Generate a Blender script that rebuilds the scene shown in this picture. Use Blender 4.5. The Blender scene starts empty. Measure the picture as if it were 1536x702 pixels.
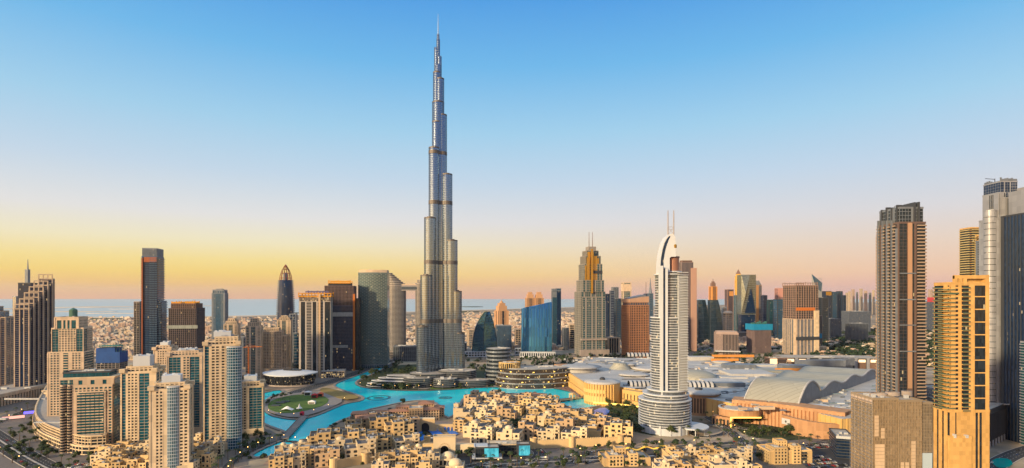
import bpy, math, random
from math import sin, cos, pi, radians, sqrt, atan2
from mathutils import Vector
random.seed(11)
SC = bpy.context.scene
COL = SC.collection

# ------------------------------------------------------------------ camera, sky, sun, exposure
F, H, HY, CX = 842.0, 186.0, 446.0, 768.0        # focal length in photo pixels, eye height, horizon row, centre column
cam = bpy.data.cameras.new('camera'); cam_o = bpy.data.objects.new('camera', cam); COL.objects.link(cam_o)
cam.sensor_width = 36.0; cam.lens = F / 1536 * 36; cam.shift_y = (HY - 351) / 1536
cam.clip_start = 1.0; cam.clip_end = 200000
cam_o.location = (0, 0, H); cam_o.rotation_euler = (pi / 2, 0, 0)
SC.camera = cam_o
SUN_AZ, SUN_EL = radians(-135), radians(15)
sd = Vector((sin(SUN_AZ) * cos(SUN_EL), cos(SUN_AZ) * cos(SUN_EL), sin(SUN_EL)))
sun = bpy.data.lights.new('sun', 'SUN'); sun_o = bpy.data.objects.new('sun', sun); COL.objects.link(sun_o)
sun.energy = 4.9; sun.angle = radians(3.0); sun.color = (1.0, 0.74, 0.42)
sun_o.rotation_euler = (-sd).to_track_quat('-Z', 'Y').to_euler()
SC.view_settings.view_transform = 'Standard'; SC.view_settings.look = 'None'
SC.view_settings.exposure = 0.32; SC.view_settings.gamma = 1.0; SC.view_settings.use_curve_mapping = False

def lin(r, g, b):
    f = lambda c: (c / 255 / 12.92) if c <= 10 else ((c / 255 + .055) / 1.055) ** 2.4
    return (f(r), f(g), f(b), 1.0)

HAZE = 1.1e-5
W = bpy.data.worlds.new('World'); SC.world = W; W.use_nodes = True
wn, wl = W.node_tree.nodes, W.node_tree.links
wn.clear()
def WN(t, **k):
    n = wn.new(t)
    for a, b in k.items(): setattr(n, a, b)
    return n
tc = WN('ShaderNodeTexCoord'); sp = WN('ShaderNodeSeparateXYZ'); wl.new(tc.outputs['Generated'], sp.inputs[0])
mr = WN('ShaderNodeMapRange'); wl.new(sp.outputs['Z'], mr.inputs[0])
mr.inputs[1].default_value = 0.0; mr.inputs[2].default_value = 0.6; mr.inputs[3].default_value = 0; mr.inputs[4].default_value = 1
def wramp(stops):
    r = WN('ShaderNodeValToRGB'); el = r.color_ramp.elements
    while len(el) < len(stops): el.new(0.5)
    for e, (p, c) in zip(el, stops): e.position = p / 0.6; e.color = lin(*c)
    wl.new(mr.outputs[0], r.inputs[0]); return r
HIGH = [(.28, (160, 206, 234)), (.38, (110, 183, 233)), (.47, (80, 158, 227)), (.53, (120, 175, 226)), (.6, (200, 212, 228))]
warm = wramp([(0.0, (233, 174, 136)), (.023, (243, 193, 108)), (.04, (247, 211, 112)), (.06, (246, 221, 142)), (.09, (240, 229, 192)), (.13, (227, 225, 223)), (.2, (194, 214, 231))] + HIGH)
cool = wramp([(0.0, (228, 172, 168)), (.02, (236, 182, 164)), (.04, (240, 196, 164)), (.085, (230, 207, 190)), (.13, (217, 213, 215)), (.2, (192, 211, 229))] + HIGH)
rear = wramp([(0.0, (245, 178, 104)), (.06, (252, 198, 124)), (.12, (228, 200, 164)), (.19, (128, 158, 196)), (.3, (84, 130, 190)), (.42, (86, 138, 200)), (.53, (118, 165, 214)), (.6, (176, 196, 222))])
mxs = WN('ShaderNodeMapRange'); wl.new(sp.outputs['X'], mxs.inputs[0])
mxs.inputs[1].default_value = -0.35; mxs.inputs[2].default_value = 0.55; mxs.inputs[3].default_value = 0; mxs.inputs[4].default_value = 1
mixw = WN('ShaderNodeMix', data_type='RGBA')
wl.new(mxs.outputs[0], mixw.inputs['Factor']); wl.new(warm.outputs[0], mixw.inputs['A']); wl.new(cool.outputs[0], mixw.inputs['B'])
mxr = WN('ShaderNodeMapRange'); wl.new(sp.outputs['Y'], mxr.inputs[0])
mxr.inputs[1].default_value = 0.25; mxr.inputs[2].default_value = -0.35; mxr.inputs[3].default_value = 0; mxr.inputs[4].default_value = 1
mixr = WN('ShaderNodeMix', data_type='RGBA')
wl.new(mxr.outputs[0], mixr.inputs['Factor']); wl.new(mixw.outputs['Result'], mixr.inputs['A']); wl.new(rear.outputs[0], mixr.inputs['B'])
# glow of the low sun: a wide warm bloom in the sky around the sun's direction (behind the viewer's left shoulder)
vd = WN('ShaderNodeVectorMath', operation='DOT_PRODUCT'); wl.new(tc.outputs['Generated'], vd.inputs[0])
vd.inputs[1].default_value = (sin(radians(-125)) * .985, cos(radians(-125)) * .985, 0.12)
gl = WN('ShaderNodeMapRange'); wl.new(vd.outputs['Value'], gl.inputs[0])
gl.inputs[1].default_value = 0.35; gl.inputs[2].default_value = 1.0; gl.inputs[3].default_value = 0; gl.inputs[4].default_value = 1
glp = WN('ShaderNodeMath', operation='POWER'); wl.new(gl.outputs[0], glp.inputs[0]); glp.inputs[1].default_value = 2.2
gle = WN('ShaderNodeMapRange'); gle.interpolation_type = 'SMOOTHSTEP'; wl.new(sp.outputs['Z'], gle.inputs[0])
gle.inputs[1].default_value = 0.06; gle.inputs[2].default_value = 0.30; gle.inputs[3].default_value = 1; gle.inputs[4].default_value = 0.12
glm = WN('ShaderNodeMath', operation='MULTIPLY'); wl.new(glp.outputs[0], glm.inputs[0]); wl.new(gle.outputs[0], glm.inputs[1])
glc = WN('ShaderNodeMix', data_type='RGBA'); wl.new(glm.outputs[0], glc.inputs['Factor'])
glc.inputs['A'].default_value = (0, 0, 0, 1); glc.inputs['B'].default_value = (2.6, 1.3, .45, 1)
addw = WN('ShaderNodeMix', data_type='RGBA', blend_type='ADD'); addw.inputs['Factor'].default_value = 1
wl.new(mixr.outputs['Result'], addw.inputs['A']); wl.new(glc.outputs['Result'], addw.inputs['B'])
sky = WN('ShaderNodeTexSky', sky_type='NISHITA'); sky.sun_disc = False; sky.sun_elevation = SUN_EL; sky.sun_rotation = SUN_AZ % (2 * pi)
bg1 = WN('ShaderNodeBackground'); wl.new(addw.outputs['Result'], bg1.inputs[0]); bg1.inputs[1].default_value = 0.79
bg2 = WN('ShaderNodeBackground'); wl.new(sky.outputs[0], bg2.inputs[0]); bg2.inputs[1].default_value = 0.006
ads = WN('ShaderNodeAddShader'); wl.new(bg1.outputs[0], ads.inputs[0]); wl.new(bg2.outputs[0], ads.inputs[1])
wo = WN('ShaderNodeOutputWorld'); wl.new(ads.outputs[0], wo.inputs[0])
try:
    SC.cycles.max_bounces = 5; SC.cycles.diffuse_bounces = 3; SC.cycles.glossy_bounces = 3; SC.cycles.transmission_bounces = 2
    SC.cycles.volume_bounces = 0; SC.cycles.volume_step_rate = 10; SC.cycles.use_denoising = True
except Exception: pass

# ------------------------------------------------------------------ layout helpers: a photo pixel read back to a place on the ground
def D_(py): return F * H / (py - HY)
def XD(px, D): return (px - CX) * D / F
def G(px, py): d = D_(py); return ((px - CX) * d / F, d)
def Z(py, D): return H - (py - HY) * D / F

# ------------------------------------------------------------------ materials
MATS = {}
def newmat(name):
    m = bpy.data.materials.new(name); m.use_nodes = True
    n, l = m.node_tree.nodes, m.node_tree.links
    return m, n, l, n['Principled BSDF']
def paint(name, c, var=.14, scale=.06, rough=.8, met=0., spec=.3, streak=.3, c2=None, orand=.07, cell=None, seam=None):
    """matt surface with weathering: broad noise stretched down the wall, plus finer blotches"""
    if name in MATS: return MATS[name]
    m, n, l, b = newmat(name)
    tc = n.new('ShaderNodeTexCoord'); mp = n.new('ShaderNodeMapping'); mp.inputs['Scale'].default_value = (scale, scale, scale * streak)
    l.new(tc.outputs['Object'], mp.inputs[0])
    nz = n.new('ShaderNodeTexNoise'); nz.inputs['Scale'].default_value = 1.0; nz.inputs['Detail'].default_value = 5
    l.new(mp.outputs[0], nz.inputs['Vector'])
    mx = n.new('ShaderNodeMix'); mx.data_type = 'RGBA'
    l.new(nz.outputs['Fac'], mx.inputs['Factor'])
    a = [max(0, k * (1 - var * 1.6)) for k in c]; d = [min(1, k * (1 + var * 1.6)) for k in (c2 or c)]
    mx.inputs['A'].default_value = (*a, 1); mx.inputs['B'].default_value = (*d, 1)
    oi = n.new('ShaderNodeObjectInfo'); hs = n.new('ShaderNodeHueSaturation')
    mrr = n.new('ShaderNodeMapRange'); l.new(oi.outputs['Random'], mrr.inputs[0]); mrr.inputs[3].default_value = 1 - orand; mrr.inputs[4].default_value = 1 + orand
    l.new(mrr.outputs[0], hs.inputs['Value']); l.new(mx.outputs['Result'], hs.inputs['Color'])
    out = hs.outputs[0]
    if cell or seam:
        m2 = n.new('ShaderNodeMix'); m2.data_type = 'RGBA'; m2.blend_type = 'MULTIPLY'; m2.inputs['Factor'].default_value = 1; l.new(out, m2.inputs['A'])
        if cell:      # cladding panels differ a little from one another
            dv = n.new('ShaderNodeVectorMath'); dv.operation = 'DIVIDE'; dv.inputs[1].default_value = cell; l.new(tc.outputs['Object'], dv.inputs[0])
            fl = n.new('ShaderNodeVectorMath'); fl.operation = 'FLOOR'; l.new(dv.outputs[0], fl.inputs[0]); wz = n.new('ShaderNodeTexWhiteNoise'); l.new(fl.outputs[0], wz.inputs['Vector'])
            r2 = n.new('ShaderNodeMapRange'); l.new(wz.outputs['Value'], r2.inputs[0]); r2.inputs[3].default_value = .84; r2.inputs[4].default_value = 1.06; l.new(r2.outputs[0], m2.inputs['B'])
        else:         # sheet joints of a metal or membrane roof
            bk_ = n.new('ShaderNodeTexBrick'); bk_.inputs['Scale'].default_value = 1; bk_.inputs['Brick Width'].default_value = seam[0]; bk_.inputs['Row Height'].default_value = seam[1]; bk_.inputs['Mortar Size'].default_value = .28
            bk_.inputs['Color1'].default_value = (1, 1, 1, 1); bk_.inputs['Color2'].default_value = (.86, .87, .88, 1); bk_.inputs['Mortar'].default_value = (.62, .62, .62, 1); l.new(tc.outputs['Object'], bk_.inputs['Vector']); l.new(bk_.outputs['Color'], m2.inputs['B'])
        out = m2.outputs['Result']
    l.new(out, b.inputs['Base Color'])
    b.inputs['Roughness'].default_value = rough; b.inputs['Metallic'].default_value = met; b.inputs['Specular IOR Level'].default_value = spec
    MATS[name] = m; return m
def flat(name, c, rough=.6, met=0., emit=0, ecol=None):
    if name in MATS: return MATS[name]
    m, n, l, b = newmat(name)
    b.inputs['Base Color'].default_value = (*c, 1); b.inputs['Roughness'].default_value = rough; b.inputs['Metallic'].default_value = met
    if emit: b.inputs['Emission Color'].default_value = (*(ecol or c), 1); b.inputs['Emission Strength'].default_value = emit
    MATS[name] = m; return m
def glass(name, c, met=.55, rough=.07, cell=(1.5, 1.5, 3.6), lit=.0, wob=.02, var=.35):
    """coated facade glass: panes differ a little in tint and tilt, a few have the light on"""
    if name in MATS: return MATS[name]
    m, n, l, b = newmat(name)
    tc = n.new('ShaderNodeTexCoord')
    dv = n.new('ShaderNodeVectorMath'); dv.operation = 'DIVIDE'; dv.inputs[1].default_value = cell; l.new(tc.outputs['Object'], dv.inputs[0])
    ad = n.new('ShaderNodeVectorMath'); ad.operation = 'ADD'; ad.inputs[1].default_value = (.317, .413, .01); l.new(dv.outputs[0], ad.inputs[0])
    fl = n.new('ShaderNodeVectorMath'); fl.operation = 'FLOOR'; l.new(ad.outputs[0], fl.inputs[0])
    wnz = n.new('ShaderNodeTexWhiteNoise'); wnz.noise_dimensions = '3D'; l.new(fl.outputs[0], wnz.inputs['Vector'])
    mx = n.new('ShaderNodeMix'); mx.data_type = 'RGBA'; l.new(wnz.outputs['Value'], mx.inputs['Factor'])
    mx.inputs['A'].default_value = (*[k * (1 - var) for k in c], 1); mx.inputs['B'].default_value = (*[min(1, k * (1 + var)) for k in c], 1)
    l.new(mx.outputs['Result'], b.inputs['Base Color'])
    b.inputs['Metallic'].default_value = met; b.inputs['Roughness'].default_value = rough
    if wob:
        ge = n.new('ShaderNodeNewGeometry')
        sb = n.new('ShaderNodeVectorMath'); sb.operation = 'SUBTRACT'; l.new(wnz.outputs['Color'], sb.inputs[0]); sb.inputs[1].default_value = (.5, .5, .5)
        sc = n.new('ShaderNodeVectorMath'); sc.operation = 'SCALE'; l.new(sb.outputs[0], sc.inputs[0]); sc.inputs['Scale'].default_value = wob
        a2 = n.new('ShaderNodeVectorMath'); a2.operation = 'ADD'; l.new(ge.outputs['Normal'], a2.inputs[0]); l.new(sc.outputs[0], a2.inputs[1])
        nm = n.new('ShaderNodeVectorMath'); nm.operation = 'NORMALIZE'; l.new(a2.outputs[0], nm.inputs[0]); l.new(nm.outputs[0], b.inputs['Normal'])
    if lit:
        gt = n.new('ShaderNodeMath'); gt.operation = 'GREATER_THAN'; gt.inputs[1].default_value = 1 - lit; l.new(wnz.outputs['Value'], gt.inputs[0])
        ml = n.new('ShaderNodeMath'); ml.operation = 'MULTIPLY'; ml.inputs[1].default_value = 0.5; l.new(gt.outputs[0], ml.inputs[0])
        l.new(ml.outputs[0], b.inputs['Emission Strength']); b.inputs['Emission Color'].default_value = (1, .68, .3, 1)
    MATS[name] = m; return m

# ------------------------------------------------------------------ mesh builder and scene-graph helpers
class MB:
    def __init__(s): s.v = []; s.f = []; s.m = []
    def face(s, pts, m=0):
        i = len(s.v); s.v.extend(pts); s.f.append(tuple(range(i, i + len(pts)))); s.m.append(m)
    def obox(s, o, t, n, s0, s1, d0, d1, z0, z1, m=0, back=True):
        """box in an edge frame: s along tangent t, d along normal n, z up"""
        i = len(s.v); ox, oy = o; V = s.v.append
        for z in (z0, z1):
            for (a, b) in ((s0, d1), (s1, d1), (s1, d0), (s0, d0)):
                V((ox + t[0] * a + n[0] * b, oy + t[1] * a + n[1] * b, z))
        f = [(i, i + 1, i + 5, i + 4), (i + 1, i + 2, i + 6, i + 5), (i + 3, i, i + 4, i + 7), (i + 4, i + 5, i + 6, i + 7), (i + 3, i + 2, i + 1, i)]
        if back: f.append((i + 2, i + 3, i + 7, i + 6))
        s.f += f; s.m += [m] * len(f)
    def box(s, x0, x1, y0, y1, z0, z1, m=0):
        s.obox((0, 0), (1, 0), (0, -1), x0, x1, -y1, -y0, z0, z1, m)
    def prism(s, poly, z0, z1, m=0, mt=None, cap=True, bottom=False, top_poly=None):
        i = len(s.v); n = len(poly); tp = top_poly or poly
        z1f = z1 if callable(z1) else (lambda x, y: z1)
        s.v += [(x, y, z0) for x, y in poly] + [(x, y, z1f(x, y)) for x, y in tp]
        for k in range(n):
            j = (k + 1) % n; s.f.append((i + k, i + j, i + n + j, i + n + k)); s.m.append(m)
        if cap: s.f.append(tuple(range(i + n, i + 2 * n))); s.m.append(m if mt is None else mt)
        if bottom: s.f.append(tuple(range(i + n - 1, i - 1, -1))); s.m.append(m)
    def ring(s, po, pi_, z0, z1, m=0):
        """closed band between an outer and an inner outline"""
        i = len(s.v); n = len(po)
        s.v += [(x, y, z0) for x, y in po] + [(x, y, z1) for x, y in po] + [(x, y, z0) for x, y in pi_] + [(x, y, z1) for x, y in pi_]
        for k in range(n):
            j = (k + 1) % n
            s.f += [(i + k, i + j, i + n + j, i + n + k), (i + n + k, i + n + j, i + 3 * n + j, i + 3 * n + k), (i + 2 * n + k, i + 2 * n + j, i + j, i + k)]
            s.m += [m] * 3
    def tube(s, pts, r, m=0, n=6, r1=None):
        """round bar through 3-D points, tapering from r to r1"""
        pts = [Vector(p) for p in pts]; i0 = len(s.v); N = len(pts)
        for k, p in enumerate(pts):
            d = (pts[min(k + 1, N - 1)] - pts[max(k - 1, 0)]).normalized()
            a = d.cross(Vector((0, 0, 1)) if abs(d.z) < .9 else Vector((1, 0, 0))).normalized(); b = d.cross(a)
            rr = r if r1 is None else r + (r1 - r) * k / max(1, N - 1)
            for q in range(n):
                w = 2 * pi * q / n; s.v.append(tuple(p + a * cos(w) * rr + b * sin(w) * rr))
        for k in range(N - 1):
            for q in range(n):
                w = (q + 1) % n; A = i0 + k * n
                s.f.append((A + q, A + w, A + n + w, A + n + q)); s.m.append(m)
        s.f.append(tuple(range(i0 + n - 1, i0 - 1, -1))); s.f.append(tuple(range(i0 + (N - 1) * n, i0 + N * n))); s.m += [m, m]
    def lathe(s, prof, n=16, m=0, cx=0, cy=0, ex=1, ey=1):
        i0 = len(s.v)
        for r, z in prof:
            for q in range(n):
                a = 2 * pi * q / n; s.v.append((cx + r * ex * cos(a), cy + r * ey * sin(a), z))
        for k in range(len(prof) - 1):
            for q in range(n):
                w = (q + 1) % n; A = i0 + k * n
                s.f.append((A + q, A + w, A + n + w, A + n + q)); s.m.append(m)
        s.f.append(tuple(range(i0 + (len(prof) - 1) * n, i0 + len(prof) * n))); s.m.append(m)
    def loft(s, rows, m=0, closed=False):
        """surface through rows of points"""
        i0 = len(s.v); n = len(rows[0])
        for r in rows: s.v += [tuple(p) for p in r]
        for k in range(len(rows) - 1):
            for q in range(n if closed else n - 1):
                w = (q + 1) % n; A = i0 + k * n
                s.f.append((A + q, A + w, A + n + w, A + n + q)); s.m.append(m)
    def mesh(s, name, mats, smooth=False):
        me = bpy.data.meshes.new(name); me.from_pydata(s.v, [], s.f)
        for m in (mats if isinstance(mats, (list, tuple)) else [mats]): me.materials.append(m)
        me.polygons.foreach_set('material_index', s.m)
        if smooth: me.polygons.foreach_set('use_smooth', [True] * len(s.f))
        me.update(); return me
    def obj(s, name, mats, parent=None, smooth=False):
        if not s.f: return None
        o = bpy.data.objects.new(name, s.mesh(name, mats, smooth)); COL.objects.link(o)
        if parent: o.parent = parent
        return o

def tag(o, label=None, cat=None, group=None, kind=None):
    if label: o['label'] = label
    if cat: o['category'] = cat
    if group: o['group'] = group
    if kind: o['kind'] = kind
    return o
def thing(name, label, cat, loc=(0, 0, 0), rz=0, group=None):
    o = bpy.data.objects.new(name, None); COL.objects.link(o); o.empty_display_size = 5
    o.location = loc; o.rotation_euler = (0, 0, rz)
    return tag(o, label, cat, group)
def kids(o): return KIDS.get(o.name, [])
def dup(root, loc, rz=0, sc=1.0, label=None, group=None):
    """copy a thing with copies of its parts and sub-parts"""
    def cp(o, parent):
        c = o.copy(); COL.objects.link(c)
        if parent: c.parent = parent
        for ch in o.children: cp(ch, c)
        return c
    r = cp(root, None); r.location = loc; r.rotation_euler = (0, 0, rz); r.scale = (sc,) * 3 if not isinstance(sc, tuple) else sc
    if label: r['label'] = label
    if group: r['group'] = group
    return r

def edge(p0, p1):
    L = math.hypot(p1[0] - p0[0], p1[1] - p0[1]); t = ((p1[0] - p0[0]) / L, (p1[1] - p0[1]) / L)
    return L, t, (t[1], -t[0])
def rect(x0, x1, y0, y1): return [(x0, y0), (x1, y0), (x1, y1), (x0, y1)]
def ell(rx, ry, n=24, cx=0, cy=0, a0=0): return [(cx + rx * cos(2 * pi * k / n + a0), cy + ry * sin(2 * pi * k / n + a0)) for k in range(n)]
def offset(poly, d):
    out = []; n = len(poly)
    for k in range(n):
        a, b, c = poly[k - 1], poly[k], poly[(k + 1) % n]
        _, t1, n1 = edge(a, b); _, t2, n2 = edge(b, c)
        q = 1 + n1[0] * n2[0] + n1[1] * n2[1]; q = max(q, .35)
        out.append((b[0] + (n1[0] + n2[0]) * d / q, b[1] + (n1[1] + n2[1]) * d / q))
    return out

# facade styles -------------------------------------------------------------
def S(kind, fh=3.6, bw=3.6, band=1.0, pier=1.4, dep=.35, bal=1.6, par=1.0, gap=0, gm=None): return dict(gm=gm, kind=kind, fh=fh, bw=bw, band=band, pier=pier, dep=dep, bal=bal, par=par, gap=gap)
EXTRA = {}
def dress(fr, bals, o, t, n, s0, s1, z0, z1, st):
    """clad one stretch s0..s1 of a wall line; bals collects each balcony stack as its own mesh"""
    L = s1 - s0; k = st['kind']; dep = st['dep']; fh = st['fh']
    if L < .3: return
    if st['gm']: EXTRA.setdefault(st['gm'], MB()).obox(o, t, n, s0, s1, -.05, .04, z0, z1, 0, False)
    if k == 'solid': fr.obox(o, t, n, s0, s1, -.1, dep, z0, z1, 0, False); return
    nf = max(1, round((z1 - z0) / fh)); fh = (z1 - z0) / nf
    nb = max(1, round(L / st['bw'])); bw = L / nb
    if k in ('grid', 'band', 'glass', 'balc', 'frame'):
        for i in range(nf):
            fr.obox(o, t, n, s0, s1, -.1, dep, z0 + i * fh, z0 + i * fh + st['band'], 0, False)
    if k in ('grid', 'fin', 'glass', 'frame'):
        pw = st['pier']
        for i in range(nb + 1):
            a = max(s0, s0 + i * bw - pw / 2); b = min(s1, s0 + i * bw + pw / 2)
            fr.obox(o, t, n, a, b, -.1, dep + (.06 if k != 'fin' else 0) + .02, z0, z1, 0, False)
    if k == 'balc':
        g = st['gap']; bl = st['bal']
        for i in range(nf):
            z = z0 + i * fh
            for (a, b) in ([(s0 + j * bw + g / 2, s0 + (j + 1) * bw - g / 2) for j in range(nb)] if g else [(s0 + .02, s1 - .02)]):
                mb = MB()
                mb.obox(o, t, n, a, b, dep + .01, bl, z + .05, z + .3, 0)
                mb.obox(o, t, n, a, b, bl - .15, bl + .02, z + .31, z + .3 + st['par'], 1)
                bals.append(mb)
def stretch(spec):
    """spec: a style, or a list of (share, style) along the edge"""
    if spec is None: return []
    if isinstance(spec, dict): return [(1.0, spec)]
    tot = sum(a for a, _ in spec); return [(a / tot, s) for a, s in spec]

class Bld:
    """a building: an Empty at its base; every volume adds glazing, facade, balcony stacks and a roof as parts"""
    def __init__(s, name, label, cat, X, Y, rot=0, wall=None, gl=None, roof=None, rail=None, group=None, z=0, fine=False):
        s.fine, s.nbal = fine, 0
        s.o = thing(name, label, cat, (X, Y, z), rot, group); s.o['kind'] = 'thing'; s.wall, s.gl = wall, gl
        s.roof = roof or M_ROOF; s.rail = rail or wall
    def part(s, name, mb, mats, parent=None, smooth=False): return mb.obj(name, mats, parent or s.o, smooth)
    def vol(s, poly, z0, z1, edges, wall=None, gl=None, roof=True, parapet=1.2, name='facade', rail=None, plant=0, corner=0, solidtop=0, slab=None):
        wall = wall or s.wall; gl = gl or s.gl; n = len(poly)
        g = MB(); g.prism(poly, z0, z1 - .02, cap=False); s.part('glazing', g, gl)
        fr = MB(); bals = []
        if isinstance(edges, dict): edges = [edges] * n
        for k in range(n):
            L, t, nn = edge(poly[k], poly[(k + 1) % n]); c = 0
            for a, st in stretch(edges[k % len(edges)]):
                if st: dress(fr, bals, poly[k], t, nn, c * L, (c + a) * L, z0, z1 - solidtop, st)
                c += a
            if solidtop: fr.obox(poly[k], t, nn, 0, L, -.1, .3, z1 - solidtop, z1, 0, False)
            if corner: fr.obox(poly[k], t, nn, -corner / 2, corner / 2, -corner / 2, corner / 2 + .1, z0, z1 - .01, 0)
        if s.fine and len(bals) <= 100 - s.nbal:      # near enough to count them: each balcony is a part
            for b in bals: s.part('balcony', b, [wall, rail or s.rail])
            s.nbal += len(bals)
        else:                                          # a far facade's balconies are its relief
            for b in bals:
                i = len(fr.v); fr.v += b.v; fr.f += [tuple(i + q for q in f) for f in b.f]; fr.m += b.m
        if fr.f: s.part(name, fr, [wall, rail or s.rail])
        for mt_, mb_ in EXTRA.items(): s.part('glazing_strip', mb_, MATS[mt_])
        EXTRA.clear()
        if roof:
            r = MB(); r.prism(poly, z1 - .3, z1, m=1, mt=0)
            if parapet: r.ring(offset(poly, .45), offset(poly, -.1), z1 - .9, z1 + parapet, 1)
            if plant:
                xs = [p[0] for p in poly]; ys = [p[1] for p in poly]
                for _ in range(plant):
                    a, b = random.uniform(.15, .8), random.uniform(.15, .8)
                    x = min(xs) + a * (max(xs) - min(xs)); y = min(ys) + b * (max(ys) - min(ys))
                    w, d, h = random.uniform(1.5, .16 * (max(xs) - min(xs)) + 1.6), random.uniform(1.5, 5), random.uniform(1.2, 3.2)
                    r.box(x - w / 2, x + w / 2, y - d / 2, y + d / 2, z1, z1 + h, 2)
            s.part('roof', r, [s.roof, wall, M_PLANT])
        return s
    def boxes(s, name, lst, mat, parent=None):
        mb = MB()
        for b in lst: mb.box(*b)
        return s.part(name, mb, mat, parent)

def fit(xl, xr, D, rot=0, asp=1.0):
    """width and centre of a w x asp*w rectangle, its centre at distance D, turned by rot, that spans pixels xl..xr"""
    lo, hi = 1.0, 400.0; X = XD((xl + xr) / 2, D)
    for _ in range(40):
        w = (lo + hi) / 2; p = []
        for _k in range(6):
            p = []
            for sx, sy in ((-.5, -.5), (.5, -.5), (.5, .5), (-.5, .5)):
                a, b = sx * w, sy * w * asp
                x = X + a * cos(rot) - b * sin(rot); y = D + a * sin(rot) + b * cos(rot)
                p.append(CX + F * x / max(y, 1))
            X += ((xl + xr) / 2 - (min(p) + max(p)) / 2) * D / F
        if max(p) - min(p) > xr - xl: hi = w
        else: lo = w
    return w, X
# ------------------------------------------------------------------ palette
M_ROOF = paint('roof_screed', (.40, .36, .31), .2, .15)
M_PLANT = paint('roof_plant_metal', (.42, .43, .44), .2, .3, .5)
M_CREAM = paint('cream_stone', (.68, .53, .345), .1, cell=(7.3, 7.3, 7.1))
M_BEIGE = paint('beige_stone', (.58, .44, .31), .08, cell=(8.3, 8.3, 7.3))
M_SAND = paint('sand_render', (.58, .41, .205), .16, orand=.2)
M_WHITE = paint('white_paint', (.53, .555, .58), .06, .1, .5)
M_CONC = paint('raw_concrete', (.33, .28, .25), .2, .12)
M_BROWN = paint('brown_cladding', (.20, .125, .10), .12)
M_GREYM = paint('grey_cladding', (.20, .225, .26), .1, .08, .45, .3, cell=(6.3, 6.3, 7.3))
M_DARK = paint('dark_cladding', (.045, .05, .06), .15, .08, .5)
M_TERRA = paint('terracotta_stone', (.47, .265, .14), .1, cell=(4.3, 4.3, 5.3))
M_STEEL = paint('stainless_fins', (.46, .46, .47), .06, .05, .3, .75)
M_GOLDST = paint('golden_stone', (.58, .345, .115), .14, cell=(2.6, 2.6, 3.6))
M_ASPH = paint('asphalt', (.045, .047, .052), .2, .08, .85, streak=1)
M_PAVE = paint('paving', (.17, .15, .135), .2, .25, .8, streak=1)
M_QUAY = paint('quay_paving', (.24, .215, .20), .18, .2, .8, streak=1)
M_KERB = paint('kerb_stone', (.42, .40, .37), .1, .3)
M_LINE = flat('road_paint', (.75, .75, .72), .6)
M_LAWN = paint('lawn_grass', (.05, .125, .018), .3, .12, .95, streak=1, c2=(.09, .15, .03))
M_BED = paint('planted_soil', (.035, .05, .022), .3, .15, .95, streak=1)
M_LEAF = [paint('leaf_%d' % i, c, .35, .9, .7, streak=1) for i, c in enumerate([(.030, .052, .018), (.045, .065, .018), (.06, .075, .022), (.022, .042, .02)])]
M_BARK = paint('bark', (.12, .085, .06), .2, 1.2)
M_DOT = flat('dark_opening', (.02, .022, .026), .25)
G_DARK = glass('dark_glass', (.02, .03, .042), .18, lit=.006)
G_BLUE = glass('blue_glass', (.025, .09, .17), .25, lit=.008)
G_TEAL = glass('teal_glass', (.008, .085, .115), .2, lit=.008)
G_NAVY = glass('navy_glass', (.012, .032, .08), .25, lit=.006)
G_SILV = glass('silver_glass', (.30, .34, .38), .75, .10, wob=.012, var=.15)
G_WIN = glass('window_glass', (.035, .045, .055), .15, .1, (2.2, 2.2, 3.4), lit=.003, var=.9)
G_WARM = glass('warm_lit_glass', (.07, .06, .05), .3, .1, (2.2, 2.2, 3.4), lit=.3)

# ------------------------------------------------------------------ ground
def ground_mat():
    m, n, l, b = newmat('city_ground')
    tc = n.new('ShaderNodeTexCoord')
    def noise(sc, det=6):
        z = n.new('ShaderNodeTexNoise'); z.inputs['Scale'].default_value = sc; z.inputs['Detail'].default_value = det; l.new(tc.outputs['Object'], z.inputs['Vector']); return z
    r = n.new('ShaderNodeValToRGB'); e = r.color_ramp.elements
    st = [(.30, (.05, .06, .03)), (.40, (.12, .10, .07)), (.47, (.30, .235, .17)), (.56, (.40, .31, .22)), (.66, (.22, .19, .16)), (.75, (.46, .37, .27))]
    while len(e) < len(st): e.new(.5)
    for q, (p, c) in zip(e, st): q.position = p; q.color = (*c, 1)
    a = noise(.006, 9); l.new(a.outputs['Fac'], r.inputs[0])
    v = n.new('ShaderNodeTexVoronoi'); v.inputs['Scale'].default_value = .022; l.new(tc.outputs['Object'], v.inputs['Vector'])
    mx = n.new('ShaderNodeMix'); mx.data_type = 'RGBA'; mx.blend_type = 'MULTIPLY'; mx.inputs['Factor'].default_value = .55
    hs = n.new('ShaderNodeHueSaturation'); hs.inputs['Saturation'].default_value = .12; hs.inputs['Value'].default_value = 1.5; l.new(v.outputs['Color'], hs.inputs['Color'])
    l.new(r.outputs[0], mx.inputs['A']); l.new(hs.outputs[0], mx.inputs['B']); l.new(mx.outputs['Result'], b.inputs['Base Color'])
    b.inputs['Roughness'].default_value = .9; b.inputs['Specular IOR Level'].default_value = .1
    return m
def sheet(name, pts, z, mat, kind='structure', thick=0):
    mb = MB()
    if thick: mb.prism(pts, z - thick, z)
    else: mb.face([(x, y, z) for x, y in pts])
    return tag(mb.obj(name, mat), kind=kind)
def ccw(p):
    a = sum(p[i - 1][0] * p[i][1] - p[i][0] * p[i - 1][1] for i in range(len(p)))
    return p if a > 0 else p[::-1]
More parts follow.
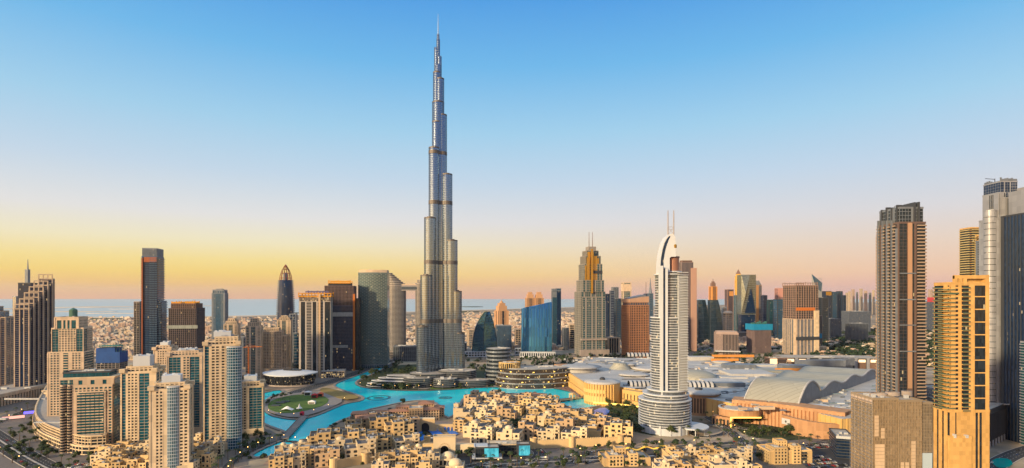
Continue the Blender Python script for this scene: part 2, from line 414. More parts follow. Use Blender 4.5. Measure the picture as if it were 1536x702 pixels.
def smooth(pts, closed=True, it=2):
    for _ in range(it):
        out = []; n = len(pts)
        for i in range(n if closed else n - 1):
            a, b = pts[i], pts[(i + 1) % n]
            out += [(a[0] * .75 + b[0] * .25, a[1] * .75 + b[1] * .25), (a[0] * .25 + b[0] * .75, a[1] * .25 + b[1] * .75)]
        pts = out if closed else [pts[0]] + out + [pts[-1]]
    return pts
def PX(lst): return [G(*p) for p in lst]
R0 = 60000
mb = MB(); mb.face([(-R0, -2500, 0), (R0, -2500, 0), (R0, R0, 0), (-R0, R0, 0)]); tag(mb.obj('ground', ground_mat()), kind='structure')

# the sea beyond the coast, its sand islands and the beach
def water_mat(name, c, rough, bump, sc, c2=None, csc=.01, spec=.5):
    m, n, l, b = newmat(name)
    tc = n.new('ShaderNodeTexCoord'); nz = n.new('ShaderNodeTexNoise'); nz.inputs['Scale'].default_value = sc; nz.inputs['Detail'].default_value = 4
    l.new(tc.outputs['Object'], nz.inputs['Vector'])
    bp = n.new('ShaderNodeBump'); bp.inputs['Strength'].default_value = bump; bp.inputs['Distance'].default_value = 1.0; l.new(nz.outputs['Fac'], bp.inputs['Height']); l.new(bp.outputs[0], b.inputs['Normal'])
    n2 = n.new('ShaderNodeTexNoise'); n2.inputs['Scale'].default_value = csc; n2.inputs['Detail'].default_value = 4; l.new(tc.outputs['Object'], n2.inputs['Vector'])
    mx = n.new('ShaderNodeMix'); mx.data_type = 'RGBA'; l.new(n2.outputs['Fac'], mx.inputs['Factor']); mx.inputs['A'].default_value = (*c, 1); mx.inputs['B'].default_value = (*(c2 or c), 1)
    l.new(mx.outputs['Result'], b.inputs['Base Color']); b.inputs['Roughness'].default_value = rough; b.inputs['Specular IOR Level'].default_value = spec
    return m
M_SEA = water_mat('sea_water', (.40, .50, .53), .6, .4, .02, (.50, .58, .58), .0004, .25)
M_LAKE = water_mat('lake_water', (.0, .55, .70), .16, .35, .3, (.03, .82, .88), .02, .16)
M_POOL = water_mat('pool_water', (.01, .13, .55), .3, .1, .3, (.02, .2, .65), .05, .1)
M_BEACH = paint('beach_sand', (.62, .50, .36), .12, .003, .9, streak=1)
coast = [G(-900, 478), G(-300, 477), G(0, 476), G(120, 475), G(210, 476), G(330, 474), G(450, 472), G(545, 469), G(640, 467), G(740, 464), G(880, 460), G(1100, 457), G(1300, 453.5), G(1536, 452), G(1900, 451.5)]
sheet('sea', ccw(coast + [(R0, R0 - 1), (-R0, R0 - 1)]), .6, M_SEA)
bl = MB()
for a, b in zip(coast[:10], coast[1:11]):
    bl.face([(a[0], a[1] - 260, .3), (b[0], b[1] - 320, .3), (b[0], b[1] + 40, .9), (a[0], a[1] + 30, .9)])
tag(bl.obj('beach', M_BEACH), kind='structure')
def blob(cx, cy, rx, ry, n=22, j=.25): 
    return [(cx + rx * cos(2 * pi * k / n) * random.uniform(1 - j, 1 + j), cy + ry * sin(2 * pi * k / n) * random.uniform(1 - j, 1 + j)) for k in range(n)]
for (px, py, wpx, dd) in [(150, 460.5, 60, 700), (215, 463.5, 45, 260), (30, 463, 60, 500), (110, 467.5, 60, 160), (290, 459, 40, 500), (180, 470.2, 46, 90), (20, 469.5, 30, 110)]:
    x, d = G(px, py); w = wpx * d / F
    o = sheet('sand_island', smooth(blob(x, d, w, dd)), 3.0, M_BEACH, thick=3)
for (px, py, wpx, dd) in [(708, 460.5, 15, 230), (440, 470, 22, 70), (700, 468.2, 20, 60), (165, 479, 34, 22)]:
    x, d = G(px, py); w = wpx * d / F
    sheet('breakwater', smooth(blob(x, d, w, dd)), 9.0, M_BED, thick=9)

# ------------------------------------------------------------------ the turquoise lake
lake_px = [(374, 687), (392, 676), (420, 664), (436, 656), (431, 648), (410, 641), (394, 634), (380, 626), (378, 604), (388, 592), (418, 585),
           (425, 589), (398, 598), (392, 612), (402, 624), (430, 630), (452, 631), (478, 624), (505, 612), (520, 606), (545, 602), (548, 596), (530, 590), (508, 583), (501, 578), (516, 571), (534, 565), (556, 556), (575, 547), (586, 540), (592, 541), (578, 551), (556, 562), (538, 569), (530, 576), (545, 583), (600, 587), (660, 586.5), (735, 581), (765, 583), (800, 580), (832, 583), (862, 590), (866, 598), (912, 603), (902, 608), (870, 614), (845, 613), (828, 606), (822, 597), (800, 592), (760, 590), (712, 590), (694, 596), (686, 612), (676, 628), (664, 622), (660, 606), (640, 600), (610, 602), (576, 609), (545, 616), (524, 626), (502, 634), (486, 646), (484, 664), (470, 661), (444, 672), (414, 684)]
lake = ccw(smooth(PX(lake_px), it=1))
sheet('lake', lake, .35, M_LAKE)
q = MB(); q.ring(offset(lake, 5.0), lake, 0.0, 1.3); tag(q.obj('quay_edge', M_QUAY), kind='structure')
# shallow dark rings of the fountain under the water
fm = flat('fountain_ring_tiles', (.01, .16, .22), .3)
for (px, py, rx, ry) in [(568, 597, 22, 26), (668, 597, 13, 14)]:
    x, d = G(px, py); a = ell(rx, ry, 28, x, d); f = MB(); f.ring(a, ell(rx - 5, ry - 6, 28, x, d), .3, .55); f.prism(ell(rx * .45, ry * .4, 20, x, d), .3, .5)
    tag(f.obj('fountain_ring', fm), 'dark circular fountain ring in the turquoise lake ' + ('left of the tower foot' if px < 600 else 'off the palace hotel tip'), 'fountain')
# landscaped sheets: lawns, plazas, planting
def land(name, pts, z, mat, it=1): return sheet(name, ccw(smooth(PX(pts), it=it)), z, mat, thick=.5)
land('plaza', [(372, 700), (372, 690), (400, 668), (432, 660), (395, 640), (330, 640), (300, 702)], .30, M_PAVE)
land('plaza', [(380, 584), (470, 582), (520, 566), (580, 545), (560, 538), (480, 560), (380, 574)], .24, M_PAVE)
land('plaza', [(395, 612), (400, 600), (430, 591), (470, 588), (506, 592), (516, 602), (500, 611), (470, 622), (440, 628), (410, 622)], 1.35, M_QUAY)
land('lawn', [(400, 611), (408, 601), (436, 594), (470, 592), (494, 598), (490, 608), (462, 617), (430, 622), (408, 618)], 1.7, M_LAWN)
land('lawn', [(486, 582), (500, 585), (530, 593), (542, 598), (515, 601), (490, 592), (478, 586)], 1.75, paint('dry_grass', (.25, .18, .06), .25, .1, .95, streak=1))
land('planting', [(534, 575), (560, 560), (590, 548), (640, 546), (700, 552), (740, 560), (760, 578), (735, 580), (660, 585), (600, 585.5), (548, 581)], .5, M_BED)
land('plaza', [(625, 584), (628, 576), (640, 568), (700, 570), (735, 576), (720, 579), (655, 577), (645, 584)], .9, M_QUAY)
land('plaza', [(735, 579), (770, 572), (840, 570), (900, 585), (985, 604), (1000, 612), (960, 614), (912, 602), (866, 597), (858, 588), (832, 582), (800, 579), (765, 582)], .7, paint('promenade_paving', (.20, .14, .12), .25, .3, .8, streak=1))
land('planting', [(905, 606), (950, 602), (990, 612), (1000, 640), (960, 650), (930, 640), (915, 625)], .8, M_BED)
land('planting', [(940, 640), (965, 652), (1010, 655), (1045, 648), (1060, 640), (1000, 645)], .95, M_BED)
land('planting', [(1100, 640), (1130, 630), (1190, 642), (1262, 645), (1240, 655), (1180, 662), (1120, 655)], .6, M_BED)
land('paving', [(660, 702), (720, 672), (840, 670), (940, 672), (1040, 668), (1120, 664), (1230, 655), (1270, 650), (1270, 720), (660, 720)], .2, M_PAVE)
land('paving', [(-40, 720), (-40, 640), (60, 600), (110, 640), (150, 690), (170, 720)], .2, M_PAVE)
land('paving', [(-200, 640), (-200, 600), (0, 570), (90, 574), (80, 596), (0, 625)], .22, M_PAVE)
sheet('parkland', ccw([(XD(1228, 1520), 1520), (XD(1450, 1480), 1480), (XD(1450, 3000), 3000), (XD(1300, 3100), 3100), (XD(1236, 2200), 2200)]), .3, M_BED)
land('lawn', [(640, 583), (660, 577.5), (735, 577), (745, 579), (660, 584.5)], 1.0, M_LAWN)
land('parking_lot', [(655, 690), (680, 672), (705, 672), (712, 690), (700, 702), (650, 710)], .45, M_ASPH)
land('parking_lot', [(1205, 712), (1215, 670), (1245, 655), (1290, 655), (1300, 712)], .45, M_ASPH)

# ------------------------------------------------------------------ roads with kerbs and markings
def road(pts, w, z, lanes=4, closed=False, px=True, kerb=True, name='road', med=False):
    c = PX(pts) if px else pts
    c = smooth(c, closed, 2); n = len(c); L = []; Rr = []; cum = [0]
    nr = []
    for i in range(n):
        a, b = c[max(i - 1, 0)], c[min(i + 1, n - 1)]
        if closed: a, b = c[i - 1], c[(i + 1) % n]
        _, t, nn = edge(a, b); nr.append(nn)
    at = lambda i, s: (c[i % n][0] + nr[i % n][0] * s, c[i % n][1] + nr[i % n][1] * s)
    m = n if closed else n - 1
    s = MB(); k = MB(); ln = MB()
    for i in range(m):
        j = i + 1
        s.face([(*at(i, w / 2), z), (*at(j, w / 2), z), (*at(j, -w / 2), z), (*at(i, -w / 2), z)])
        if kerb:
            for sg in (1, -1):
                a, b = sg * w / 2, sg * (w / 2 + .5)
                P = [at(i, a), at(j, a), at(j, b), at(i, b)]
                if sg < 0: P = P[::-1]
                k.prism(ccw(P), z - .3, z + .14)
        if med:
            k.prism(ccw([at(i, 1), at(j, 1), at(j, -1), at(i, -1)]), z - .3, z + .2)
        seg = math.hypot(c[j % n][0] - c[i][0], c[j % n][1] - c[i][1])
        nd = max(1, int(seg / 8))
        for q in range(1, lanes):
            off = -w / 2 + w * q / lanes
            if med and abs(off) < 1.2: continue
            for d in range(nd):
                u0, u1 = d / nd, (d + .4) / nd
                A, B = at(i, off), at(j, off)
                p0 = (A[0] + (B[0] - A[0]) * u0, A[1] + (B[1] - A[1]) * u0); p1 = (A[0] + (B[0] - A[0]) * u1, A[1] + (B[1] - A[1]) * u1)
                if math.hypot(p1[0] - p0[0], p1[1] - p0[1]) < .2: continue
                ln.obox(p0, edge(p0, p1)[1], edge(p0, p1)[2], 0, math.hypot(p1[0] - p0[0], p1[1] - p0[1]), -.09, .09, z + .004, z + .03)
    tag(s.obj(name, M_ASPH), kind='structure')
    if k.f: tag(k.obj('kerb', M_KERB), kind='structure')
    if ln.f: tag(ln.obj('lane_marking', M_LINE), kind='structure')
    return c, nr
ROADS = {}
ROADS['curve'] = road([(150, 760), (95, 715), (45, 690), (10, 668), (-30, 640), (-80, 630)], 26, .5, 6, med=True)
ROADS['upper'] = road([(-60, 650), (0, 634), (35, 618), (72, 608), (120, 601), (200, 590)], 17, .56, 4)
ROADS['front'] = road([(560, 740), (680, 706), (740, 697), (800, 694), (900, 690), (1000, 684), (1080, 682), (1150, 676), (1240, 668), (1330, 655)], 24, .5, 6, med=True)
ROADS['branch'] = road([(800, 694), (812, 682), (806, 675), (795, 670)], 15, .55, 3)
ROADS['ramp'] = road([(850, 690), (870, 680), (920, 676), (1000, 672), (1060, 668), (1110, 664)], 11, .62, 2)
ROADS['loop'] = road([(1038, 647), (1060, 637), (1086, 640), (1092, 650), (1066, 656), (1042, 655)], 9, .66, 2, closed=True)
ROADS['mall'] = road([(1120, 676), (1115, 664), (1095, 648), (1076, 634), (1062, 626)], 15, .7, 4)
ROADS['drop'] = road([(1100, 640), (1120, 645), (1150, 640), (1165, 632), (1150, 626), (1115, 626), (1098, 632)], 9, .74, 2, closed=True)
ROADS['highway'] = road([(1000, 548), (1040, 534), (1075, 518), (1092, 508), (1110, 496), (1125, 488)], 70, .9, 12, med=True)
ROADS['side'] = road([(330, 715), (350, 690), (375, 676), (420, 660), (470, 668)], 9, .6, 2, kerb=False)
ROADS['east'] = road([(1470, 720), (1500, 690), (1560, 668), (1640, 655)], 20, .5, 4)
ROADS['back'] = road([(440, 590), (500, 572), (545, 556), (600, 538), (650, 530), (760, 535), (860, 531), (960, 536), (1040, 534)], 30, .7, 6)
land('pool', [(884, 622), (895, 614), (910, 612), (916, 618), (905, 626), (892, 630)], 1.25, M_POOL)
land('pool', [(1486, 694), (1496, 688), (1516, 690), (1520, 700), (1498, 704)], 1.3, water_mat('teal_pool', (.0, .28, .28), .1, .1, .3, (.0, .36, .34), .05, .3))
for p in ([(622, 652), (630, 645), (641, 658), (634, 665)], [(640, 645), (652, 643), (668, 655), (656, 660)], [(664, 641), (672, 639), (688, 652), (678, 656)], [(756, 625), (768, 621), (775, 630), (762, 634)], [(782, 640), (788, 637), (795, 645), (788, 648)]):
    land('pool', p, 1.4, M_POOL, it=0)
# ------------------------------------------------------------------ towers: one builder, each tower massed by hand
class T(Bld):
    """a tower set out from its silhouette: V() takes volumes in shares of its width and depth"""
    def __init__(s, name, label, xl, xr, D, rot=0, asp=1.0, wall=None, gl=None, cat='skyscraper', group=None, **k):
        rot = radians(rot); s.w, X = fit(xl, xr, D, rot, asp); s.d = s.w * asp; s.D = D
        super().__init__(name, label, cat, X, D, rot, wall, gl, group=group, **k)
    def z(s, py): return Z(py, s.D)
    def R(s, a, b, c, d): return rect((a - .5) * s.w, (b - .5) * s.w, (c - .5) * s.d, (d - .5) * s.d)
    def V(s, a, b, c, d, z0, ytop, edges, **k):
        return s.vol(s.R(a, b, c, d), z0, s.z(ytop) if k.pop('px', True) else ytop, edges, **k)
    def bx(s, name, lst, mat):
        mb = MB()
        for a, b, c, d, z0, z1 in lst: mb.box((a - .5) * s.w, (b - .5) * s.w, (c - .5) * s.d, (d - .5) * s.d, z0, z1)
        return s.part(name, mb, mat)
PUNCH = S('grid', 3.5, 3.6, 1.5, 1.4, .6)
PUNCHW = S('grid', 3.5, 4.2, 1.4, 1.6, .6)
SOLID = S('solid', dep=.5)
CURT = S('glass', 3.6, 3.6, .22, .1, .1)
CURT2 = S('glass', 3.6, 3.2, .5, .2, .2)
BAND = S('band', 3.6, 3, 1.1, .3, .5)
FIN = S('fin', 3.6, 2.2, .5, .5, .5)
BALC = S('balc', 3.5, 5, .5, .5, .25, 1.9, 1.0)
BALS = S('balc', 3.5, 4.4, .9, .5, .3, 1.7, 1.0, 1.3)
FRAME = S('frame', 3.6, 5.5, .55, .7, .5)
def steel_mast(t, pts, r, mat=None, name='spire', r1=None):
    mb = MB(); mb.tube(pts, r, r1=r1, n=8); return t.part(name, mb, mat or M_STEEL)

# --- A: the stepped pair of slabs at the far left with its arcaded base
t = T('stepped_tower', 'dark tower with cream frames rising in stair steps to the right', 20, 84, 1073, 24, 1.1, M_BEIGE, G_NAVY)
FR2 = S('fin', 3.6, 6.2, .5, 1.9, .7)
FRD = S('band', 3.6, 5, .3, .5, .12)
tops = [463, 455, 446, 437, 428, 418]
for i, y in enumerate(tops):
    a0 = .02 + i * .095; a1 = a0 + .46; c0 = i * .16; c1 = c0 + .2 if i < 5 else 1.0
    t.V(a0, a1, c0, c1, 0, y, [[(.05, SOLID), (.2, FRD), (.05, SOLID), (.16, None), (.05, SOLID), (.2, FRD), (.05, SOLID)] if i == 0 else [(.06, SOLID), (.8, FRD), (.06, SOLID)], [(.05, SOLID), (.42, FRD), (.05, SOLID), (.45, FRD)], CURT2, [(.2, SOLID), (.8, FRD)]], plant=2, corner=.6)
    mb = MB(); zt = t.z(y); x0, x1 = (a0 - .5) * t.w, (a1 - .5) * t.w; yy = (c0 - .5) * t.d - .6
    for k in range(4):
        xx = x0 + (x1 - x0 - 1.6) * k / 3; mb.box(xx, xx + 1.6, yy, yy + 1.4, zt - 1, zt + 7.5)
    mb.box(x0, x1, yy + .05, yy + 1.35, zt + 7.6, zt + 9.5); t.part('crown_frame', mb, M_BEIGE)
t = T('spired_slab_tower', 'slim dark slab with needle spire rising behind the stair stepped tower', 25, 56, 1240, 10, .8, M_DARK, G_NAVY)
t.V(.1, 1, 0, 1, 0, 425, [CURT, CURT, CURT, CURT], plant=2)
t.V(.45, .66, .3, .6, t.z(425), 405, SOLID, wall=M_GREYM)
steel_mast(t, [(.05 * t.w, 0, t.z(405)), (.05 * t.w, 0, t.z(389))], 1.7, M_GREYM, r1=.5)
t = T('slab_tower', 'pale grey glass slab peeking between the two stair stepped towers', 19, 28, 1400, 0, 1, M_GREYM, G_SILV)
t.V(0, 1, 0, 1, 0, 445, CURT2)
t = T('stepped_tower', 'dark ribbed tower cut by the picture edge, stepping down towards the street', -40, 23, 1090, 24, 1.1, M_BEIGE, G_NAVY)
for i, y in enumerate([452, 460, 467, 476]):
    t.V(.1 + i * .2, .3 + i * .2 + .1, .02 * i, 1 - .02 * i, 0, y, [[(.06, SOLID), (.4, FRD), (.06, SOLID), (.4, FRD), (.06, SOLID)], [(.06, SOLID), (.4, FRD), (.05, SOLID), (.4, FRD)], CURT2, CURT2], plant=1, corner=.6)
# their shared arcaded base, along the curved street
b = Bld('arcade_podium', 'long arcaded stone base below the dark stair stepped towers', 'podium', 0, 0, 0, M_BEIGE, G_DARK)
p0, p1 = G(-60, 625), G(84, 589); L, tt, nn = edge(p0, p1)
q = lambda s, d: (p0[0] + tt[0] * s - nn[0] * d, p0[1] + tt[1] * s - nn[1] * d)
b.vol([q(0, 0), q(L, 0), q(L, 70), q(0, 70)], 0, 20, [S('fin', 9, 7, 1, 3.4, 1.6), BAND, BAND, BAND], plant=6)
mb = MB(); mb.obox(p0, tt, nn, 0, L, -.2, 2.1, 15.6, 20.6); b.part('cornice', mb, M_BEIGE)

# --- B: beige tower with teal glass corners and green drum
t = T('beige_crowned_tower', 'beige tower with teal glass corners and a green drum on its crown', 72, 146, 800, 14, .7, M_BEIGE, G_TEAL)
E1 = [(.06, SOLID), (.26, PUNCH), (.1, SOLID), (.14, S('balc', 3.5, 4, .6, .4, .3, 1.0, 1.0)), (.1, SOLID), (.26, PUNCH), (.06, SOLID)]
t.V(0, 1, .1, 1, 0, 560, [[(.3, PUNCHW), (.7, PUNCH)], BALS, PUNCH, BALS], corner=1.5, plant=3)
t.V(.0, .92, .0, .9, 0, 527, [E1, BALS, PUNCH, BALS], corner=1.5, plant=3)
t.V(.08, .9, .05, .85, t.z(527), 492, [[(.22, CURT), (.56, E1[1][1]), (.22, CURT)], [(.4, CURT), (.6, PUNCH)], PUNCH, [(.4, CURT), (.6, PUNCH)]], corner=1.0, plant=2)
t.V(.17, .78, .02, .8, t.z(492), 476, [[(.1, SOLID), (.2, None), (.08, SOLID), (.1, None), (.08, SOLID), (.1, None), (.08, SOLID), (.2, None), (.1, SOLID)], PUNCH, PUNCH, PUNCH], corner=1.5, solidtop=3.5, plant=2)
mb = MB(); mb.lathe([(.1 * t.w, t.z(477)), (.1 * t.w, t.z(465)), (.09 * t.w, t.z(464)), (.02, t.z(461.5))], 20); 
for k in range(20):
    a = 2 * pi * k / 20; mb.box(.1 * t.w * cos(a) - .2, .1 * t.w * cos(a) + .2, .1 * t.w * sin(a) - .2, .1 * t.w * sin(a) + .2, t.z(477), t.z(465))
t.part('roof_drum', mb, paint('green_drum', (.07, .16, .12), .1, .2, .4))

# --- C: hotel block, green glass attic; D: its curved shopping podium
t = T('hotel_block', 'beige and dark green glass block with layered attic above the curved podium', 88, 184, 690, 16, .55, M_BEIGE, G_TEAL)
HB = S('balc', 3.4, 4.6, .8, .4, .3, 1.3, 1.0, .9)
t.V(.0, 1, .12, 1, 0, 566, [CURT, [(.8, CURT), (.2, SOLID)], CURT, CURT], plant=4)
t.V(.04, .9, .18, .9, t.z(566), 557, CURT, wall=M_DARK, plant=4)
t.V(.3, .86, .02, .12, 0, 585, [[(.05, SOLID), (.9, HB), (.05, SOLID)], SOLID, SOLID, SOLID], parapet=.6)
t.V(.24, .98, .06, .121, 0, 575, [[(.05, SOLID), (.5, PUNCHW), (.45, PUNCHW)], SOLID, None, SOLID], parapet=.6, solidtop=3)
t.V(.25, 1.0, .1, .13, t.z(576), 567, [[(.12, SOLID), (.1, None), (.2, SOLID), (.1, None), (.2, SOLID), (.1, None), (.18, SOLID)], SOLID, None, SOLID], parapet=.6)
for cxx in (.06, .19):
    t.vol(ell(.045 * t.w, .07 * t.w, 14, (cxx - .5) * t.w, (.14 - .5) * t.d), 0, t.z(575), S('balc', 3.4, 3, .5, .3, .3, 1.0, 1.1), gl=G_DARK)
t.bx('pergola', [(-.02, 1.02, .09, 1.02, t.z(566.5) + 1.6, t.z(566.5) + 2.3)], M_CREAM)

b = Bld('curved_podium', 'low curved four storey shopping podium with cream roof terraces beside the avenue', 'podium', 0, 0, 0, M_CREAM, G_DARK)
front = smooth(PX([(68, 595), (56, 616), (47, 640), (56, 658), (84, 671), (118, 684), (160, 681)]), False, 2)
back = smooth(PX([(170, 668), (125, 655), (112, 640), (84, 632), (84, 610), (88, 596)]), False, 2)
pod = ccw(front + back)
b.vol(pod, 0, 10, S('frame', 5, 7, 1.2, 1.0, .6), name='facade', parapet=1.0)
inner = offset(pod, -3.5)
b.vol(inner, 10, 21, S('frame', 3.7, 5, 1.1, .7, .6), parapet=1.4, plant=14)
mb = MB(); mb.ring(offset(inner, 1.8), offset(inner, -1), 21.2, 22.0); b.part('roof_canopy', mb, M_CREAM)
mb = MB()
for k in range(9):
    x, y = G(62 + k * 3.2, 606 + k * 4.2); mb.box(x, x + 16, y, y + 5.2, 21.3, 23.5 + (k % 3))
b.part('roof_pavilion', mb, M_CREAM)

# --- E: building site wrapped in blue sheeting
M_BLUEW = paint('blue_sheeting', (.014, .075, .27), .2, .15, .5)
t = T('wrapped_building_site', 'unfinished dark block wrapped in bright blue sheeting at the top', 142, 191, 1000, 12, .8, M_CONC, G_DARK, cat='building site')
t.V(.08, 1, .02, 1, 0, 530, FRAME)
mb = MB()
mb.ring(t.R(.05, 1.02, 0, 1.02), t.R(.08, .99, .03, .99), t.z(543), t.z(527)); mb.ring(t.R(-.02, .75, .2, 1.05), t.R(.02, .7, .25, 1), t.z(527.5), t.z(521.5)); t.part('sheeting', mb, M_BLUEW)
mb = MB()
for k in range(10): mb.tube([(-.4 * t.w + k * 4.5, -8, t.z(529)), (-.4 * t.w + k * 4.5, -8, t.z(516))], .25); mb.tube([(-.4 * t.w + k * 4.5, 10, t.z(529)), (-.4 * t.w + k * 4.5, 10, t.z(517))], .25)
mb.box(-.42 * t.w, .4 * t.w, -9, 9, t.z(519), t.z(518)); t.part('scaffold', mb, paint('green_scaffold', (.05, .18, .16), .2, .2))

# --- cream residential cluster on the lake (F..J)
def residence(label, xl, xr, D, rot, ytop, front, right, left, ycore, core=(.25, .75, .3, .8), asp=.9, steps=((.12, .88, .12, .9, 6),), wall=M_CREAM, white=True, gl=G_WIN, bow=None):
    t = T('residential_tower', label, xl, xr, D, rot, asp, wall, gl, 'residential tower', 'cream residential towers by the lake')
    t.V(0, 1, .0, 1, 0, ytop, [front, right, PUNCH, left], corner=1.6, plant=5, solidtop=1.5)
    zt = t.z(ytop)
    for (a, b_, c, d, hh) in steps:
        t.vol(t.R(a, b_, c, d), zt, zt + hh, PUNCHW, corner=1.2, plant=3); 
    zc = t.z(ycore); st = steps[-1][4] if steps else 0
    if zc > zt + st:
        mb = MB(); a, b_, c, d = core; mb.box((a - .5) * t.w, (b_ - .5) * t.w, (c - .5) * t.d, (d - .5) * t.d, zt + st, zc)
        for k in range(5):
            xx = (a + (b_ - a) * random.random() * .9 - .5) * t.w; yy = (c + (d - c) * random.random() * .8 - .5) * t.d; mb.box(xx, xx + 2.5, yy, yy + 2, zc, zc + 1.6)
        t.part('lift_core', mb, M_WHITE if white else wall)
    for sx, sy in ((-.47, -.47), (.47, -.47), (.47, .47), (-.47, .47)):
        mb = MB(); mb.box(sx * t.w - 3, sx * t.w + 3, sy * t.d - 3, sy * t.d + 3, zt, zt + 4.5); t.part('roof_turret', mb, wall)
    if bow:
        cx, rx, ry, y1, gm = bow
        t.vol(ell(rx * t.w, ry * t.d, 18, (cx - .5) * t.w, -.5 * t.d), 0, t.z(y1), S('glass', 3.5, 2.4, .5, .25, .2), wall=M_WHITE, gl=gm, parapet=.8)
    pb = MB(); pb.ring(t.R(-.05, 1.05, -.05, 1.05), t.R(.05, .95, .05, .95), 0, 9); t.part('podium', pb, wall)
    return t
GSTRIP = S('glass', 3.5, 5.2, .28, .2, .10, gm='strip_teal_glass'); glass('strip_teal_glass', (.004, .085, .13), .12, .06, (2.6, 2.6, 3.5))
P3 = S('grid', 3.5, 3.7, 1.6, 1.5, .6)
residence('cream tower with blue glass strip and white roof box, behind the frontmost tower', 182, 246, 690, 16, 556, [(.13, GSTRIP), (.05, SOLID), (.3, P3), (.04, SOLID), (.3, GSTRIP), (.18, SOLID)], [(.1, SOLID), (.3, GSTRIP), (.1, SOLID), (.4, GSTRIP), (.1, SOLID)], BALS, 533)
residence('frontmost cream tower with pale blue gridded glass bay in the middle', 225, 289, 602, 22, 581, [(.14, SOLID), (.2, P3), (.12, SOLID), (.3, GSTRIP), (.24, P3)], [(.1, SOLID), (.25, P3), (.05, SOLID), (.45, GSTRIP), (.15, SOLID)], BALS, 562, bow=(.60, .16, .06, 577, glass('pale_blue_glass', (.12, .25, .32), .5)))
residence('tan tower with teal strips between the front cream tower and the tall bowed one', 250, 311, 780, 18, 532, [(.06, SOLID), (.34, GSTRIP), (.06, SOLID), (.2, P3), (.28, GSTRIP), (.06, SOLID)], [(.1, SOLID), (.8, GSTRIP), (.1, SOLID)], P3, 523, wall=M_BEIGE, gl=G_TEAL)
residence('shorter tan tower with white roof box half hidden behind the cream cluster', 231, 264, 860, 10, 524, [(.2, SOLID), (.6, P3), (.2, SOLID)], P3, P3, 513, wall=M_BEIGE)
residence('tallest cream tower of the cluster with curved blue glass bow facing the lake', 306, 360, 700, 24, 516, [(.14, GSTRIP), (.06, SOLID), (.24, P3), (.04, SOLID), (.24, P3), (.28, GSTRIP)], [(.06, SOLID), (.94, S('balc', 3.5, 5, .3, .4, .2, 1.4, .5, .8, gm='strip_teal_glass'))], [(.6, GSTRIP), (.4, P3)], 497, steps=((.1, .95, .1, .9, 4), (.3, .95, .2, .9, 9)), bow=(.86, .22, .1, 519, glass('bow_blue_glass', (.02, .12, .19), .35)))
residence('small cream tower with white roof box standing at the lake corner', 355, 396, 770, 20, 578, [(.12, SOLID), (.26, P3), (.1, SOLID), (.3, GSTRIP), (.22, GSTRIP)], [(.1, SOLID), (.75, GSTRIP), (.15, SOLID)], [(.5, GSTRIP), (.5, P3)], 563, wall=M_CREAM)
residence('cream tower cut short behind the blue wrapped site', 236, 252, 930, 8, 548, [(.2, SOLID), (.6, P3), (.2, SOLID)], P3, P3, 540, wall=M_BEIGE)

# --- K: tall dark tower under construction, orange glints
M_COPPER_GLINT = paint('copper_and_glint', (.36, .13, .07), .15, .1, .35, .6)
t = T('balconied_dark_tower', 'tall dark tower with ragged balconies, grey ribbed crown and painted orange reflections', 205, 251, 1150, 14, .95, paint('slate_panel', (.06, .115, .19), .15, .1, .5), G_NAVY)
t.V(.2, .86, .04, .96, 0, 386, [[(.08, SOLID), (.12, CURT), (.3, CURT2), (.5, S('balc', 3.6, 4, .6, .5, .3, 1.6, 1.1, .7))], S('balc', 3.6, 4, .6, .5, .3, 2.2, 1.1, .6), BALC, S('balc', 3.6, 4, .6, .5, .3, 2.0, 1.1, .6)], plant=3)
t.V(.22, .84, .06, .94, t.z(386), 374, S('fin', 10, 1.6, .4, .8, .5), wall=M_GREYM, gl=G_BLUE)
t.V(.84, 1.0, .1, .9, 0, 452, [BALC, BALC, BALC, None], plant=2)
t.bx('painted_glint', [(.205, .255, -.02, .05, 40, t.z(388)), (.3, .84, .0, .045, t.z(394), t.z(386.5))], M_COPPER_GLINT)  # orange reflections on the tower, put in as coloured strips
t = T('unfinished_annex', 'narrow unfinished concrete frame clinging to the left of the tall dark tower', 201, 215, 1165, 10, 1.6, M_CONC, G_DARK, cat='building site')
t.V(0, 1, 0, 1, 0, 453, FRAME, wall=M_CONC)
# --- L: black building site with yellow formwork
M_YEL = paint('yellow_formwork', (.60, .26, .02), .2, .3, .6)
def site_crown(t, y0, y1, a=0., b=1., c=0., d=1., n=9, mat=None):
    mb = MB()
    for i in range(n):
        x = (a + (b - a) * i / (n - 1) - .5) * t.w
        for yy in (c, d):
            y = (yy - .5) * t.d; mb.box(x - .9, x + .9, y - .5, y + .5, t.z(y0), t.z(y1) + random.uniform(-2, 1.5))
    for yy in (c, d): y = (yy - .5) * t.d; mb.box((a - .5) * t.w, (b - .5) * t.w, y - .9, y + .9, t.z(y0) + 1, t.z(y0) + 3.2); mb.box((a - .5) * t.w, (b - .5) * t.w, y - .6, y + .6, t.z(y1) - 3, t.z(y1) - 1)
    for xx in (a, b): x = (xx - .5) * t.w; mb.box(x - .8, x + .8, (c - .5) * t.d, (d - .5) * t.d, t.z(y0) + .9, t.z(y0) + 3.1)
    t.part('formwork', mb, mat or M_YEL)
SITE = S('frame', 3.6, 3.4, .6, .8, .8)
t = T('dark_building_site', 'blackish concrete frame under construction with two yellow formwork crowns', 251, 309, 1100, 10, .8, M_BROWN, G_DARK, cat='building site')
t.V(.05, .95, .0, 1, 0, 462, SITE, wall=paint('dark_concrete', (.13, .10, .10), .3, .1), parapet=.2)
t.V(.1, .9, .1, .9, t.z(462), 455, SITE, parapet=.2)
t.bx('edge_protection', [(.0, 1, -.04, -.02, t.z(492), t.z(487)), (-.01, .02, -.02, 1, t.z(492), t.z(487))], paint('grey_netting', (.25, .27, .24), .3, .3))
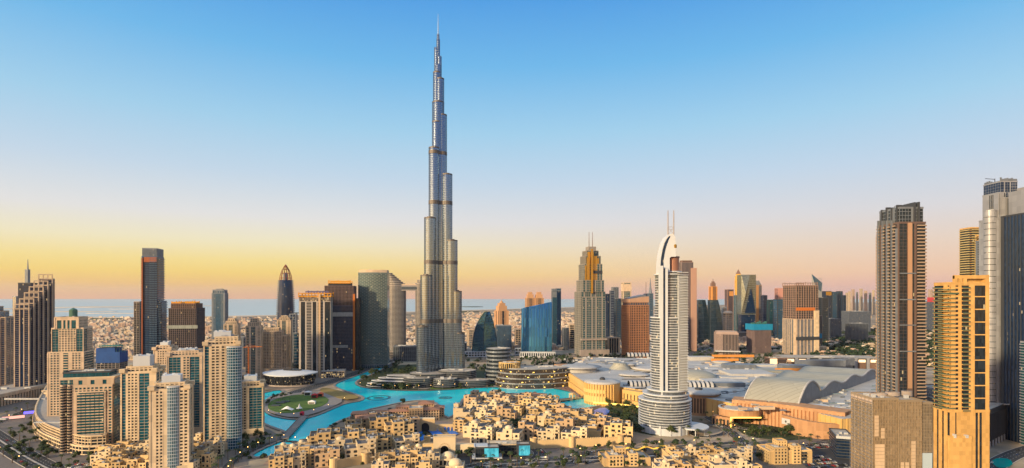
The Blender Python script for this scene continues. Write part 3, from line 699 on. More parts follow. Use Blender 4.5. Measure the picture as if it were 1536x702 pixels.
site_crown(t, 456, 452, .1, .4, .15, .7, 5); site_crown(t, 456, 451.5, .55, .85, .15, .7, 5)
# --- M..P: towers towards the sea
t = T('blue_striped_tower', 'slim grey tower with blue centre strip standing alone against the sea', 318, 342, 2200, 8, .8, M_GREYM, G_BLUE)
t.V(0, 1, 0, 1, 0, 440, [[(.1, SOLID), (.2, BAND), (.4, CURT), (.2, BAND), (.1, SOLID)], [(.15, SOLID), (.7, CURT2), (.15, SOLID)], CURT2, CURT2], corner=2)
t.V(.04, .96, .04, .96, t.z(440), 435, S('fin', 12, 9, .5, 2.5, .8), solidtop=4, plant=3)
t.bx('helipad', [(.25, .75, .2, .8, t.z(435) + 2, t.z(433.2))], M_GREYM)
for lab, xl, xr, D, y0, y1 in [('round shouldered beige tower with stepped crown left of the lakeside towers', 336, 360, 1320, 486, 478), ('beige tower with dark teal front and stepped crown behind the small lake corner tower', 369, 394, 1300, 489, 478), ('slim beige tower rising behind the wide gridded block', 416, 438, 1450, 480, 474)]:
    t = T('beige_stepped_tower', lab, xl, xr, D, 14, .9, M_BEIGE, G_TEAL, 'residential tower')
    t.V(0, 1, 0, 1, 0, y0, [[(.2, S('balc', 3.6, 4, .8, .5, .3, 1.6, 1.0)), (.15, SOLID), (.3, CURT2), (.15, SOLID), (.2, PUNCH)], PUNCH, PUNCH, PUNCH], corner=1.8, plant=2)
    t.V(.12, .88, .12, .88, t.z(y0), (y0 + y1) / 2, PUNCHW, corner=1.5); t.V(.26, .74, .26, .74, t.z((y0 + y1) / 2), y1, PUNCHW, corner=1.5, plant=2)
t = T('gridded_block', 'wide pale block with a dense window grid behind the white roofed opera hall', 390, 433, 1370, 12, .6, M_BEIGE, G_WIN, 'apartment block')
t.V(0, .82, 0, 1, 0, 496, [S('grid', 3.6, 3.6, 1.5, 1.6, .5), PUNCH, PUNCH, PUNCH], corner=2, solidtop=3, plant=3)
t.V(.8, 1, .05, 1, 0, 503, PUNCHW, corner=2); t.V(.15, .7, .2, .8, t.z(496), 492, PUNCHW)
t.bx('podium', [(-.25, 1.15, -.2, .0, 0, 16)], M_BEIGE)
# pointed tower
b = Bld('pointed_tower', 'dark bullet shaped tower ending in an open lattice point', 'skyscraper', XD(428.5, 2000), 2000, radians(10), M_GREYM, G_BLUE)
z = lambda y: Z(y, 2000); k = 2000 / F
prof = [(11.8, 524), (11.8, 478), (11.2, 455), (9.8, 430), (9.0, 420)]
g = MB(); g.lathe([(r * k, z(y)) for r, y in prof], 20); b.part('glazing', g, G_NAVY)
for s_ in (-1, 1):
    mb = MB()
    for i in range(len(prof) - 1):
        (r0, y0), (r1, y1) = prof[i], prof[i + 1]
        for j in range(8):
            u0, u1 = j / 8, (j + .6) / 8; ra = (r0 + (r1 - r0) * u0) * k; zz0, zz1 = z(y0 + (y1 - y0) * u0), z(y0 + (y1 - y0) * u1)
            mb.box(s_ * ra - 2.5, s_ * ra + 2.5, -9, 9, zz0, zz1)
    b.part('balcony_stack', mb, M_GREYM)
mb = MB()
for q_ in range(12):
    a = 2 * pi * q_ / 12; P = [(r * k * cos(a), r * k * sin(a), z(y)) for r, y in [(9.0, 421), (8.2, 414), (5.6, 406), (2.2, 400), (.3, 397)]]
    mb.tube(P, 1.1, n=5)
for r, y in [(8.6, 417), (7.2, 410), (4.6, 404)]:
    P = [(r * k * cos(2 * pi * j / 12), r * k * sin(2 * pi * j / 12), z(y)) for j in range(13)]; mb.tube(P, .8, n=5)
b.part('lattice_crown', mb, M_COPPER_GLINT)
mb = MB(); mb.lathe([(4 * k, z(420)), (4 * k, z(412)), (2 * k, z(409))], 12); b.part('crown_core', mb, M_GREYM)
# --- Q, R: the two lit towers under construction by the channel
M_HOIST = paint('orange_hoist', (.55, .16, .03), .1, .2)
t = T('striped_building_site', 'unfinished tower with pale vertical strips and a yellow and blue work platform crown', 448, 500, 1339, 12, .8, M_GREYM, G_DARK, cat='building site')
ST_ = [(.05, SOLID), (.14, None), (.04, SOLID), (.16, BAND), (.04, SOLID), (.12, None), (.04, SOLID), (.18, BAND), (.05, SOLID), (.18, None)]
t.V(.02, .98, 0, 1, 0, 452, [ST_, ST_, SITE, SITE], wall=paint('pale_strip', (.48, .42, .36), .1), parapet=.3)
t.V(.02, .98, .02, .98, t.z(452), 443, SITE, wall=M_CONC, parapet=.3, gl=G_WARM); site_crown(t, 446, 439, 0, 1, 0, 1, 11)
site_crown(t, 441, 436, .2, .85, .2, .8, 8, paint('blue_formwork', (.10, .10, .22), .2, .3))
t.bx('hoist', [(.62, .68, -.07, -.01, 0, t.z(441))], paint('pale_hoist', (.6, .42, .25), .1))
t = T('dark_scaffold_site', 'dark tower under construction with yellow top platform and an orange hoist', 487, 540, 1450, 10, .8, M_DARK, G_DARK, cat='building site')
ST2 = S('frame', 3.6, 2.6, .7, .6, .7)
t.V(.0, .88, 0, 1, 0, 458, ST2, wall=paint('purple_grey_panel', (.12, .11, .14), .3, .3), parapet=.3, gl=G_NAVY)
t.V(.0, .88, .02, .98, t.z(458), 429, SITE, wall=paint('dusky_concrete', (.18, .12, .12), .2), parapet=.3, gl=G_DARK)
t.V(.1, .76, .15, .85, t.z(429), 425, SITE, parapet=.3); site_crown(t, 426, 421, .1, .76, .15, .85, 10)
for nb_ in [(-.01, .89, -.02, -.005, t.z(474), t.z(468)), (.1, .7, -.02, -.005, t.z(520), t.z(516))]: t.bx('netting', [nb_], paint('pale_netting', (.4, .38, .36), .3, .3))
t.bx('hoist', [(.86, .92, -.05, .0, 0, t.z(441))], M_HOIST)
t.V(.92, 1.04, .2, .9, 0, 448, CURT2)
b = Bld('sales_pavilion', 'low three storey framed pavilion at the foot of the striped building site', 'pavilion', *G(499, 567), radians(12), M_CONC, G_WARM)
b.vol(rect(-26, 26, 0, 40), 0, 15, S('frame', 5, 6, .9, .9, 1.0), plant=6)
# --- S: grey green curved tower with woven front
w = 43 * 1480 / F; k = 1480
b = Bld('curved_grid_tower', 'broad curved tower with a woven green grey grid front beside the bridge towers', 'skyscraper', XD(559.5, k), k, radians(4), paint('grey_green_frame', (.23, .27, .25), .12), G_TEAL)
n = 14; poly = [(-w / 2 + w * i / n, -8 * sin(pi * i / n) - 2) for i in range(n + 1)] + [(w / 2, 34), (-w / 2, 34)]
zt = Z(409, k)
GR = S('grid', 3.6, 2.7, .9, .75, .8)
b.vol(poly, 0, zt, [GR] * n + [BAND, BAND, BAND], parapet=.5)
mb = MB()      # the alternating balcony trays that give the front its weave
for i in range(n):
    L, tt, nn = edge(poly[i], poly[i + 1])
    for f in range(int(zt / 3.6)):
        if (f + i) % 2: mb.obox(poly[i], tt, nn, 0, L * .55, .9, 1.7, f * 3.6 + .2, f * 3.6 + 1.5)
b.part('balcony_tray', mb, b.wall)
b.vol(offset(poly, -1.5), zt, Z(405.5, k), SOLID, wall=M_BEIGE, plant=3)
b.vol(offset(poly, 6), 0, 9, S('frame', 4.5, 6, .8, .8, .8), wall=M_GREYM)
# --- T: the pair joined by a sky bridge
D2 = 1750; kk = D2 / F
b = Bld('bridge_towers', 'twin layered oval towers joined near the top by a sky bridge', 'skyscraper', XD(609, D2), D2, 0, paint('warm_band', (.31, .28, .27), .1, .08, .5, .2), glass('mid_grey_glass', (.11, .125, .14), .4))
BB = S('band', 3.7, 3, 1.3, .3, .9); z = lambda y: Z(y, D2)
def ov(x0, x1, dp=16, n=20): return ell((x1 - x0) / 2 * kk, dp, n, ((x0 + x1) / 2 - 609) * kk, 0)
b.vol(ov(580, 609), 0, z(428), BB, parapet=.6)
for i in range(7): b.vol(ov(580 + .8, 607.5 - i * 3.1, 15 - i), z(428 - i * 2.6), z(428 - (i + 1) * 2.6), BB, parapet=.6)
b.vol(ov(623, 641), 0, z(425), BB, parapet=.6); b.vol(ov(626, 640, 13), z(425), z(420), BB, parapet=.6)
mb = MB(); mb.box((597 - 609) * kk, (637 - 609) * kk, -13, 13, z(436), z(428)); bd = b.part('sky_bridge', mb, b.wall)
mb = MB(); mb.box((600 - 609) * kk, (634 - 609) * kk, -13.4, -13.02, z(434.5), z(430)); b.part('bridge_glazing', mb, G_SILV, bd)
mb = MB(); mb.box((598 - 609) * kk, (636 - 609) * kk, -11, 11, z(427.9), z(426.5)); b.part('pool_deck', mb, M_BEIGE, bd)
b.vol(rect((585 - 609) * kk, (640 - 609) * kk, -32, -14), 0, 20, S('band', 5, 3, 1.6, .3, 1.2), plant=4, wall=M_CONC)
# ------------------------------------------------------------------ the tallest tower
D3 = 1240; k3 = D3 / F
M_FIN = paint('steel_fin', (.20, .25, .31), .05, .05, .32, .8)
M_SPAN = paint('steel_spandrel', (.22, .275, .34), .05, .05, .28, .85)
G_BURJ = glass('silver_blue_glass', (.29, .37, .46), .9, .1, (1.5, 1.5, 3.9), wob=.004, var=.1)
M_LOUV = paint('dark_louvre', (.13, .115, .105), .2, .2, .5, .4)
b = Bld('supertall_tower', 'tallest tower, silvery tapering bundle of rounded tubes with needle spire above the lake', 'skyscraper', XD(658, D3), D3, 0, M_FIN, G_BURJ)
zz = lambda y: Z(y, D3)
tubes = []      # (x, y, radius, top row)
def wing(ang, lst):
    for r, R_, y in lst: tubes.append((r * cos(radians(ang)), r * sin(radians(ang)), R_, y))
wing(-2, [(46, 11.5, 500), (39, 12, 438), (28, 13.5, 362), (18, 12, 263), (8, 10, 174)])
wing(232, [(48, 12.5, 489), (37, 12.5, 415), (26, 12.5, 330), (14, 11.5, 225), (6, 10, 185)])
wing(122, [(52, 12, 525), (40, 12, 455), (28, 12, 393), (18, 12, 296), (8, 10, 155)])
tubes += [(-1, 0, 13, 155), (-3.5, 0, 8.5, 110), (3.5, -1.5, 8.5, 120), (-1, 0, 7, 98), (-5, 0, 4.6, 72), (1.5, 0, 4.6, 85), (-1, 0, 3.4, 60), (-1.2, 0, 2.4, 52)]
MECH = [(233.5, 228.5), (308, 302.5), (397, 391.5), (484, 478), (562, 556)]
for (x, y, R_, top) in tubes:
    n = 20 if R_ > 6 else 12; P = ell(R_, R_, n, x, y); zt = zz(top)
    g = MB(); g.prism(P, 0, zt, 0); b.part('glazing', g, G_BURJ, smooth=False)
    fr = MB(); nf = int(zt / 3.9)
    for f in range(nf):
        z0 = f * 3.9
        if R_ < 8 and f * 3.9 < 500: continue
        fr.ring(offset(P, .28), P, z0, z0 + .8)
    b.part('spandrel_band', fr, M_SPAN)
    fn = MB(); m = max(12, int(2 * pi * R_ / 3.0))
    zb = 0 if R_ >= 8 else 500
    for q_ in range(m):
        a = 2 * pi * q_ / m; c, s_ = cos(a), sin(a); o = (x + c * R_ * .985, y + s_ * R_ * .985); fn.obox(o, (-s_, c), (c, s_), -.09, .09, 0, .5, zb, zt + 1.5, 0)
    b.part('fin', fn, M_FIN)
    if R_ >= 8:
        for (ya, yb) in MECH:
            mb = MB()
            if zz(yb) < zt: mb.ring(offset(P, .75), P, zz(ya), zz(yb)); b.part('mechanical_band', mb, M_LOUV)
        rf = MB(); rf.prism(ell(R_ * .55, R_ * .5, 12, x, y), zt - 1, zt + 4.5); rf.ring(offset(P, .5), offset(P, -.4), zt - .5, zt + 2.4); b.part('roof', rf, M_LOUV)
mb = MB(); mb.tube([(-1.2, 0, zz(54)), (-1.2, 0, zz(38)), (-1.2, 0, zz(21))], 1.2, r1=.35, n=10); b.part('spire', mb, M_SPAN)
# its curved lower terraces
for (px, dy, rx, ry, z1) in [(630, -70, 34, 24, 20), (668, -84, 24, 16, 19), (703, -66, 44, 20, 14), (646, -44, 44, 32, 26), (686, -36, 40, 30, 30)]:
    x0 = XD(px, D3 + dy) - XD(658, D3)
    b.vol(ell(rx, ry, 26, x0, dy), 0, z1, S('band', 4, 3, 1.0, .3, 1.3), wall=paint('dusky_band', (.15, .155, .165), .12), gl=G_DARK, plant=4, parapet=.8)
# white layered club house in the park
b = Bld('terraced_pavilion', 'low white terraced pavilion among park trees left of the tallest tower', 'pavilion', *G(594, 579), radians(-6), M_WHITE, G_DARK)
for i, (w_, z0, z1) in enumerate([(62, 0, 6), (60, 6, 11.5), (52, 11.5, 17), (40, 17, 22)]):
    b.vol(ell(w_, 20 - i * 2, 26, i * 6, i * 3), z0, z1, S('band', 5.6, 3, 1.4, .3, 2.2), plant=2, parapet=.5)
# --- white roofed opera hall
Do = 1165; ko = Do / F
b = Bld('opera_hall', 'dark glass hall under a sweeping white oval roof behind the round lawn', 'concert hall', XD(427, Do), Do + 30, radians(-4), M_CONC, G_DARK)
w2 = 41 * ko
g = MB(); hull = ell(w2 * .86, 30, 36); tp = ell(w2 * .97, 38, 36); g.prism(hull, 3, 24, 0, top_poly=tp); b.part('glazing', g, glass('opera_glass', (.03, .035, .045), .3, .12, (1.5, 1.5, 2.2), lit=.03))
fr = MB()
for i in range(36):
    fr.tube([(*hull[i], 0), (*offset(tp, .3)[i], 24)], .45, n=5)
b.part('facade', fr, M_DARK)
fr = MB(); fr.ring(offset(hull, 2.5), offset(hull, -1), 0, 3); fr.ring(offset(hull, 2.2), offset(hull, -1), 9, 10); b.part('terrace_band', fr, M_CONC)
r = MB(); N = 40; rows = []
for q_ in range(7):
    u = 1 - q_ / 6
    rows.append([(w2 * 1.02 * max(u, .01) * cos(2 * pi * i / N), 41 * max(u, .01) * sin(2 * pi * i / N), 24.5 + 7.5 * (1 - u * u) + 4.5 * (cos(2 * pi * i / N) * u) ** 2 * .6) for i in range(N)])
r.loft(rows, closed=True); r.loft([[(x, y, z_ - 2.0) for x, y, z_ in rows[0]], rows[0]], closed=True); b.part('roof', r, M_WHITE, smooth=True)
mb = MB(); P = ell(20, 8, 24, 6, -3); mb.prism(P, 31, 33.4); b.part('skylight', mb, M_DOT)
# ------------------------------------------------------------------ behind the tower to the right: glass icons
Dv = 1780; kv = Dv / F
b = Bld('sail_glass_building', 'curved dark glass sail shaped building with golden reflection right of the tallest tower', 'office building', XD(727, Dv), Dv, radians(6), M_GREYM, G_BLUE)
H0 = Z(467, Dv); rows = []; base = 19 * kv
for i in range(15):
    u = i / 14; z_ = H0 * u
    xl = -base + (base * 1.0) * u ** 3.0; xr = base - (base * .62) * u ** 2.2
    rows.append([(xl, -14, z_), ((xl * .55 + xr * .45), -22 + 8 * u, z_), (xr, -10, z_), (xr, 22, z_), (xl, 22, z_)])
g = MB(); g.loft(rows, closed=True); g.face([rows[-1][i] for i in range(5)]); b.part('glazing', g, glass('sail_glass', (.07, .19, .30), .75, .07, (3, 3, 4), wob=.03))
mb = MB()
for s_ in (0, 1, 2): mb.tube([(p[s_][0], p[s_][1] - .3, p[s_][2]) for p in rows], .8, n=5)
for i in range(1, 14): mb.tube([rows[i][0], rows[i][1], rows[i][2]], .28, n=4)
b.part('facade', mb, M_DARK)
b.vol(rect(-70, 64, -30, 30), 0, 16, S('grid', 7, 9, 2.5, 2.2, .8), wall=M_WHITE, gl=G_DARK, plant=5)
# beige pointed
t = T('domed_beige_tower', 'tan tower with stepped pointed top between the sail and the blue glass slab', 742, 762.5, 2600, 20, 1, paint('tan_stone', (.52, .30, .16), .08), G_DARK)
t.V(0, 1, 0, 1, 0, 466, [[(.2, SOLID), (.2, PUNCH), (.2, None), (.2, PUNCH), (.2, SOLID)]] * 4, corner=3)
t.V(.1, .9, .1, .9, t.z(466), 459, SOLID); t.V(.22, .78, .22, .78, t.z(459), 455, SOLID)
mb = MB(); mb.lathe([(.22 * t.w, t.z(455)), (.16 * t.w, t.z(453)), (.05 * t.w, t.z(451)), (.01, t.z(448.5))], 12); t.part('dome', mb, t.wall)
t = T('ribbed_office_block', 'boxy blue grey ribbed office block beside the curved sail', 743, 767, 1950, 8, .7, M_GREYM, G_BLUE, 'office building')
t.V(0, 1, 0, 1, 0, 488, S('fin', 30, 4.2, .5, 1.0, .8), plant=4, solidtop=2)
# blue slab with the raked top
Dy = 1800; ky = Dy / F
b = Bld('raked_glass_building', 'bright blue mirror glass slab with raked wavy top', 'office building', XD(805, Dy), Dy, radians(-4), M_DARK, glass('mirror_blue', (.05, .21, .42), .85, .05, (4.2, 9.2, 30), wob=.025, var=.2))
n = 12; wv = 23 * ky; poly = [(-wv + 2 * wv * i / n, -10 - 4 * sin(pi * i / n)) for i in range(n + 1)] + [(wv, 24), (-wv, 24)]
zf = lambda x, y: Z(463 - 10 * (x + wv) / (2 * wv), Dy) + 1.6 * sin((x + wv) / (2 * wv) * 3 * pi)
top = [(x, y + (16 if y < 0 else 0)) for x, y in poly]; g = MB(); g.prism(poly, 0, zf, top_poly=top); b.part('glazing', g, b.gl)
fr = MB()
for i in range(n + 1): fr.tube([(poly[i][0], poly[i][1] - .1, 0), (top[i][0], top[i][1] - .1, zf(*top[i]))], .35, n=4)
b.part('facade', fr, M_DARK)
b.vol(rect(-70, -wv - 1, 10, 34), 0, 20, S('grid', 9, 9, 3, 2.2, .8), wall=M_WHITE, gl=G_DARK, plant=4)
b.vol(rect(-wv - 1, wv + 10, -60, -34), 0, 14, S('grid', 14, 7, 3, 2.5, .8), wall=M_WHITE, gl=G_DARK, plant=4)
for lab, xl, xr in [('left one of the twin tan towers with stepped caps behind the blue slab', 788, 802), ('right one of the twin tan towers with stepped caps behind the blue slab', 801, 815.5)]:
    t = T('twin_tan_tower', lab, xl, xr, 2750, 10, 1, MATS['tan_stone'], G_DARK, group='twin tan towers')
    t.V(0, 1, 0, 1, 0, 447, [[(.3, PUNCH), (.4, BAND), (.3, PUNCH)]] * 4, corner=3); t.V(.12, .88, .12, .88, t.z(447), 442, SOLID); t.V(.25, .75, .25, .75, t.z(442), 438.5, SOLID)
t = T('notched_blue_tower', 'slim blue slab with pale cap and pointed dark inset', 827, 841.5, 2100, 6, .8, M_GREYM, G_BLUE)
t.V(0, 1, 0, 1, 0, 436, [[(.5, CURT), (.5, CURT2)], CURT, CURT, CURT], gl=glass('deep_blue', (.02, .10, .17), .5)); t.V(.0, .5, 0, .9, t.z(436), 433.5, SOLID); t.V(.5, 1, 0, 1, t.z(436), 433, CURT)
mb = MB(); mb.prism([(.02 * t.w, -.53 * t.d), (.48 * t.w, -.53 * t.d), (.48 * t.w, -.51 * t.d), (.02 * t.w, -.51 * t.d)], 5, t.z(437)); t.part('dark_inset', mb, G_NAVY)
t.bx('pale_band', [(.0, .5, -.03, .0, t.z(446), t.z(437))], M_GREYM)
# --- AB: stepped tower with twin masts, its upper front lit golden
t = T('twin_mast_tower', 'stepped tower with twin masts and golden light painted on its crown', 862, 909, 1821, 12, .9, paint('bronze_stone', (.26, .235, .21), .1), G_TEAL)
GG = S('grid', 7.2, 5.5, 1.1, .9, .8); GF = S('fin', 3.6, 3.6, .5, .9, .8)
E = [(.1, GG), (.06, SOLID), (.22, GG), (.06, SOLID), (.12, GG), (.06, SOLID), (.22, GG), (.06, SOLID), (.1, GG)]
t.V(0, 1, .1, 1, 0, 438, [E, E, GG, E]); t.V(.04, .96, .0, .96, 0, 446, [E, E, GG, E])
t.V(.07, .93, .06, .94, t.z(438), 421, [E, E, GG, E])
t.V(.15, .87, .1, .9, t.z(421), 397, [E, E, GG, E]); t.V(.2, .82, .14, .86, t.z(397), 385, GF); t.V(.27, .75, .2, .8, t.z(385), 377, GF); t.V(.38, .68, .3, .7, t.z(377), 371, SOLID)
M_GOLD = paint('gold_and_sunlight', (.62, .36, .07), .15, .06, .25, .75)
t.bx('painted_crown_light', [(.38, .46, -.01, .06, t.z(440), t.z(375)), (.47, .52, .09, .13, t.z(421), t.z(379)), (.67, .74, .11, .15, t.z(410), t.z(388)), (.50, .66, .09, .13, t.z(421), t.z(385)), (.22, .34, .06, .1, t.z(421), t.z(387)), (.28, .37, .1, .16, t.z(397), t.z(379)), (.15, .2, .05, .1, t.z(421), t.z(399))], M_GOLD)  # golden sunlight on the upper front, painted as gold boxes
t.bx('sky_band', [(.14, .88, .07, .1, t.z(411), t.z(406.5))], M_DARK)
for fx in (.455, .60): steel_mast(t, [((fx - .5) * t.w, 0, t.z(372)), ((fx - .5) * t.w, 0, t.z(348))], 1.3, M_BROWN, 'mast', .7)
t.bx('podium_band', [(-.03, 1.03, -.06, .1, t.z(509), t.z(506.5)), (-.1, 1.1, -.12, .0, 0, 20)], M_CONC)
# --- AD: brown tower with slanted cap
t = T('brown_slant_tower', 'copper brown fluted tower with slanted grey cap in front of the dark office towers', 933, 973, 1750, 14, .9, paint('copper_stone', (.40, .19, .10), .1), G_DARK)
t.V(0, 1, 0, 1, 0, 458, [S('grid', 7.2, 5.6, 1.2, 2.0, 1.2)] * 4, corner=2); t.V(.03, .97, .03, .97, t.z(458), 453.5, S('fin', 8, 6, .5, 1.2, .6), gl=G_BLUE)
mb = MB(); mb.prism(t.R(-.01, 1.01, -.01, 1.01), t.z(453.5), lambda x, y: t.z(448.5) + 8 * (x / t.w + .5)); t.part('slant_cap', mb, paint('pale_copper', (.50, .30, .19), .1))
mb = MB(); mb.prism(t.R(.1, 1.0, .3, .95), t.z(449), lambda x, y: t.z(447) + 12 * (x / t.w + .4)); t.part('roof_shell', mb, M_GREYM)
# --- AE: the white hotel tower with a sail crown
De = 787; ke = De / F
b = Bld('white_sail_tower', 'white balconied hotel tower with curved sail crown and twin masts on a round tiered base', 'skyscraper', XD(999, De), De, 0, M_WHITE, G_DARK)
ze = lambda y: Z(y, De); X = lambda px: (px - 999) * ke
G_EV = glass('hotel_glass', (.13, .15, .175), .3, .1, (2.0, 2.0, 3.5), lit=.02)
def tier(x0, x1, ry, z0, z1, fh=3.55, bal=1.5, n=34, cy=0, band=.7, name='facade'):
    P = ell((X(x1) - X(x0)) / 2, ry, n, (X(x0) + X(x1)) / 2, cy)
    g = MB(); g.prism(P, z0, z1, 0); b.part('glazing', g, G_EV)
    fr = MB()
    for f in range(int((z1 - z0) / fh)): fr.ring(offset(P, bal), offset(P, -.2), z0 + f * fh, z0 + f * fh + band)
    fr.prism(offset(P, bal), z1 - .6, z1 + .8); b.part(name, fr, M_WHITE); return P
P = tier(960, 1034, 35, 8, ze(597), bal=1.6, n=40)
g = MB(); g.ring(offset(P, 1.3), offset(P, -3), 0, 9.5); b.part('base_wall', g, M_WHITE)
for i in range(7):
    a = 2 * pi * (i + .5) / 7 * .42 + pi * 1.06; mb = MB(); c_, s_ = cos(a), sin(a); o = ((X(960) + X(1034)) / 2 + c_ * 34.5, s_ * 35)
    mb.obox(o, (-s_, c_), (c_, s_), -1.3, 1.3, 0, 2.2, 0, 13); b.part('column', mb, M_WHITE)
tier(966, 1031, 31, ze(597), ze(589), bal=1.4); tier(972, 1030, 27, ze(589), ze(583), bal=1.2)
tier(977.5, 1027, 21, ze(583), ze(476), bal=1.7); tier(983, 1023, 18, ze(476), ze(412), bal=1.7); tier(989, 1021, 15, ze(412), ze(408), bal=1.3)
tier(1001, 1016.5, 8, ze(408), ze(386.5), bal=.3, band=.7)
mb = MB(); mb.prism(ell(9.4, 9.5, 24, X(1009)), ze(387), ze(385)); mb.prism(ell(8.7, 9, 24, X(1009)), ze(409), ze(386.5), 1); b.part('copper_drum', mb, [M_BROWN, paint('copper_drum_panel', (.36, .18, .12), .1, .1, .4, .4)])
# front blade: white fin, dark glass stripe, running up the left front into the sail
yf = -21.5
mb = MB(); mb.box(X(985.4), X(988), yf - 2.2, 0, 40, ze(400)); mb.box(X(991.2), X(994.8), yf - 2.4, 0, 40, ze(404)); b.part('front_blade', mb, M_WHITE)
mb = MB(); mb.box(X(988) + .01, X(991.2) - .01, yf - 1.6, 0, 40, ze(404)); b.part('glass_stripe', mb, G_NAVY)
mb = MB()
for i in range(9): mb.box(X(1010.5) + i * 1.6, X(1010.5) + i * 1.6 + .5, -24.2 + i * .55, -8, ze(583), ze(415))
for f in range(46): mb.box(X(1010.5), X(1025), -23.4, -8, ze(583) + f * 3.55 + 2, ze(583) + f * 3.55 + 2.6)
b.part('grid_panel', mb, M_WHITE)
sail = [(985.5, 412), (985.8, 400), (986.8, 388), (988.8, 376), (991.8, 365), (995.8, 357), (1000.5, 352.6), (1004, 352), (1006.5, 353), (1008.8, 357), (1009.6, 380), (1009.6, 386), (1003, 386), (1000.6, 388), (1000.6, 412)]
mb = MB(); fp = [(X(a), ze(c)) for a, c in sail]
i0 = len(mb.v); n = len(fp)
for dy in (-13.5, 6): mb.v += [(x, dy, z_) for x, z_ in fp]
mb.f += [tuple(range(n - 1, -1, -1)), tuple(range(n, 2 * n))] + [(i, (i + 1) % n, n + (i + 1) % n, n + i) for i in range(n)]; mb.m += [0] * (n + 2); b.part('sail_crown', mb, M_WHITE)
mb = MB(); L_ = [(986.4, 404), (987.6, 388), (989.8, 376), (992.8, 366), (996.6, 359), (1000, 355.4)]; R_ = [(991, 404), (991.4, 390), (993.2, 379), (995.6, 369.5), (998.6, 361.5), (1001.4, 356)]
mb.loft([[(X(a), -13.9, ze(c)) for a, c in L_], [(X(a), -13.9, ze(c)) for a, c in R_]]); mb.loft([[(X(a), -13.52, ze(c)) for a, c in R_], [(X(a), -13.9, ze(c)) for a, c in R_]]); b.part('crown_glass', mb, G_NAVY)
for px in (1001.4, 1010): mb = MB(); mb.tube([(X(px), -2, ze(380)), (X(px), -2, ze(322)), (X(px), -2, ze(316))], .85, n=10, r1=.5); b.part('mast', mb, M_CONC)
mb = MB()
for z0 in (ze(352), ze(345), ze(340.5)): mb.tube([(X(1001.4), -2, z0), (X(1010), -2, z0)], .25)
mb.tube([(X(1001.4), -2, ze(352)), (X(1010), -2, ze(340.5))], .2); mb.tube([(X(1010), -2, ze(352)), (X(1001.4), -2, ze(340.5))], .2); b.part('mast_bracing', mb, M_CONC)
mb = MB(); mb.lathe([(2.2, ze(373)), (2.6, ze(371)), (2.2, ze(370.9)), (2.6, ze(369)), (1.5, ze(367.5))], 12, cx=X(1008.8), cy=-12); b.part('lookout', mb, M_GOLD)
mb = MB(); P = [(X(1012), -36), (X(1030), -44), (X(1048), -38), (X(1057), -20), (X(1050), 0), (X(1036), 8), (X(1028), -14)]; mb.prism(ccw(smooth(P)), 9, 10.6); b.part('entrance_canopy', mb, M_WHITE)
for (px, y) in [(1030, -38), (1046, -30), (1052, -14)]:
    mb = MB(); mb.tube([(X(px), y, 0), (X(px), y, 9)], .7, n=8); b.part('canopy_post', mb, M_WHITE)
# --- AF
t = T('ribbed_brown_tower', 'tall ribbed grey brown slab with pink side wing behind the white sail crowned tower', 1016, 1045, 1950, 6, .9, paint('mauve_stone', (.24, .19, .18), .1), G_NAVY)
RB = S('fin', 3.6, 4.5, .5, 1.3, 1.2)
t.V(0, .78, .1, 1, 0, 394, RB); t.V(.62, 1, 0, .8, 0, 403, [SOLID, SOLID, SOLID, SOLID], wall=paint('pink_stone', (.46, .28, .21), .06))
for i in range(7): t.bx('crown_fin', [(.02 + i * .11, .06 + i * .11, .08, .6, t.z(394), t.z(391))], M_BROWN)
# ------------------------------------------------------------------ the far business district
def curved_pair(lab, xl, xr, D, y0):
    w = (xr - xl) * D / F; b = Bld('curved_glass_tower', lab, 'office building', XD((xl + xr) / 2, D), D, 0, M_DARK, glass('navy_curve', (.05, .09, .13), .6, .08, (3, 3, 4)), group='pair of curved glass towers')
    h = Z(y0, D); rows = []
    for i in range(11):
        u = i / 10; xr_ = w / 2 - .75 * w * max(0, u - .35) ** 1.6; rows.append([(-w / 2, -12, h * u), ((xr_ - w / 2) / 2, -17, h * u), (xr_, -10, h * u), (xr_, 20, h * u), (-w / 2, 20, h * u)])
    g = MB(); g.loft(rows, closed=True); g.face(rows[-1]); b.part('glazing', g, b.gl)
    mb = MB()
    for r_ in rows[1:]: mb.tube(r_[:3], .5, n=4)
    mb.tube([r_[0] for r_ in rows], .9, n=4); mb.tube([r_[2] for r_ in rows], .9, n=4); b.part('facade', mb, M_DARK)
curved_pair('left one of the two dark curved glass towers beside the ribbed slab', 1046, 1063, 2300, 450); curved_pair('right one of the two dark curved glass towers beside the ribbed slab', 1064, 1082.5, 2280, 450)
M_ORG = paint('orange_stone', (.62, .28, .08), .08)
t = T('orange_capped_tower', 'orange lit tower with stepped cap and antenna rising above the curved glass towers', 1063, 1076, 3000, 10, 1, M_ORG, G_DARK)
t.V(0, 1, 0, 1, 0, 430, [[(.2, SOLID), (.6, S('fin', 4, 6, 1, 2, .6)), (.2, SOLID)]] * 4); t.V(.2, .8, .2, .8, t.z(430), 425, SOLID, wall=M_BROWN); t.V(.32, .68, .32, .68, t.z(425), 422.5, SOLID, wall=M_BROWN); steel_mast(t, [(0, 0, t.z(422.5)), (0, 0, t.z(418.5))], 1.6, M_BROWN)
t = T('maroon_tower', 'maroon slab with glowing top corner left of the clock tower', 1087, 1100.5, 2800, 8, .8, M_BROWN, G_NAVY); t.V(0, 1, 0, 1, 0, 434.5, [[(.15, SOLID), (.7, BAND), (.15, SOLID)]] * 4); t.bx('gold_corner', [(.3, .95, -.03, .0, t.z(444), t.z(437))], M_ORG)
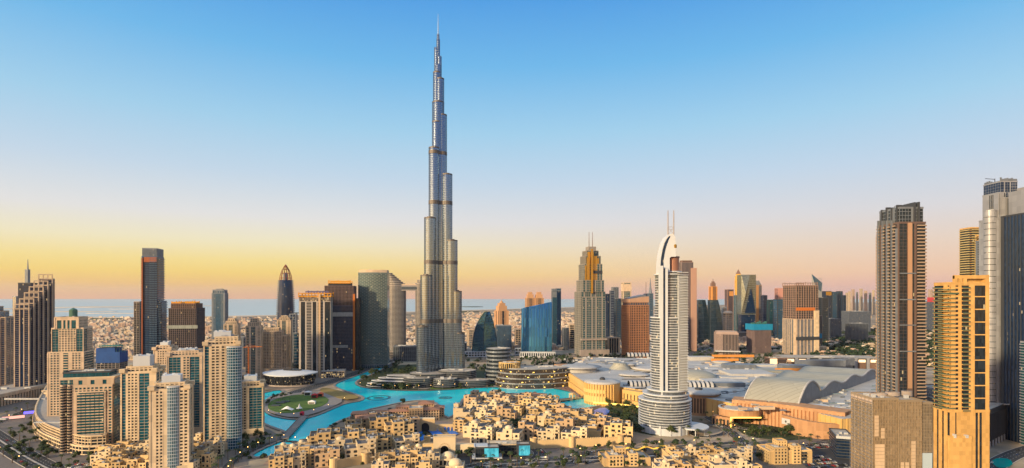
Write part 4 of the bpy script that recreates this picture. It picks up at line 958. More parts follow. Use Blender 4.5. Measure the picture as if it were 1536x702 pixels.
t = T('teal_tower', 'narrow teal glass slab with pale edges at the foot of the clock tower', 1100.5, 1112, 2700, 6, .8, M_GREYM, G_TEAL); t.V(0, 1, 0, 1, 0, 443, [[(.12, SOLID), (.76, CURT2), (.12, SOLID)]] * 4)
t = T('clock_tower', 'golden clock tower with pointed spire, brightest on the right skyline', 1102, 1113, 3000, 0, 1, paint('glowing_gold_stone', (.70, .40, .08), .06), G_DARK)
t.V(0, 1, 0, 1, 0, 420, [[(.2, SOLID), (.6, S('fin', 4, 5, 1, 2, .8)), (.2, SOLID)]] * 4, gl=G_WARM); t.V(.05, .95, .05, .95, t.z(420), 414, SOLID); t.V(.18, .82, .18, .82, t.z(414), 411, SOLID)
mb = MB(); mb.prism(t.R(.14, .86, .14, .86), t.z(411), t.z(404), top_poly=t.R(.48, .52, .48, .52)); t.part('spire', mb, M_BROWN)
mb = MB(); c0 = [(5.8 * 3.56 * .45 * cos(a * pi / 8), -.5 * t.d - 1.3, t.z(425) + 9 * sin(a * pi / 8)) for a in range(16)]; mb.face(c0[::-1]); mb.face(c0); t.part('clock_face', mb, M_CREAM)
# faceted tower
Df = 2600; kf = Df / F
b = Bld('faceted_tower', 'broad faceted glass tower with dark diamond shape on its front', 'skyscraper', XD(1123, Df), Df, 0, M_GREYM, glass('olive_glass', (.17, .19, .17), .6, .12, (3, 3, 4)))
h = Z(412, Df); w_ = 11 * kf; zf_ = lambda y: Z(y, Df)
mb = MB(); mb.prism(rect(-w_, w_, 0, 50), zf_(472), h, 0); b.part('glazing', mb, b.gl)
mb = MB(); mb.prism(rect(-w_ * .95, w_ * .95, 4, 46), 0, zf_(472)); b.part('lower_glazing', mb, G_NAVY)
mb = MB(); mb.v += [(-w_ * .55, -.6, zf_(470)), (w_ * .95, -.6, zf_(470)), (w_ * .25, -9, zf_(433))]; mb.f.append((0, 1, 2)); mb.m.append(0)
mb.v += [(-w_ * .55, 0, zf_(470)), (w_ * .95, 0, zf_(470)), (w_ * .25, 0, zf_(433))]; mb.f += [(0, 2, 5, 3), (1, 4, 5, 2), (0, 3, 4, 1)]; mb.m += [0] * 3; b.part('dark_facet', mb, G_NAVY)
mb = MB(); mb.v += [(-w_, -.5, h), (w_ * .15, -.5, h - 2), (-w_ * .5, -10, zf_(440)), (-w_, -.5, zf_(470))]; mb.f += [(0, 3, 2, 1)]; mb.m += [0]; b.part('pale_facet', mb, glass('pale_olive', (.26, .27, .22), .5, .2, (3, 3, 4)))
mb = MB()
for f in range(18): mb.box(-w_, w_, -.9, -.5, zf_(472) + f * 10, zf_(472) + f * 10 + .8)
b.part('facade', mb, M_GREYM)
b.vol(rect(-w_ * 2.2, w_ * 1.4, -40, 0), 0, 26, BAND, wall=M_CONC, gl=G_DARK, plant=3)
t = T('gold_curved_tower', 'gold and blue tower with rounded shoulder right of the faceted tower', 1131, 1142.5, 2900, 0, 1, M_GREYM, G_BLUE); t.V(0, 1, 0, 1, 0, 428, [[(.45, SOLID), (.55, CURT2)]] * 4, wall=paint('gold_tint_panel', (.52, .28, .12), .2, .03, .35, .5))
mb = MB(); r0 = t.w / 2; mb.prism([(r0 * cos(a * pi / 10), -.5 * t.d) for a in range(11)] if False else rect(-r0, r0, -r0, r0), t.z(428), t.z(421), top_poly=rect(-r0, 0, -r0, r0)); t.part('rounded_top', mb, M_GREYM)
FARS = [  # x left, right, top, distance, wall, glass, what it looks like
    (1141, 1151, 443, 2800, 0, 'navy', 'dark blue slab just right of the gold curved tower'), (1150, 1160, 450, 2600, 1, 'teal', 'squat dark teal block between dark slab and navy tower'),
    (1160, 1177, 449, 2450, 1, 'blue', 'navy block with flat roof left of the wooden looking building site'), (1162, 1178, 432.5, 3100, 2, 'navy', 'pink topped slab behind the navy block'),
    (1226, 1243, 446.5, 2350, 1, 'dark', 'blackish flat topped tower right of the unfinished tower'), (1233, 1247, 437, 3000, 3, 'navy', 'slab with glowing gold top behind the blackish tower'),
    (1244, 1256, 438, 3000, 1, 'blue', 'left blue slab in the group of three blue slabs'), (1254, 1264, 437, 3050, 1, 'blue', 'middle and tallest blue slab in the group of three'), (1262, 1269, 443, 3100, 0, 'teal', 'shortest grey blue slab at the right end of the three'),
    (905, 915, 441, 2500, 1, 'navy', 'dark slab touching the right side of the twin mast tower'), (914, 922, 436, 2700, 0, 'navy', 'grey slab second right of the twin mast tower'), (921, 932, 448, 2350, 1, 'blue', 'blue block left of the copper brown tower'),
    (932, 947, 424, 2900, 4, 'teal', 'dark tower with tan cap above the copper brown tower'), (917, 928, 431, 3200, 0, 'silver', 'pale slab far behind with thin roof'), (899, 909, 452, 2150, 0, 'blue', 'low dark block at the right foot of the twin mast tower'),
    (965, 973, 441, 3000, 0, 'navy', 'antenna topped slab left of the white sail tower'), (971, 980, 440, 2700, 0, 'blue', 'blue block with thin spire beside the white sail tower'), (955, 962, 452, 2500, 1, 'navy', 'low navy block behind the copper brown tower'),
    (1082, 1090, 461, 2400, 0, 'silver', 'small grey block under the maroon slab'), (1085, 1099, 470, 2200, 4, 'silver', 'low domed beige block at the foot of the maroon slab'), (1190, 1202, 455, 2500, 0, 'navy', 'navy block hidden behind the unfinished tower'),
    (843, 853, 492, 2000, 0, 'silver', 'pale grey apartment slab right of the notched blue slab'), (853, 862, 487, 2050, 4, 'dark', 'dark brown slab close to the twin mast tower'), (772, 782, 494, 2100, 4, 'dark', 'small tan block left of the blue mirror slab'),
    (700, 716, 494, 2050, 4, 'silver', 'pinkish ribbed block left of the curved sail'), (905, 930, 506, 1900, 4, 'dark', 'tan villa like block between twin mast tower and copper brown tower'),
    (440, 450, 500, 1500, 0, 'blue', 'blue grey block left of the striped building site'), (434, 446, 471, 1700, 0, 'navy', 'dark slim block left of the striped building site'), (346, 368, 506, 1500, 0, 'silver', 'low silvery block behind the lake corner tower')]
WL = [M_GREYM, M_DARK, paint('rosy_panel', (.50, .25, .20), .1, .05, .5), M_DARK, M_BEIGE]; GLS = dict(navy=G_NAVY, teal=G_TEAL, blue=G_BLUE, dark=G_DARK, silver=G_SILV)
for i, (xl, xr, y, D, wi, gn, lab) in enumerate(FARS):
    t = T('office_tower', lab, xl, xr, D, random.choice([4, 10, 16]), random.uniform(.6, 1), WL[wi], GLS[gn], 'office building')
    st = [S('glass', 8, 6, .9, .7, .4), S('fin', 4, 9, .6, 1.8, .8), S('band', 8, 3, 2.2, .3, .8), S('grid', 8, 8, 2, 2, .8)][i % 4]
    t.V(0, 1, 0, 1, 0, y, [[(.12, SOLID), (.76, st), (.12, SOLID)], st, st, st], plant=3, solidtop=2)
    if wi == 2: t.bx('pink_top', [(-.02, 1.02, -.03, .0, t.z(446), t.z(432.5))], WL[2])
    if wi == 3: t.bx('gold_top', [(-.02, 1.02, -.03, .0, t.z(443), t.z(437.5))], M_GOLD)
    if 'tan cap' in lab: t.bx('tan_cap', [(-.03, 1.03, -.03, 1.03, t.z(437), t.z(426))], M_BEIGE)
    if 'antenna' in lab: steel_mast(t, [(0, 0, t.z(y)), (0, 0, t.z(423))], 1.3, M_BROWN, 'antenna')
    if 'thin spire' in lab: mb = MB(); mb.lathe([(9, t.z(440)), (5, t.z(432)), (1, t.z(417))], 8); t.part('spire', mb, M_GREYM)
    if 'domed' in lab: mb = MB(); mb.lathe([(20 * cos(a * pi / 12), t.z(470) + 10 * sin(a * pi / 12)) for a in range(6)], 14); t.part('dome', mb, M_BEIGE)
# --- emirates style wedge
D_w = 3200; kw = D_w / F
b = Bld('wedge_tower', 'pale wedge topped tower with triangular raked roof above the unfinished tower', 'skyscraper', XD(1225, D_w), D_w, 0, paint('pale_silver', (.46, .47, .46), .06, .05, .4, .4), G_SILV)
w_ = 7.5 * kw; P = [(-w_, 0), (w_, -6), (w_, 30), (-w_ * .2, 40)]
zt = lambda x, y: Z(411 + 13.5 * (x + w_) / (2 * w_), D_w)
mb = MB(); mb.prism(P, 0, zt); b.part('tower_shaft', mb, b.wall)
mb = MB(); mb.v += [(-w_, -.6, zt(-w_, 0)), (w_, -6.6, zt(w_, 0)), (w_ * .75, -6.2, Z(438, D_w)), (-w_ * .3, -3.8, Z(430, D_w))]; mb.f.append((3, 2, 1, 0)); mb.m.append(0); b.part('glass_triangle', mb, G_BLUE)
mb = MB()
for f in range(60): mb.box(-w_ * .55, w_ * .98, -7.1, -6.3, f * 5, f * 5 + 1.2)
b.part('facade', mb, M_GREYM)
# --- AO unfinished tower with wooden look
t = T('unfinished_tower', 'unfinished tower, bare concrete above and cream blue striped cladding below', 1174, 1228, 1850, 10, .8, paint('rust_concrete', (.27, .18, .14), .25, .1), G_DARK, cat='building site')
MX = M_CREAM
t.V(.02, .98, .02, .98, t.z(478), 428, S('frame', 7.2, 8.6, 1.3, 1.7, 1.6), parapet=.3, gl=G_DARK)
CL = [(.06, SOLID), (.1, CURT2), (.05, SOLID), (.12, CURT2), (.04, SOLID), (.1, CURT2), (.05, SOLID), (.12, CURT2), (.05, SOLID), (.12, CURT2), (.19, SOLID)]
t.V(0, 1, 0, 1, 0, 478, [CL, PUNCH, PUNCH, CL], wall=M_BEIGE, gl=G_BLUE, parapet=.3)
t.V(.8, 1.0, -.03, .3, 0, 466, SOLID, wall=M_CREAM)
site_crown(t, 430, 424, 0, .95, 0, 1, 10, t.wall); t.bx('orange_netting', [(-.01, .82, -.03, -.005, t.z(465.5), t.z(461))], M_HOIST); t.bx('louvre_band', [(-.01, 1.01, -.04, -.02, t.z(509), t.z(504))], M_DARK)
t = T('striped_crane_block', 'slim unfinished block with orange and blue sheeting clinging to the unfinished tower', 1219, 1233, 1900, 0, 1, M_CONC, G_DARK, cat='building site'); t.V(0, 1, 0, 1, 0, 473, FRAME)
t.bx('orange_sheet', [(-.0, .5, -.05, -.01, t.z(497), t.z(477))], M_HOIST); t.bx('blue_sheet', [(-.02, .98, -.06, -.02, t.z(507), t.z(500))], paint('cyan_sheeting', (.01, .22, .42), .15, .2, .5))
# --- AT
t = T('stone_office_block', 'greyish pink pilastered office block beside the highway', 1071, 1108, 1850, -14, .9, paint('rose_stone', (.36, .27, .24), .1), G_DARK, 'office building')
t.V(0, 1, 0, 1, 0, 499, [[(.3, PUNCH), (.7, S('fin', 20, 4.2, .5, 1.2, 1.0))], [(.1, SOLID), (.9, BAND)], BAND, SOLID], solidtop=4, plant=4); t.V(.05, .95, .05, .95, t.z(499), 497, SOLID); t.bx('porch', [(-.05, 1.05, -.25, .0, t.z(526), t.z(524.5))], M_WHITE)
t = T('cyan_wrapped_site', 'square unfinished block with a bright cyan safety screen round its top', 1119, 1158, 1900, 6, .8, M_BROWN, G_DARK, cat='building site')
t.V(.04, .96, .03, 1, 0, 492, SITE, wall=paint('plum_concrete', (.22, .16, .16), .25, .1))
mb = MB(); mb.ring(t.R(-.03, 1.03, -.03, 1.03), t.R(0, 1, 0, 1), t.z(494.5), t.z(485.5)); t.part('safety_screen', mb, MATS['cyan_sheeting'])
mb = MB()
for i in range(8): mb.box((-.4 + i * .11) * t.w, (-.37 + i * .11) * t.w, -4, 6, t.z(492), t.z(483) + random.uniform(-4, 4))
t.part('deck_scaffold', mb, MATS['green_scaffold'])
# ------------------------------------------------------------------ the big towers at the right
M_BRONZE = paint('bronze_panel', (.17, .115, .095), .1, .06, .4, .4)
M_MESHF = paint('bronze_mesh', (.34, .275, .20), .12, .05, .45, .35)
t = T('bronze_ribbed_tower', 'very tall brown tower with grey fins and balcony columns behind the bronze mesh block', 1311, 1388, 620, 0, 1.5, M_BRONZE, G_DARK, rail=paint('tan_rail', (.34, .25, .18), .1), fine=False)
BB_ = S('balc', 3.6, 6, .8, .4, .3, 1.8, 1.1, .6)
LEFT = [(.09, SOLID), (.16, BB_), (.09, SOLID), (.16, BB_), (.09, SOLID), (.16, BB_), (.09, SOLID), (.16, BB_)]
FRONT = [(.3, CURT), (.2, SOLID), (.07, None), (.08, SOLID), (.35, S('balc', 3.6, 5, .7, .4, .3, 1.5, 1.1))]
zb = Z(592, 560)
t.V(.0, 1, .0, .86, 0, 338, [FRONT, BB_, BB_, LEFT[::-1]], plant=2)
t.V(.12, 1, .1, 1, 0, 350, [CURT, BB_, BB_, LEFT[::-1]], plant=2)
t.V(.06, .96, .05, .82, t.z(338), 316, [[(.5, CURT2), (.1, SOLID), (.4, CURT2)], CURT2, CURT2, [(.1, SOLID), (.2, CURT2)] * 3], wall=M_GREYM, gl=G_DARK, plant=4)
for i in range(5): t.bx('grey_fin', [(-.08, .06, .04 + i * .18, .07 + i * .18, 60, t.z(334 - i * 1.2 if i else 346))], M_GREYM)
for i in range(4): t.bx('crown_fin', [(.02, .2, .1 + i * .2, .15 + i * .2, t.z(338), t.z(311 + (i % 2) * 2))], M_DARK)
t.bx('crown_fin', [(.58, .64, .0, .5, t.z(338), t.z(308))], M_DARK); t.bx('crown_fin', [(.74, .8, .0, .5, t.z(338), t.z(307.5))], M_DARK)
t.bx('copper_strip', [(.32, .48, -.02, .01, zb, t.z(338))], paint('rose_copper', (.58, .36, .22), .08, .05, .3, .45))
for yy in (412, 450, 487, 525): t.bx('belt', [(-.0, .62, -.03, -.012, t.z(yy), t.z(yy) + 1.2)], M_GREYM)
mb = MB(); mb.tube([(.2 * t.w, 0, t.z(316)), (.2 * t.w, 0, t.z(311)), (.42 * t.w, 0, t.z(308))], .5); mb.tube([(-.1 * t.w, 3, t.z(316)), (-.1 * t.w, 3, t.z(309)), (.05 * t.w, 3, t.z(308))], .5); t.part('cleaning_crane', mb, M_GREYM)
# bronze mesh block with scaffolding on its left side
t = T('mesh_clad_block', 'bronze mesh clad block with scaffolded left side at the lower right', 1277, 1399, 560, 0, .6, M_MESHF, G_DARK, cat='building site', fine=True)
zt = t.z(594)
MS = S('glass', 3.4, 1.5, .3, .28, .4)
G_MESH = glass('bronze_glass', (.42, .34, .24), .65, .16, (1.5, 1.5, 3.4), wob=.03, var=.3)
t.vol(t.R(.0, .42, .0, 1), 0, zt, [MS, None, MS, FRAME], gl=G_MESH, plant=5, parapet=1.4)
t.vol(t.R(.42, .8, -.04, 1), 0, zt - 1.5, MS, gl=G_MESH, plant=3, parapet=1.4); t.vol(t.R(.8, 1.0, .02, 1), 0, zt - 4, MS, gl=glass('grey_bronze_glass', (.24, .22, .19), .6, .14, (1.5, 1.5, 3.4)), plant=2)
# sheets of lighter panels already fixed on the mesh front
for (a, b_, z0, z1) in [(.02, .09, zt - 36, zt - 14), (.13, .19, zt - 38, zt - 25), (.03, .19, 0, zt - 41), (.44, .5, 0, zt - 58), (.52, .58, 0, zt - 60), (.62, .69, 0, zt - 38)]:
    mb = MB(); nz = int((z1 - z0) / 3.4)
    yq = -.5 * t.d - .65 if a < .42 else -.54 * t.d - .65
    for f in range(nz):
        mb.box((a - .5) * t.w, (b_ - .5) * t.w, yq, yq + .14, z0 + f * 3.4 + .15, z0 + f * 3.4 + 3.3)
    t.part('light_panel', mb, paint('champagne_panel', (.70, .54, .38), .12, .3, .4, .3))
t.bx('white_hoarding', [(.81, .985, -.02, .0, 0, zt - 52)], paint('pale_blue_sheet', (.42, .52, .60), .08, .1, .5))
mb = MB(); xs = -.5 * t.w - 1.4
for i in range(10):
    y = -.5 * t.d + i * t.d / 9; mb.tube([(xs, y, 0), (xs, y, zt + 1)], .09, n=4); mb.tube([(xs + 1, y, 0), (xs + 1, y, zt + 1)], .09, n=4)
for f in range(24): mb.tube([(xs, -.5 * t.d, f * 3.6 + 2), (xs, .5 * t.d, f * 3.6 + 2)], .08, n=4); mb.box(xs, xs + 1, -.5 * t.d, .5 * t.d, f * 3.6 + .9, f * 3.6 + .96)
t.part('scaffold', mb, M_STEEL)
t.bx('parapet_hoarding', [(-.005, .0, .0, 1, zt - 5, zt + 1.5)], paint('pale_hoarding', (.55, .43, .35), .1, .3))
for i in range(3):
    mb = MB(); ring = ell(9 - i * 2, 6 - i, 20, (-.18 + i * .25) * t.w, .1 * t.d); mb.ring(ring, offset(ring, -2), zt, zt + 2.5 + i); t.part('roof_kerb', mb, M_CONC)
# --- golden tower
t = T('golden_tower', 'golden stone tower with dark green balcony trays and a tall dark window strip', 1402, 1483, 480, 0, .55, M_GOLDST, G_DARK, rail=paint('green_rail', (.07, .11, .075), .1, .3, .4), fine=True, cat='residential tower')
zt = t.z(414); z0 = t.z(614)
BG = S('balc', 3.55, 5, .8, .5, .3, 1.9, 1.0)
GP = S('grid', 3.55, 2.6, 1.6, 1.2, .5)
t.V(.0, 1, .0, 1, z0, 427, [[(.1, SOLID), (.12, GP), (.06, SOLID), (.2, BG), (.14, SOLID), (.3, S('frame', 3.55 * 3, 30, .9, .4, .3)), (.08, SOLID)], PUNCH, PUNCH, [(.6, BG), (.2, SOLID), (.2, GP)]], plant=3, parapet=2)
t.V(-.02, 1.01, .0, 1, 0, 614, [[(.13, SOLID), (.04, None), (.3, SOLID), (.1, SOLID), (.06, SOLID), (.2, S('fin', 60, 3, .5, .9, .5)), (.17, SOLID)], SOLID, SOLID, [(.15, SOLID), (.1, None)] * 3], parapet=1.5, plant=3)
t.V(-.06, .5, -.1, .0, 0, 652, [SOLID] * 4, parapet=1.6, plant=2)
mb = MB(); X0, X1 = -.5 * t.w, .5 * t.w; y0 = -.5 * t.d - .6
mb.box(X0 + 3, X0 + 5.5, y0, y0 + 2, t.z(427), zt); mb.box(X0 + 7, X0 + 9.5, y0, y0 + 2, t.z(427), zt); mb.box(X0 + 11, X0 + 13.5, y0, y0 + 2, t.z(427), zt)
mb.box(X1 - 3, X1, y0, y0 + 16, t.z(427), zt + .6); mb.box(X0 + 13.6, X1 - 3.1, y0 + 4, y0 + 16, t.z(427), zt + .2); mb.box(X0 + 3, X1 - 3.1, y0 + .02, y0 + 1.9, zt - 2.6, zt + .4)
t.part('crown_frame', mb, M_GOLDST)
for f in range(40):      # long corner trays on the left
    zz_ = z0 + 2 + f * 2.75 * 1.29
    if zz_ > zt - 12: break
    mb = MB(); P = ccw([(X0 - .5, y0 + 14), (X0 - 3.4, y0 + 10), (X0 - 4.2, y0 + 4), (X0 - 2.4, y0 - .6), (X0 + 2.8, y0 - 1.0), (X0 + 2.8, y0 + .5), (X0 - .5, y0 + .5)])
    mb.prism(P, zz_, zz_ + .3, bottom=True); Q = offset(P[:], -.12); mb.ring(P, Q, zz_ + .29, zz_ + 1.25, 1); t.part('corner_balcony', mb, [M_GOLDST, t.rail])
t.bx('roof_tray', [(-.1, .2, -.06, .3, t.z(441), t.z(439))], t.rail)
# --- grey group at the right edge
t = T('green_balcony_tower', 'yellow green stepped balcony tower peeking left of the grey giants', 1440, 1483, 850, 0, .9, M_GOLDST, G_DARK, cat='residential tower', rail=paint('lime_rail', (.50, .42, .20), .1, .3))
GB = S('balc', 3.6, 5, .8, .5, .3, 1.8, 1.0)
t.V(0, .5, .1, 1, 0, 343, [GB, PUNCH, PUNCH, GB], plant=2); t.V(.3, .75, .0, .9, 0, 355, [[(.5, GB), (.15, SOLID), (.35, GB)], PUNCH, PUNCH, GB], plant=2); t.V(.6, 1.0, -.08, .8, 0, 363, [[(.2, SOLID), (.6, GB), (.2, SOLID)], PUNCH, PUNCH, GB], plant=2)
t = T('grey_grid_tower', 'grey gridded residential tower between the golden tower and the grey giants', 1464, 1492, 800, 0, .8, M_GREYM, G_DARK, cat='residential tower')
t.V(0, 1, 0, 1, 0, 362, [[(.2, SOLID), (.25, GP), (.1, SOLID), (.25, GP), (.2, SOLID)]] * 4, plant=3); t.V(.1, .8, -.1, .0, 0, 366, GP)
M_LG = paint('light_grey_panel', (.31, .32, .345), .08, .06, .45, .25, cell=(6.3, 6.3, 7.4))
t = T('grey_giant_tower', 'tallest grey tower with silver drum shoulder and unfinished dark crown', 1456, 1530, 760, 0, .8, M_LG, G_DARK)
SL = S('fin', 3.7, 2.6, .8, .5, .5)
t.vol(ell(.17 * t.w, .2 * t.d, 20, -.3 * t.w, -.2 * t.d), 0, t.z(318), S('band', 8, 3, 7.2, .3, .4), plant=3)
t.V(.3, .6, .05, 1, 0, 330, [[(.55, SOLID), (.25, SL), (.2, SOLID)], SOLID, SOLID, SOLID], plant=2)
t.V(.36, .58, .1, .9, 0, 292, [[(.15, SL), (.65, SOLID), (.2, SOLID)], SOLID, SOLID, [(.4, SOLID), (.3, SL), (.3, SOLID)]], plant=2)
t.V(.5, .98, .0, 1, 0, 300, [[(.14, SOLID), (.22, SL), (.34, SOLID), (.3, CURT)], SOLID, SOLID, SOLID], plant=2)
t.V(.42, .98, .1, .95, t.z(300), 275, [[(.2, CURT), (.05, SOLID), (.3, CURT), (.05, SOLID), (.4, CURT2)], CURT, CURT, CURT], gl=G_NAVY, parapet=.4)
site_crown(t, 277, 270, .44, .96, .12, .9, 8, M_GREYM)
mb = MB(); mb.tube([(0, 0, t.z(275)), (0, 0, t.z(268))], .5); mb.tube([(0, 0, t.z(269)), (-13, 0, t.z(268))], .4); t.part('tower_crane', mb, M_DARK)
t = T('white_panel_tower', 'right cut off tower with dark upper glazing and tall pale stone piers', 1500, 1640, 720, 0, .6, M_LG, G_NAVY)
t.V(.02, .4, .05, 1, 0, 322, [[(.06, SOLID), (.4, S('fin', 12, 4.5, .8, .5, .7)), (.08, SOLID), (.46, S('fin', 12, 4.5, .8, .5, .7))], SOLID, SOLID, [(.1, SOLID), (.8, S('fin', 12, 5, .8, .8, .7)), (.1, SOLID)]], wall=M_DARK, plant=2)
t.V(.14, .28, -.02, .5, 0, 360, SOLID); t.V(.3, 1, .0, 1, 0, 279, [[(.1, SOLID), (.3, SOLID), (.6, CURT2)], SOLID, SOLID, SOLID], wall=M_LG, plant=2); t.V(.1, .3, .1, .9, t.z(322), 286, [[(.2, SOLID), (.3, None), (.2, SOLID), (.3, None)], SOLID, SOLID, SOLID], wall=M_LG)
t.V(.4, .6, -.04, .2, 0, 365, SOLID); t.V(-.02, .1, -.03, .3, 0, 512, GB, gl=G_TEAL)
b = Bld('dark_curved_podium', 'dark ribbed curved podium with roof garden at the lower right edge', 'podium', 0, 0, 0, M_GREYM, G_NAVY)
A0 = (XD(1482, 690), 690); A1 = (XD(1520, 760), 760); A2 = (XD(1580, 800), 800)
P = ccw(smooth([A0, A1, A2], False, 2) + [(XD(1640, 800) + 40, 830), (A0[0] + 5, 830), (A0[0] - 8, 760)])
b.vol(P, 8, 46, S('fin', 40, 3.4, .6, .7, .6), wall=M_DARK, plant=10, solidtop=5); mb = MB(); mb.prism(offset(P, -3), 0, 8); b.part('base_wall', mb, M_DOT)
for i in range(9):
    u = (i + .5) / 9; a = A0[0] + (A1[0] - A0[0]) * u, A0[1] + (A1[1] - A0[1]) * u; mb = MB(); mb.box(a[0] - .9, a[0] + .9, a[1] - .9, a[1] + .9, 0, 8); b.part('column', mb, M_LG)
b.vol(rect(A0[0] + 4, A0[0] + 60, 765, 820), 46, 58, CURT2, wall=M_GREYM, gl=G_SILV, plant=3)
b = Bld('dark_kiosk_block', 'small black glass block tucked left of the scaffolded bronze building', 'office building', XD(1274, 650), 665, radians(-20), M_DARK, G_NAVY)
b.vol(rect(-9, 9, -20, 25), 0, 24, BAND, plant=3); mb = MB(); mb.box(-9.5, 9.5, -20.6, -20.1, 23, 26); b.part('white_coping', mb, M_WHITE)

# ------------------------------------------------------------------ the shopping mall
def GR(px, py, z): d = F * (H - z) / (py - HY); return ((px - CX) * d / F, d)
mall = Bld('shopping_mall', 'sprawling terracotta shopping mall with pale flat roofs, drums and vaults', 'shopping mall', 0, 0, 0, M_TERRA, G_WARM)
M_PALE = paint('pale_roof', (.50, .485, .46), .18, .03, .6, streak=1, seam=(26, 9)); M_ROOFG = paint('grey_green_roof', (.37, .36, .30), .12, .02, .6, .1, streak=1, seam=(60, 5))
M_YWALL = paint('ochre_stone', (.62, .40, .15), .08)
M_GLOW = flat('yellow_light_strip', (.9, .6, .1), .5, 0, 1.6, (1, .62, .12))
bk = lambda p, q=8: (p[0], p[1] + q)
base = ccw([bk(G(842, 574)), bk(G(858, 582)), bk(G(874, 594)), bk(G(888, 603)), bk(G(934, 606)), bk(G(990, 615)), bk(G(1030, 618)), GR(1098, 603, 30), GR(1180, 606, 30), GR(1262, 626, 30), GR(1330, 622, 30), GR(1420, 585, 30), GR(1330, 556, 30), GR(1180, 548, 30), GR(1000, 537, 30), GR(880, 535, 30)])
mall.vol(base, 0, 28, S('fin', 30, 9, 1, 1.6, .8), roof=False, gl=M_YWALL, wall=M_YWALL)
mb = MB(); mb.prism(base, 27.5, 28.4); mall.part('main_roof', mb, M_PALE)
def wallrun(name, pts, z0, z1, thick, mat, st=None, gl=None, cap=1.0):
    for a, b_ in zip(pts, pts[1:]):
        L, tt, nn = edge(a, b_)
        if nn[1] > 0: a, b_ = b_, a; L, tt, nn = edge(a, b_)
        mb = MB(); mb.obox(a, tt, nn, 0, L, -thick, 0, z0, z1); g = mall.part(name, mb, gl or mat)
        if st:
            fr = MB(); dress(fr, [], a, tt, nn, 0, L, z0, z1 - cap, st); fr.obox(a, tt, nn, 0, L, -thick - .2, st['dep'] + .2, z1 - cap, z1 + .6); mall.part('pilaster_wall', fr, mat)
PIL = S('fin', 30, 5.2, .5, 3.4, 1.0)
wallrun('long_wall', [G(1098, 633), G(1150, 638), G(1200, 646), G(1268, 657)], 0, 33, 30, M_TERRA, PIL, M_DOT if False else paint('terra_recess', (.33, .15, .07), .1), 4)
# swept lower wall with white banner, porch with yellow light frame
pts = smooth([G(1172, 648), G(1200, 655), G(1230, 659), G(1264, 660)], False, 2)
mb = MB()
for i, (a, b_) in enumerate(zip(pts, pts[1:])):
    L, tt, nn = edge(a, b_); h0 = 24 - 5 * i / len(pts); mb.obox(a, tt, nn, 0, L, -6, 0, 0, h0)
mall.part('swept_wall', mb, M_TERRA)
a, b_ = pts[0], pts[2]; L, tt, nn = edge(a, b_); mb = MB(); mb.obox(a, tt, nn, 1, 14, .2, .6, 12, 20); bn = mall.part('banner', mb, M_WHITE)
mb = MB(); mb.obox(a, tt, nn, 7, 8.2, .61, .75, 14.2, 17.6); mb.obox(a, tt, nn, 6, 9.2, .61, .7, 15.6, 16.4); mall.part('emblem', mb, M_DOT, bn)
x, d = G(1117, 640); mb = MB(); P = ell(30, 26, 30, x, d + 18); mb.prism(P, 14, 24, 0); mall.part('porch_drum', mb, M_TERRA); mb = MB(); mb.ring(offset(P, .4), offset(P, -3), 24, 25.2); mb.prism(offset(P, -8), 23, 24.6, 0); mall.part('porch_roof', mb, M_PALE)
mb = MB(); mb.box(x - 24, x + 20, d - 9, d - 8, 14, 15.6); mb.box(x - 24, x - 22.4, d - 9, d - 8, 0, 14); mall.part('light_frame', mb, M_GLOW)
def drum(px, py, rpx, z1, disc, slits, mat, ex=1.0, name='drum'):
    x, d = G(px, py); r = rpx * d / F; d += r * ex; n = 40; P = ell(r, r * ex, n, x, d)
    mb = MB(); mb.prism(P, 0, z1); mall.part(name, mb, mat)
    if slits:
        mb = MB()
        for i in range(slits):
            a = pi + pi * (i + .5) / slits; c_, s_ = cos(a), sin(a) ; o = (x + r * c_, d + r * ex * s_); mb.obox(o, (-s_, c_), (c_, s_), -.9, .9, -.5, .25, 4, z1 - 5)
        mall.part('slit_windows', mb, M_DOT)
    if disc:
        mb = MB(); mb.lathe([(r * disc * .97, z1), (r * disc, z1 + 1.2), (r * disc * .98, z1 + 2.6), (r * disc * .6, z1 + 4), (.3, z1 + 5)], 44, cx=x, cy=d, ey=ex); mall.part('disc_roof', mb, M_PALE, smooth=True)
    return x, d, r
x, d, r = drum(908, 609, 27, 36, 1.04, 0, M_YWALL); mb = MB(); mb.lathe([(5, 40), (5, 43), (3, 45), (.2, 45.6)], 14, cx=x, cy=d); mall.part('roof_lantern', mb, M_DARK)
fr = MB(); P = ell(r, r, 40, x, d)
for i in range(40):
    if not 20 <= i <= 33: continue
    L, tt, nn = edge(P[i], P[(i + 1) % 40]); fr.obox(P[i], tt, nn, -.6, .6, 0, 1.8, 0, 36)
mall.part('drum_pilasters', fr, M_YWALL)
g = MB(); Q = ell(r + 1.2, r + 1.2, 40, x, d)
for i in range(18, 30):
    L, tt, nn = edge(Q[i], Q[(i + 1) % 40]); g.obox(Q[i], tt, nn, .9, L - .4, -1, .9, 5, 16); g.obox(Q[i], tt, nn, .9, L - .4, -1, .9, 21, 27)
mall.part('drum_glazing', g, flat('warm_hall_light', (.5, .32, .1), .4, 0, .35, (1, .6, .18)))
x, d, r = drum(1058, 624, 30, 32, 1.1, 22, M_TERRA); mb = MB(); mb.lathe([(6, 36.6), (6, 39), (.2, 40)], 14, cx=x, cy=d); mall.part('roof_lantern', mb, M_DARK)
wallrun('link_wall', [G(1088, 628), G(1100, 632)], 0, 30, 10, M_DARK); wallrun('low_arcade', [G(1068, 636), G(1100, 640)], 0, 12, 12, M_TERRA, S('fin', 20, 5, 1, 2.2, .8), M_DOT, 3)
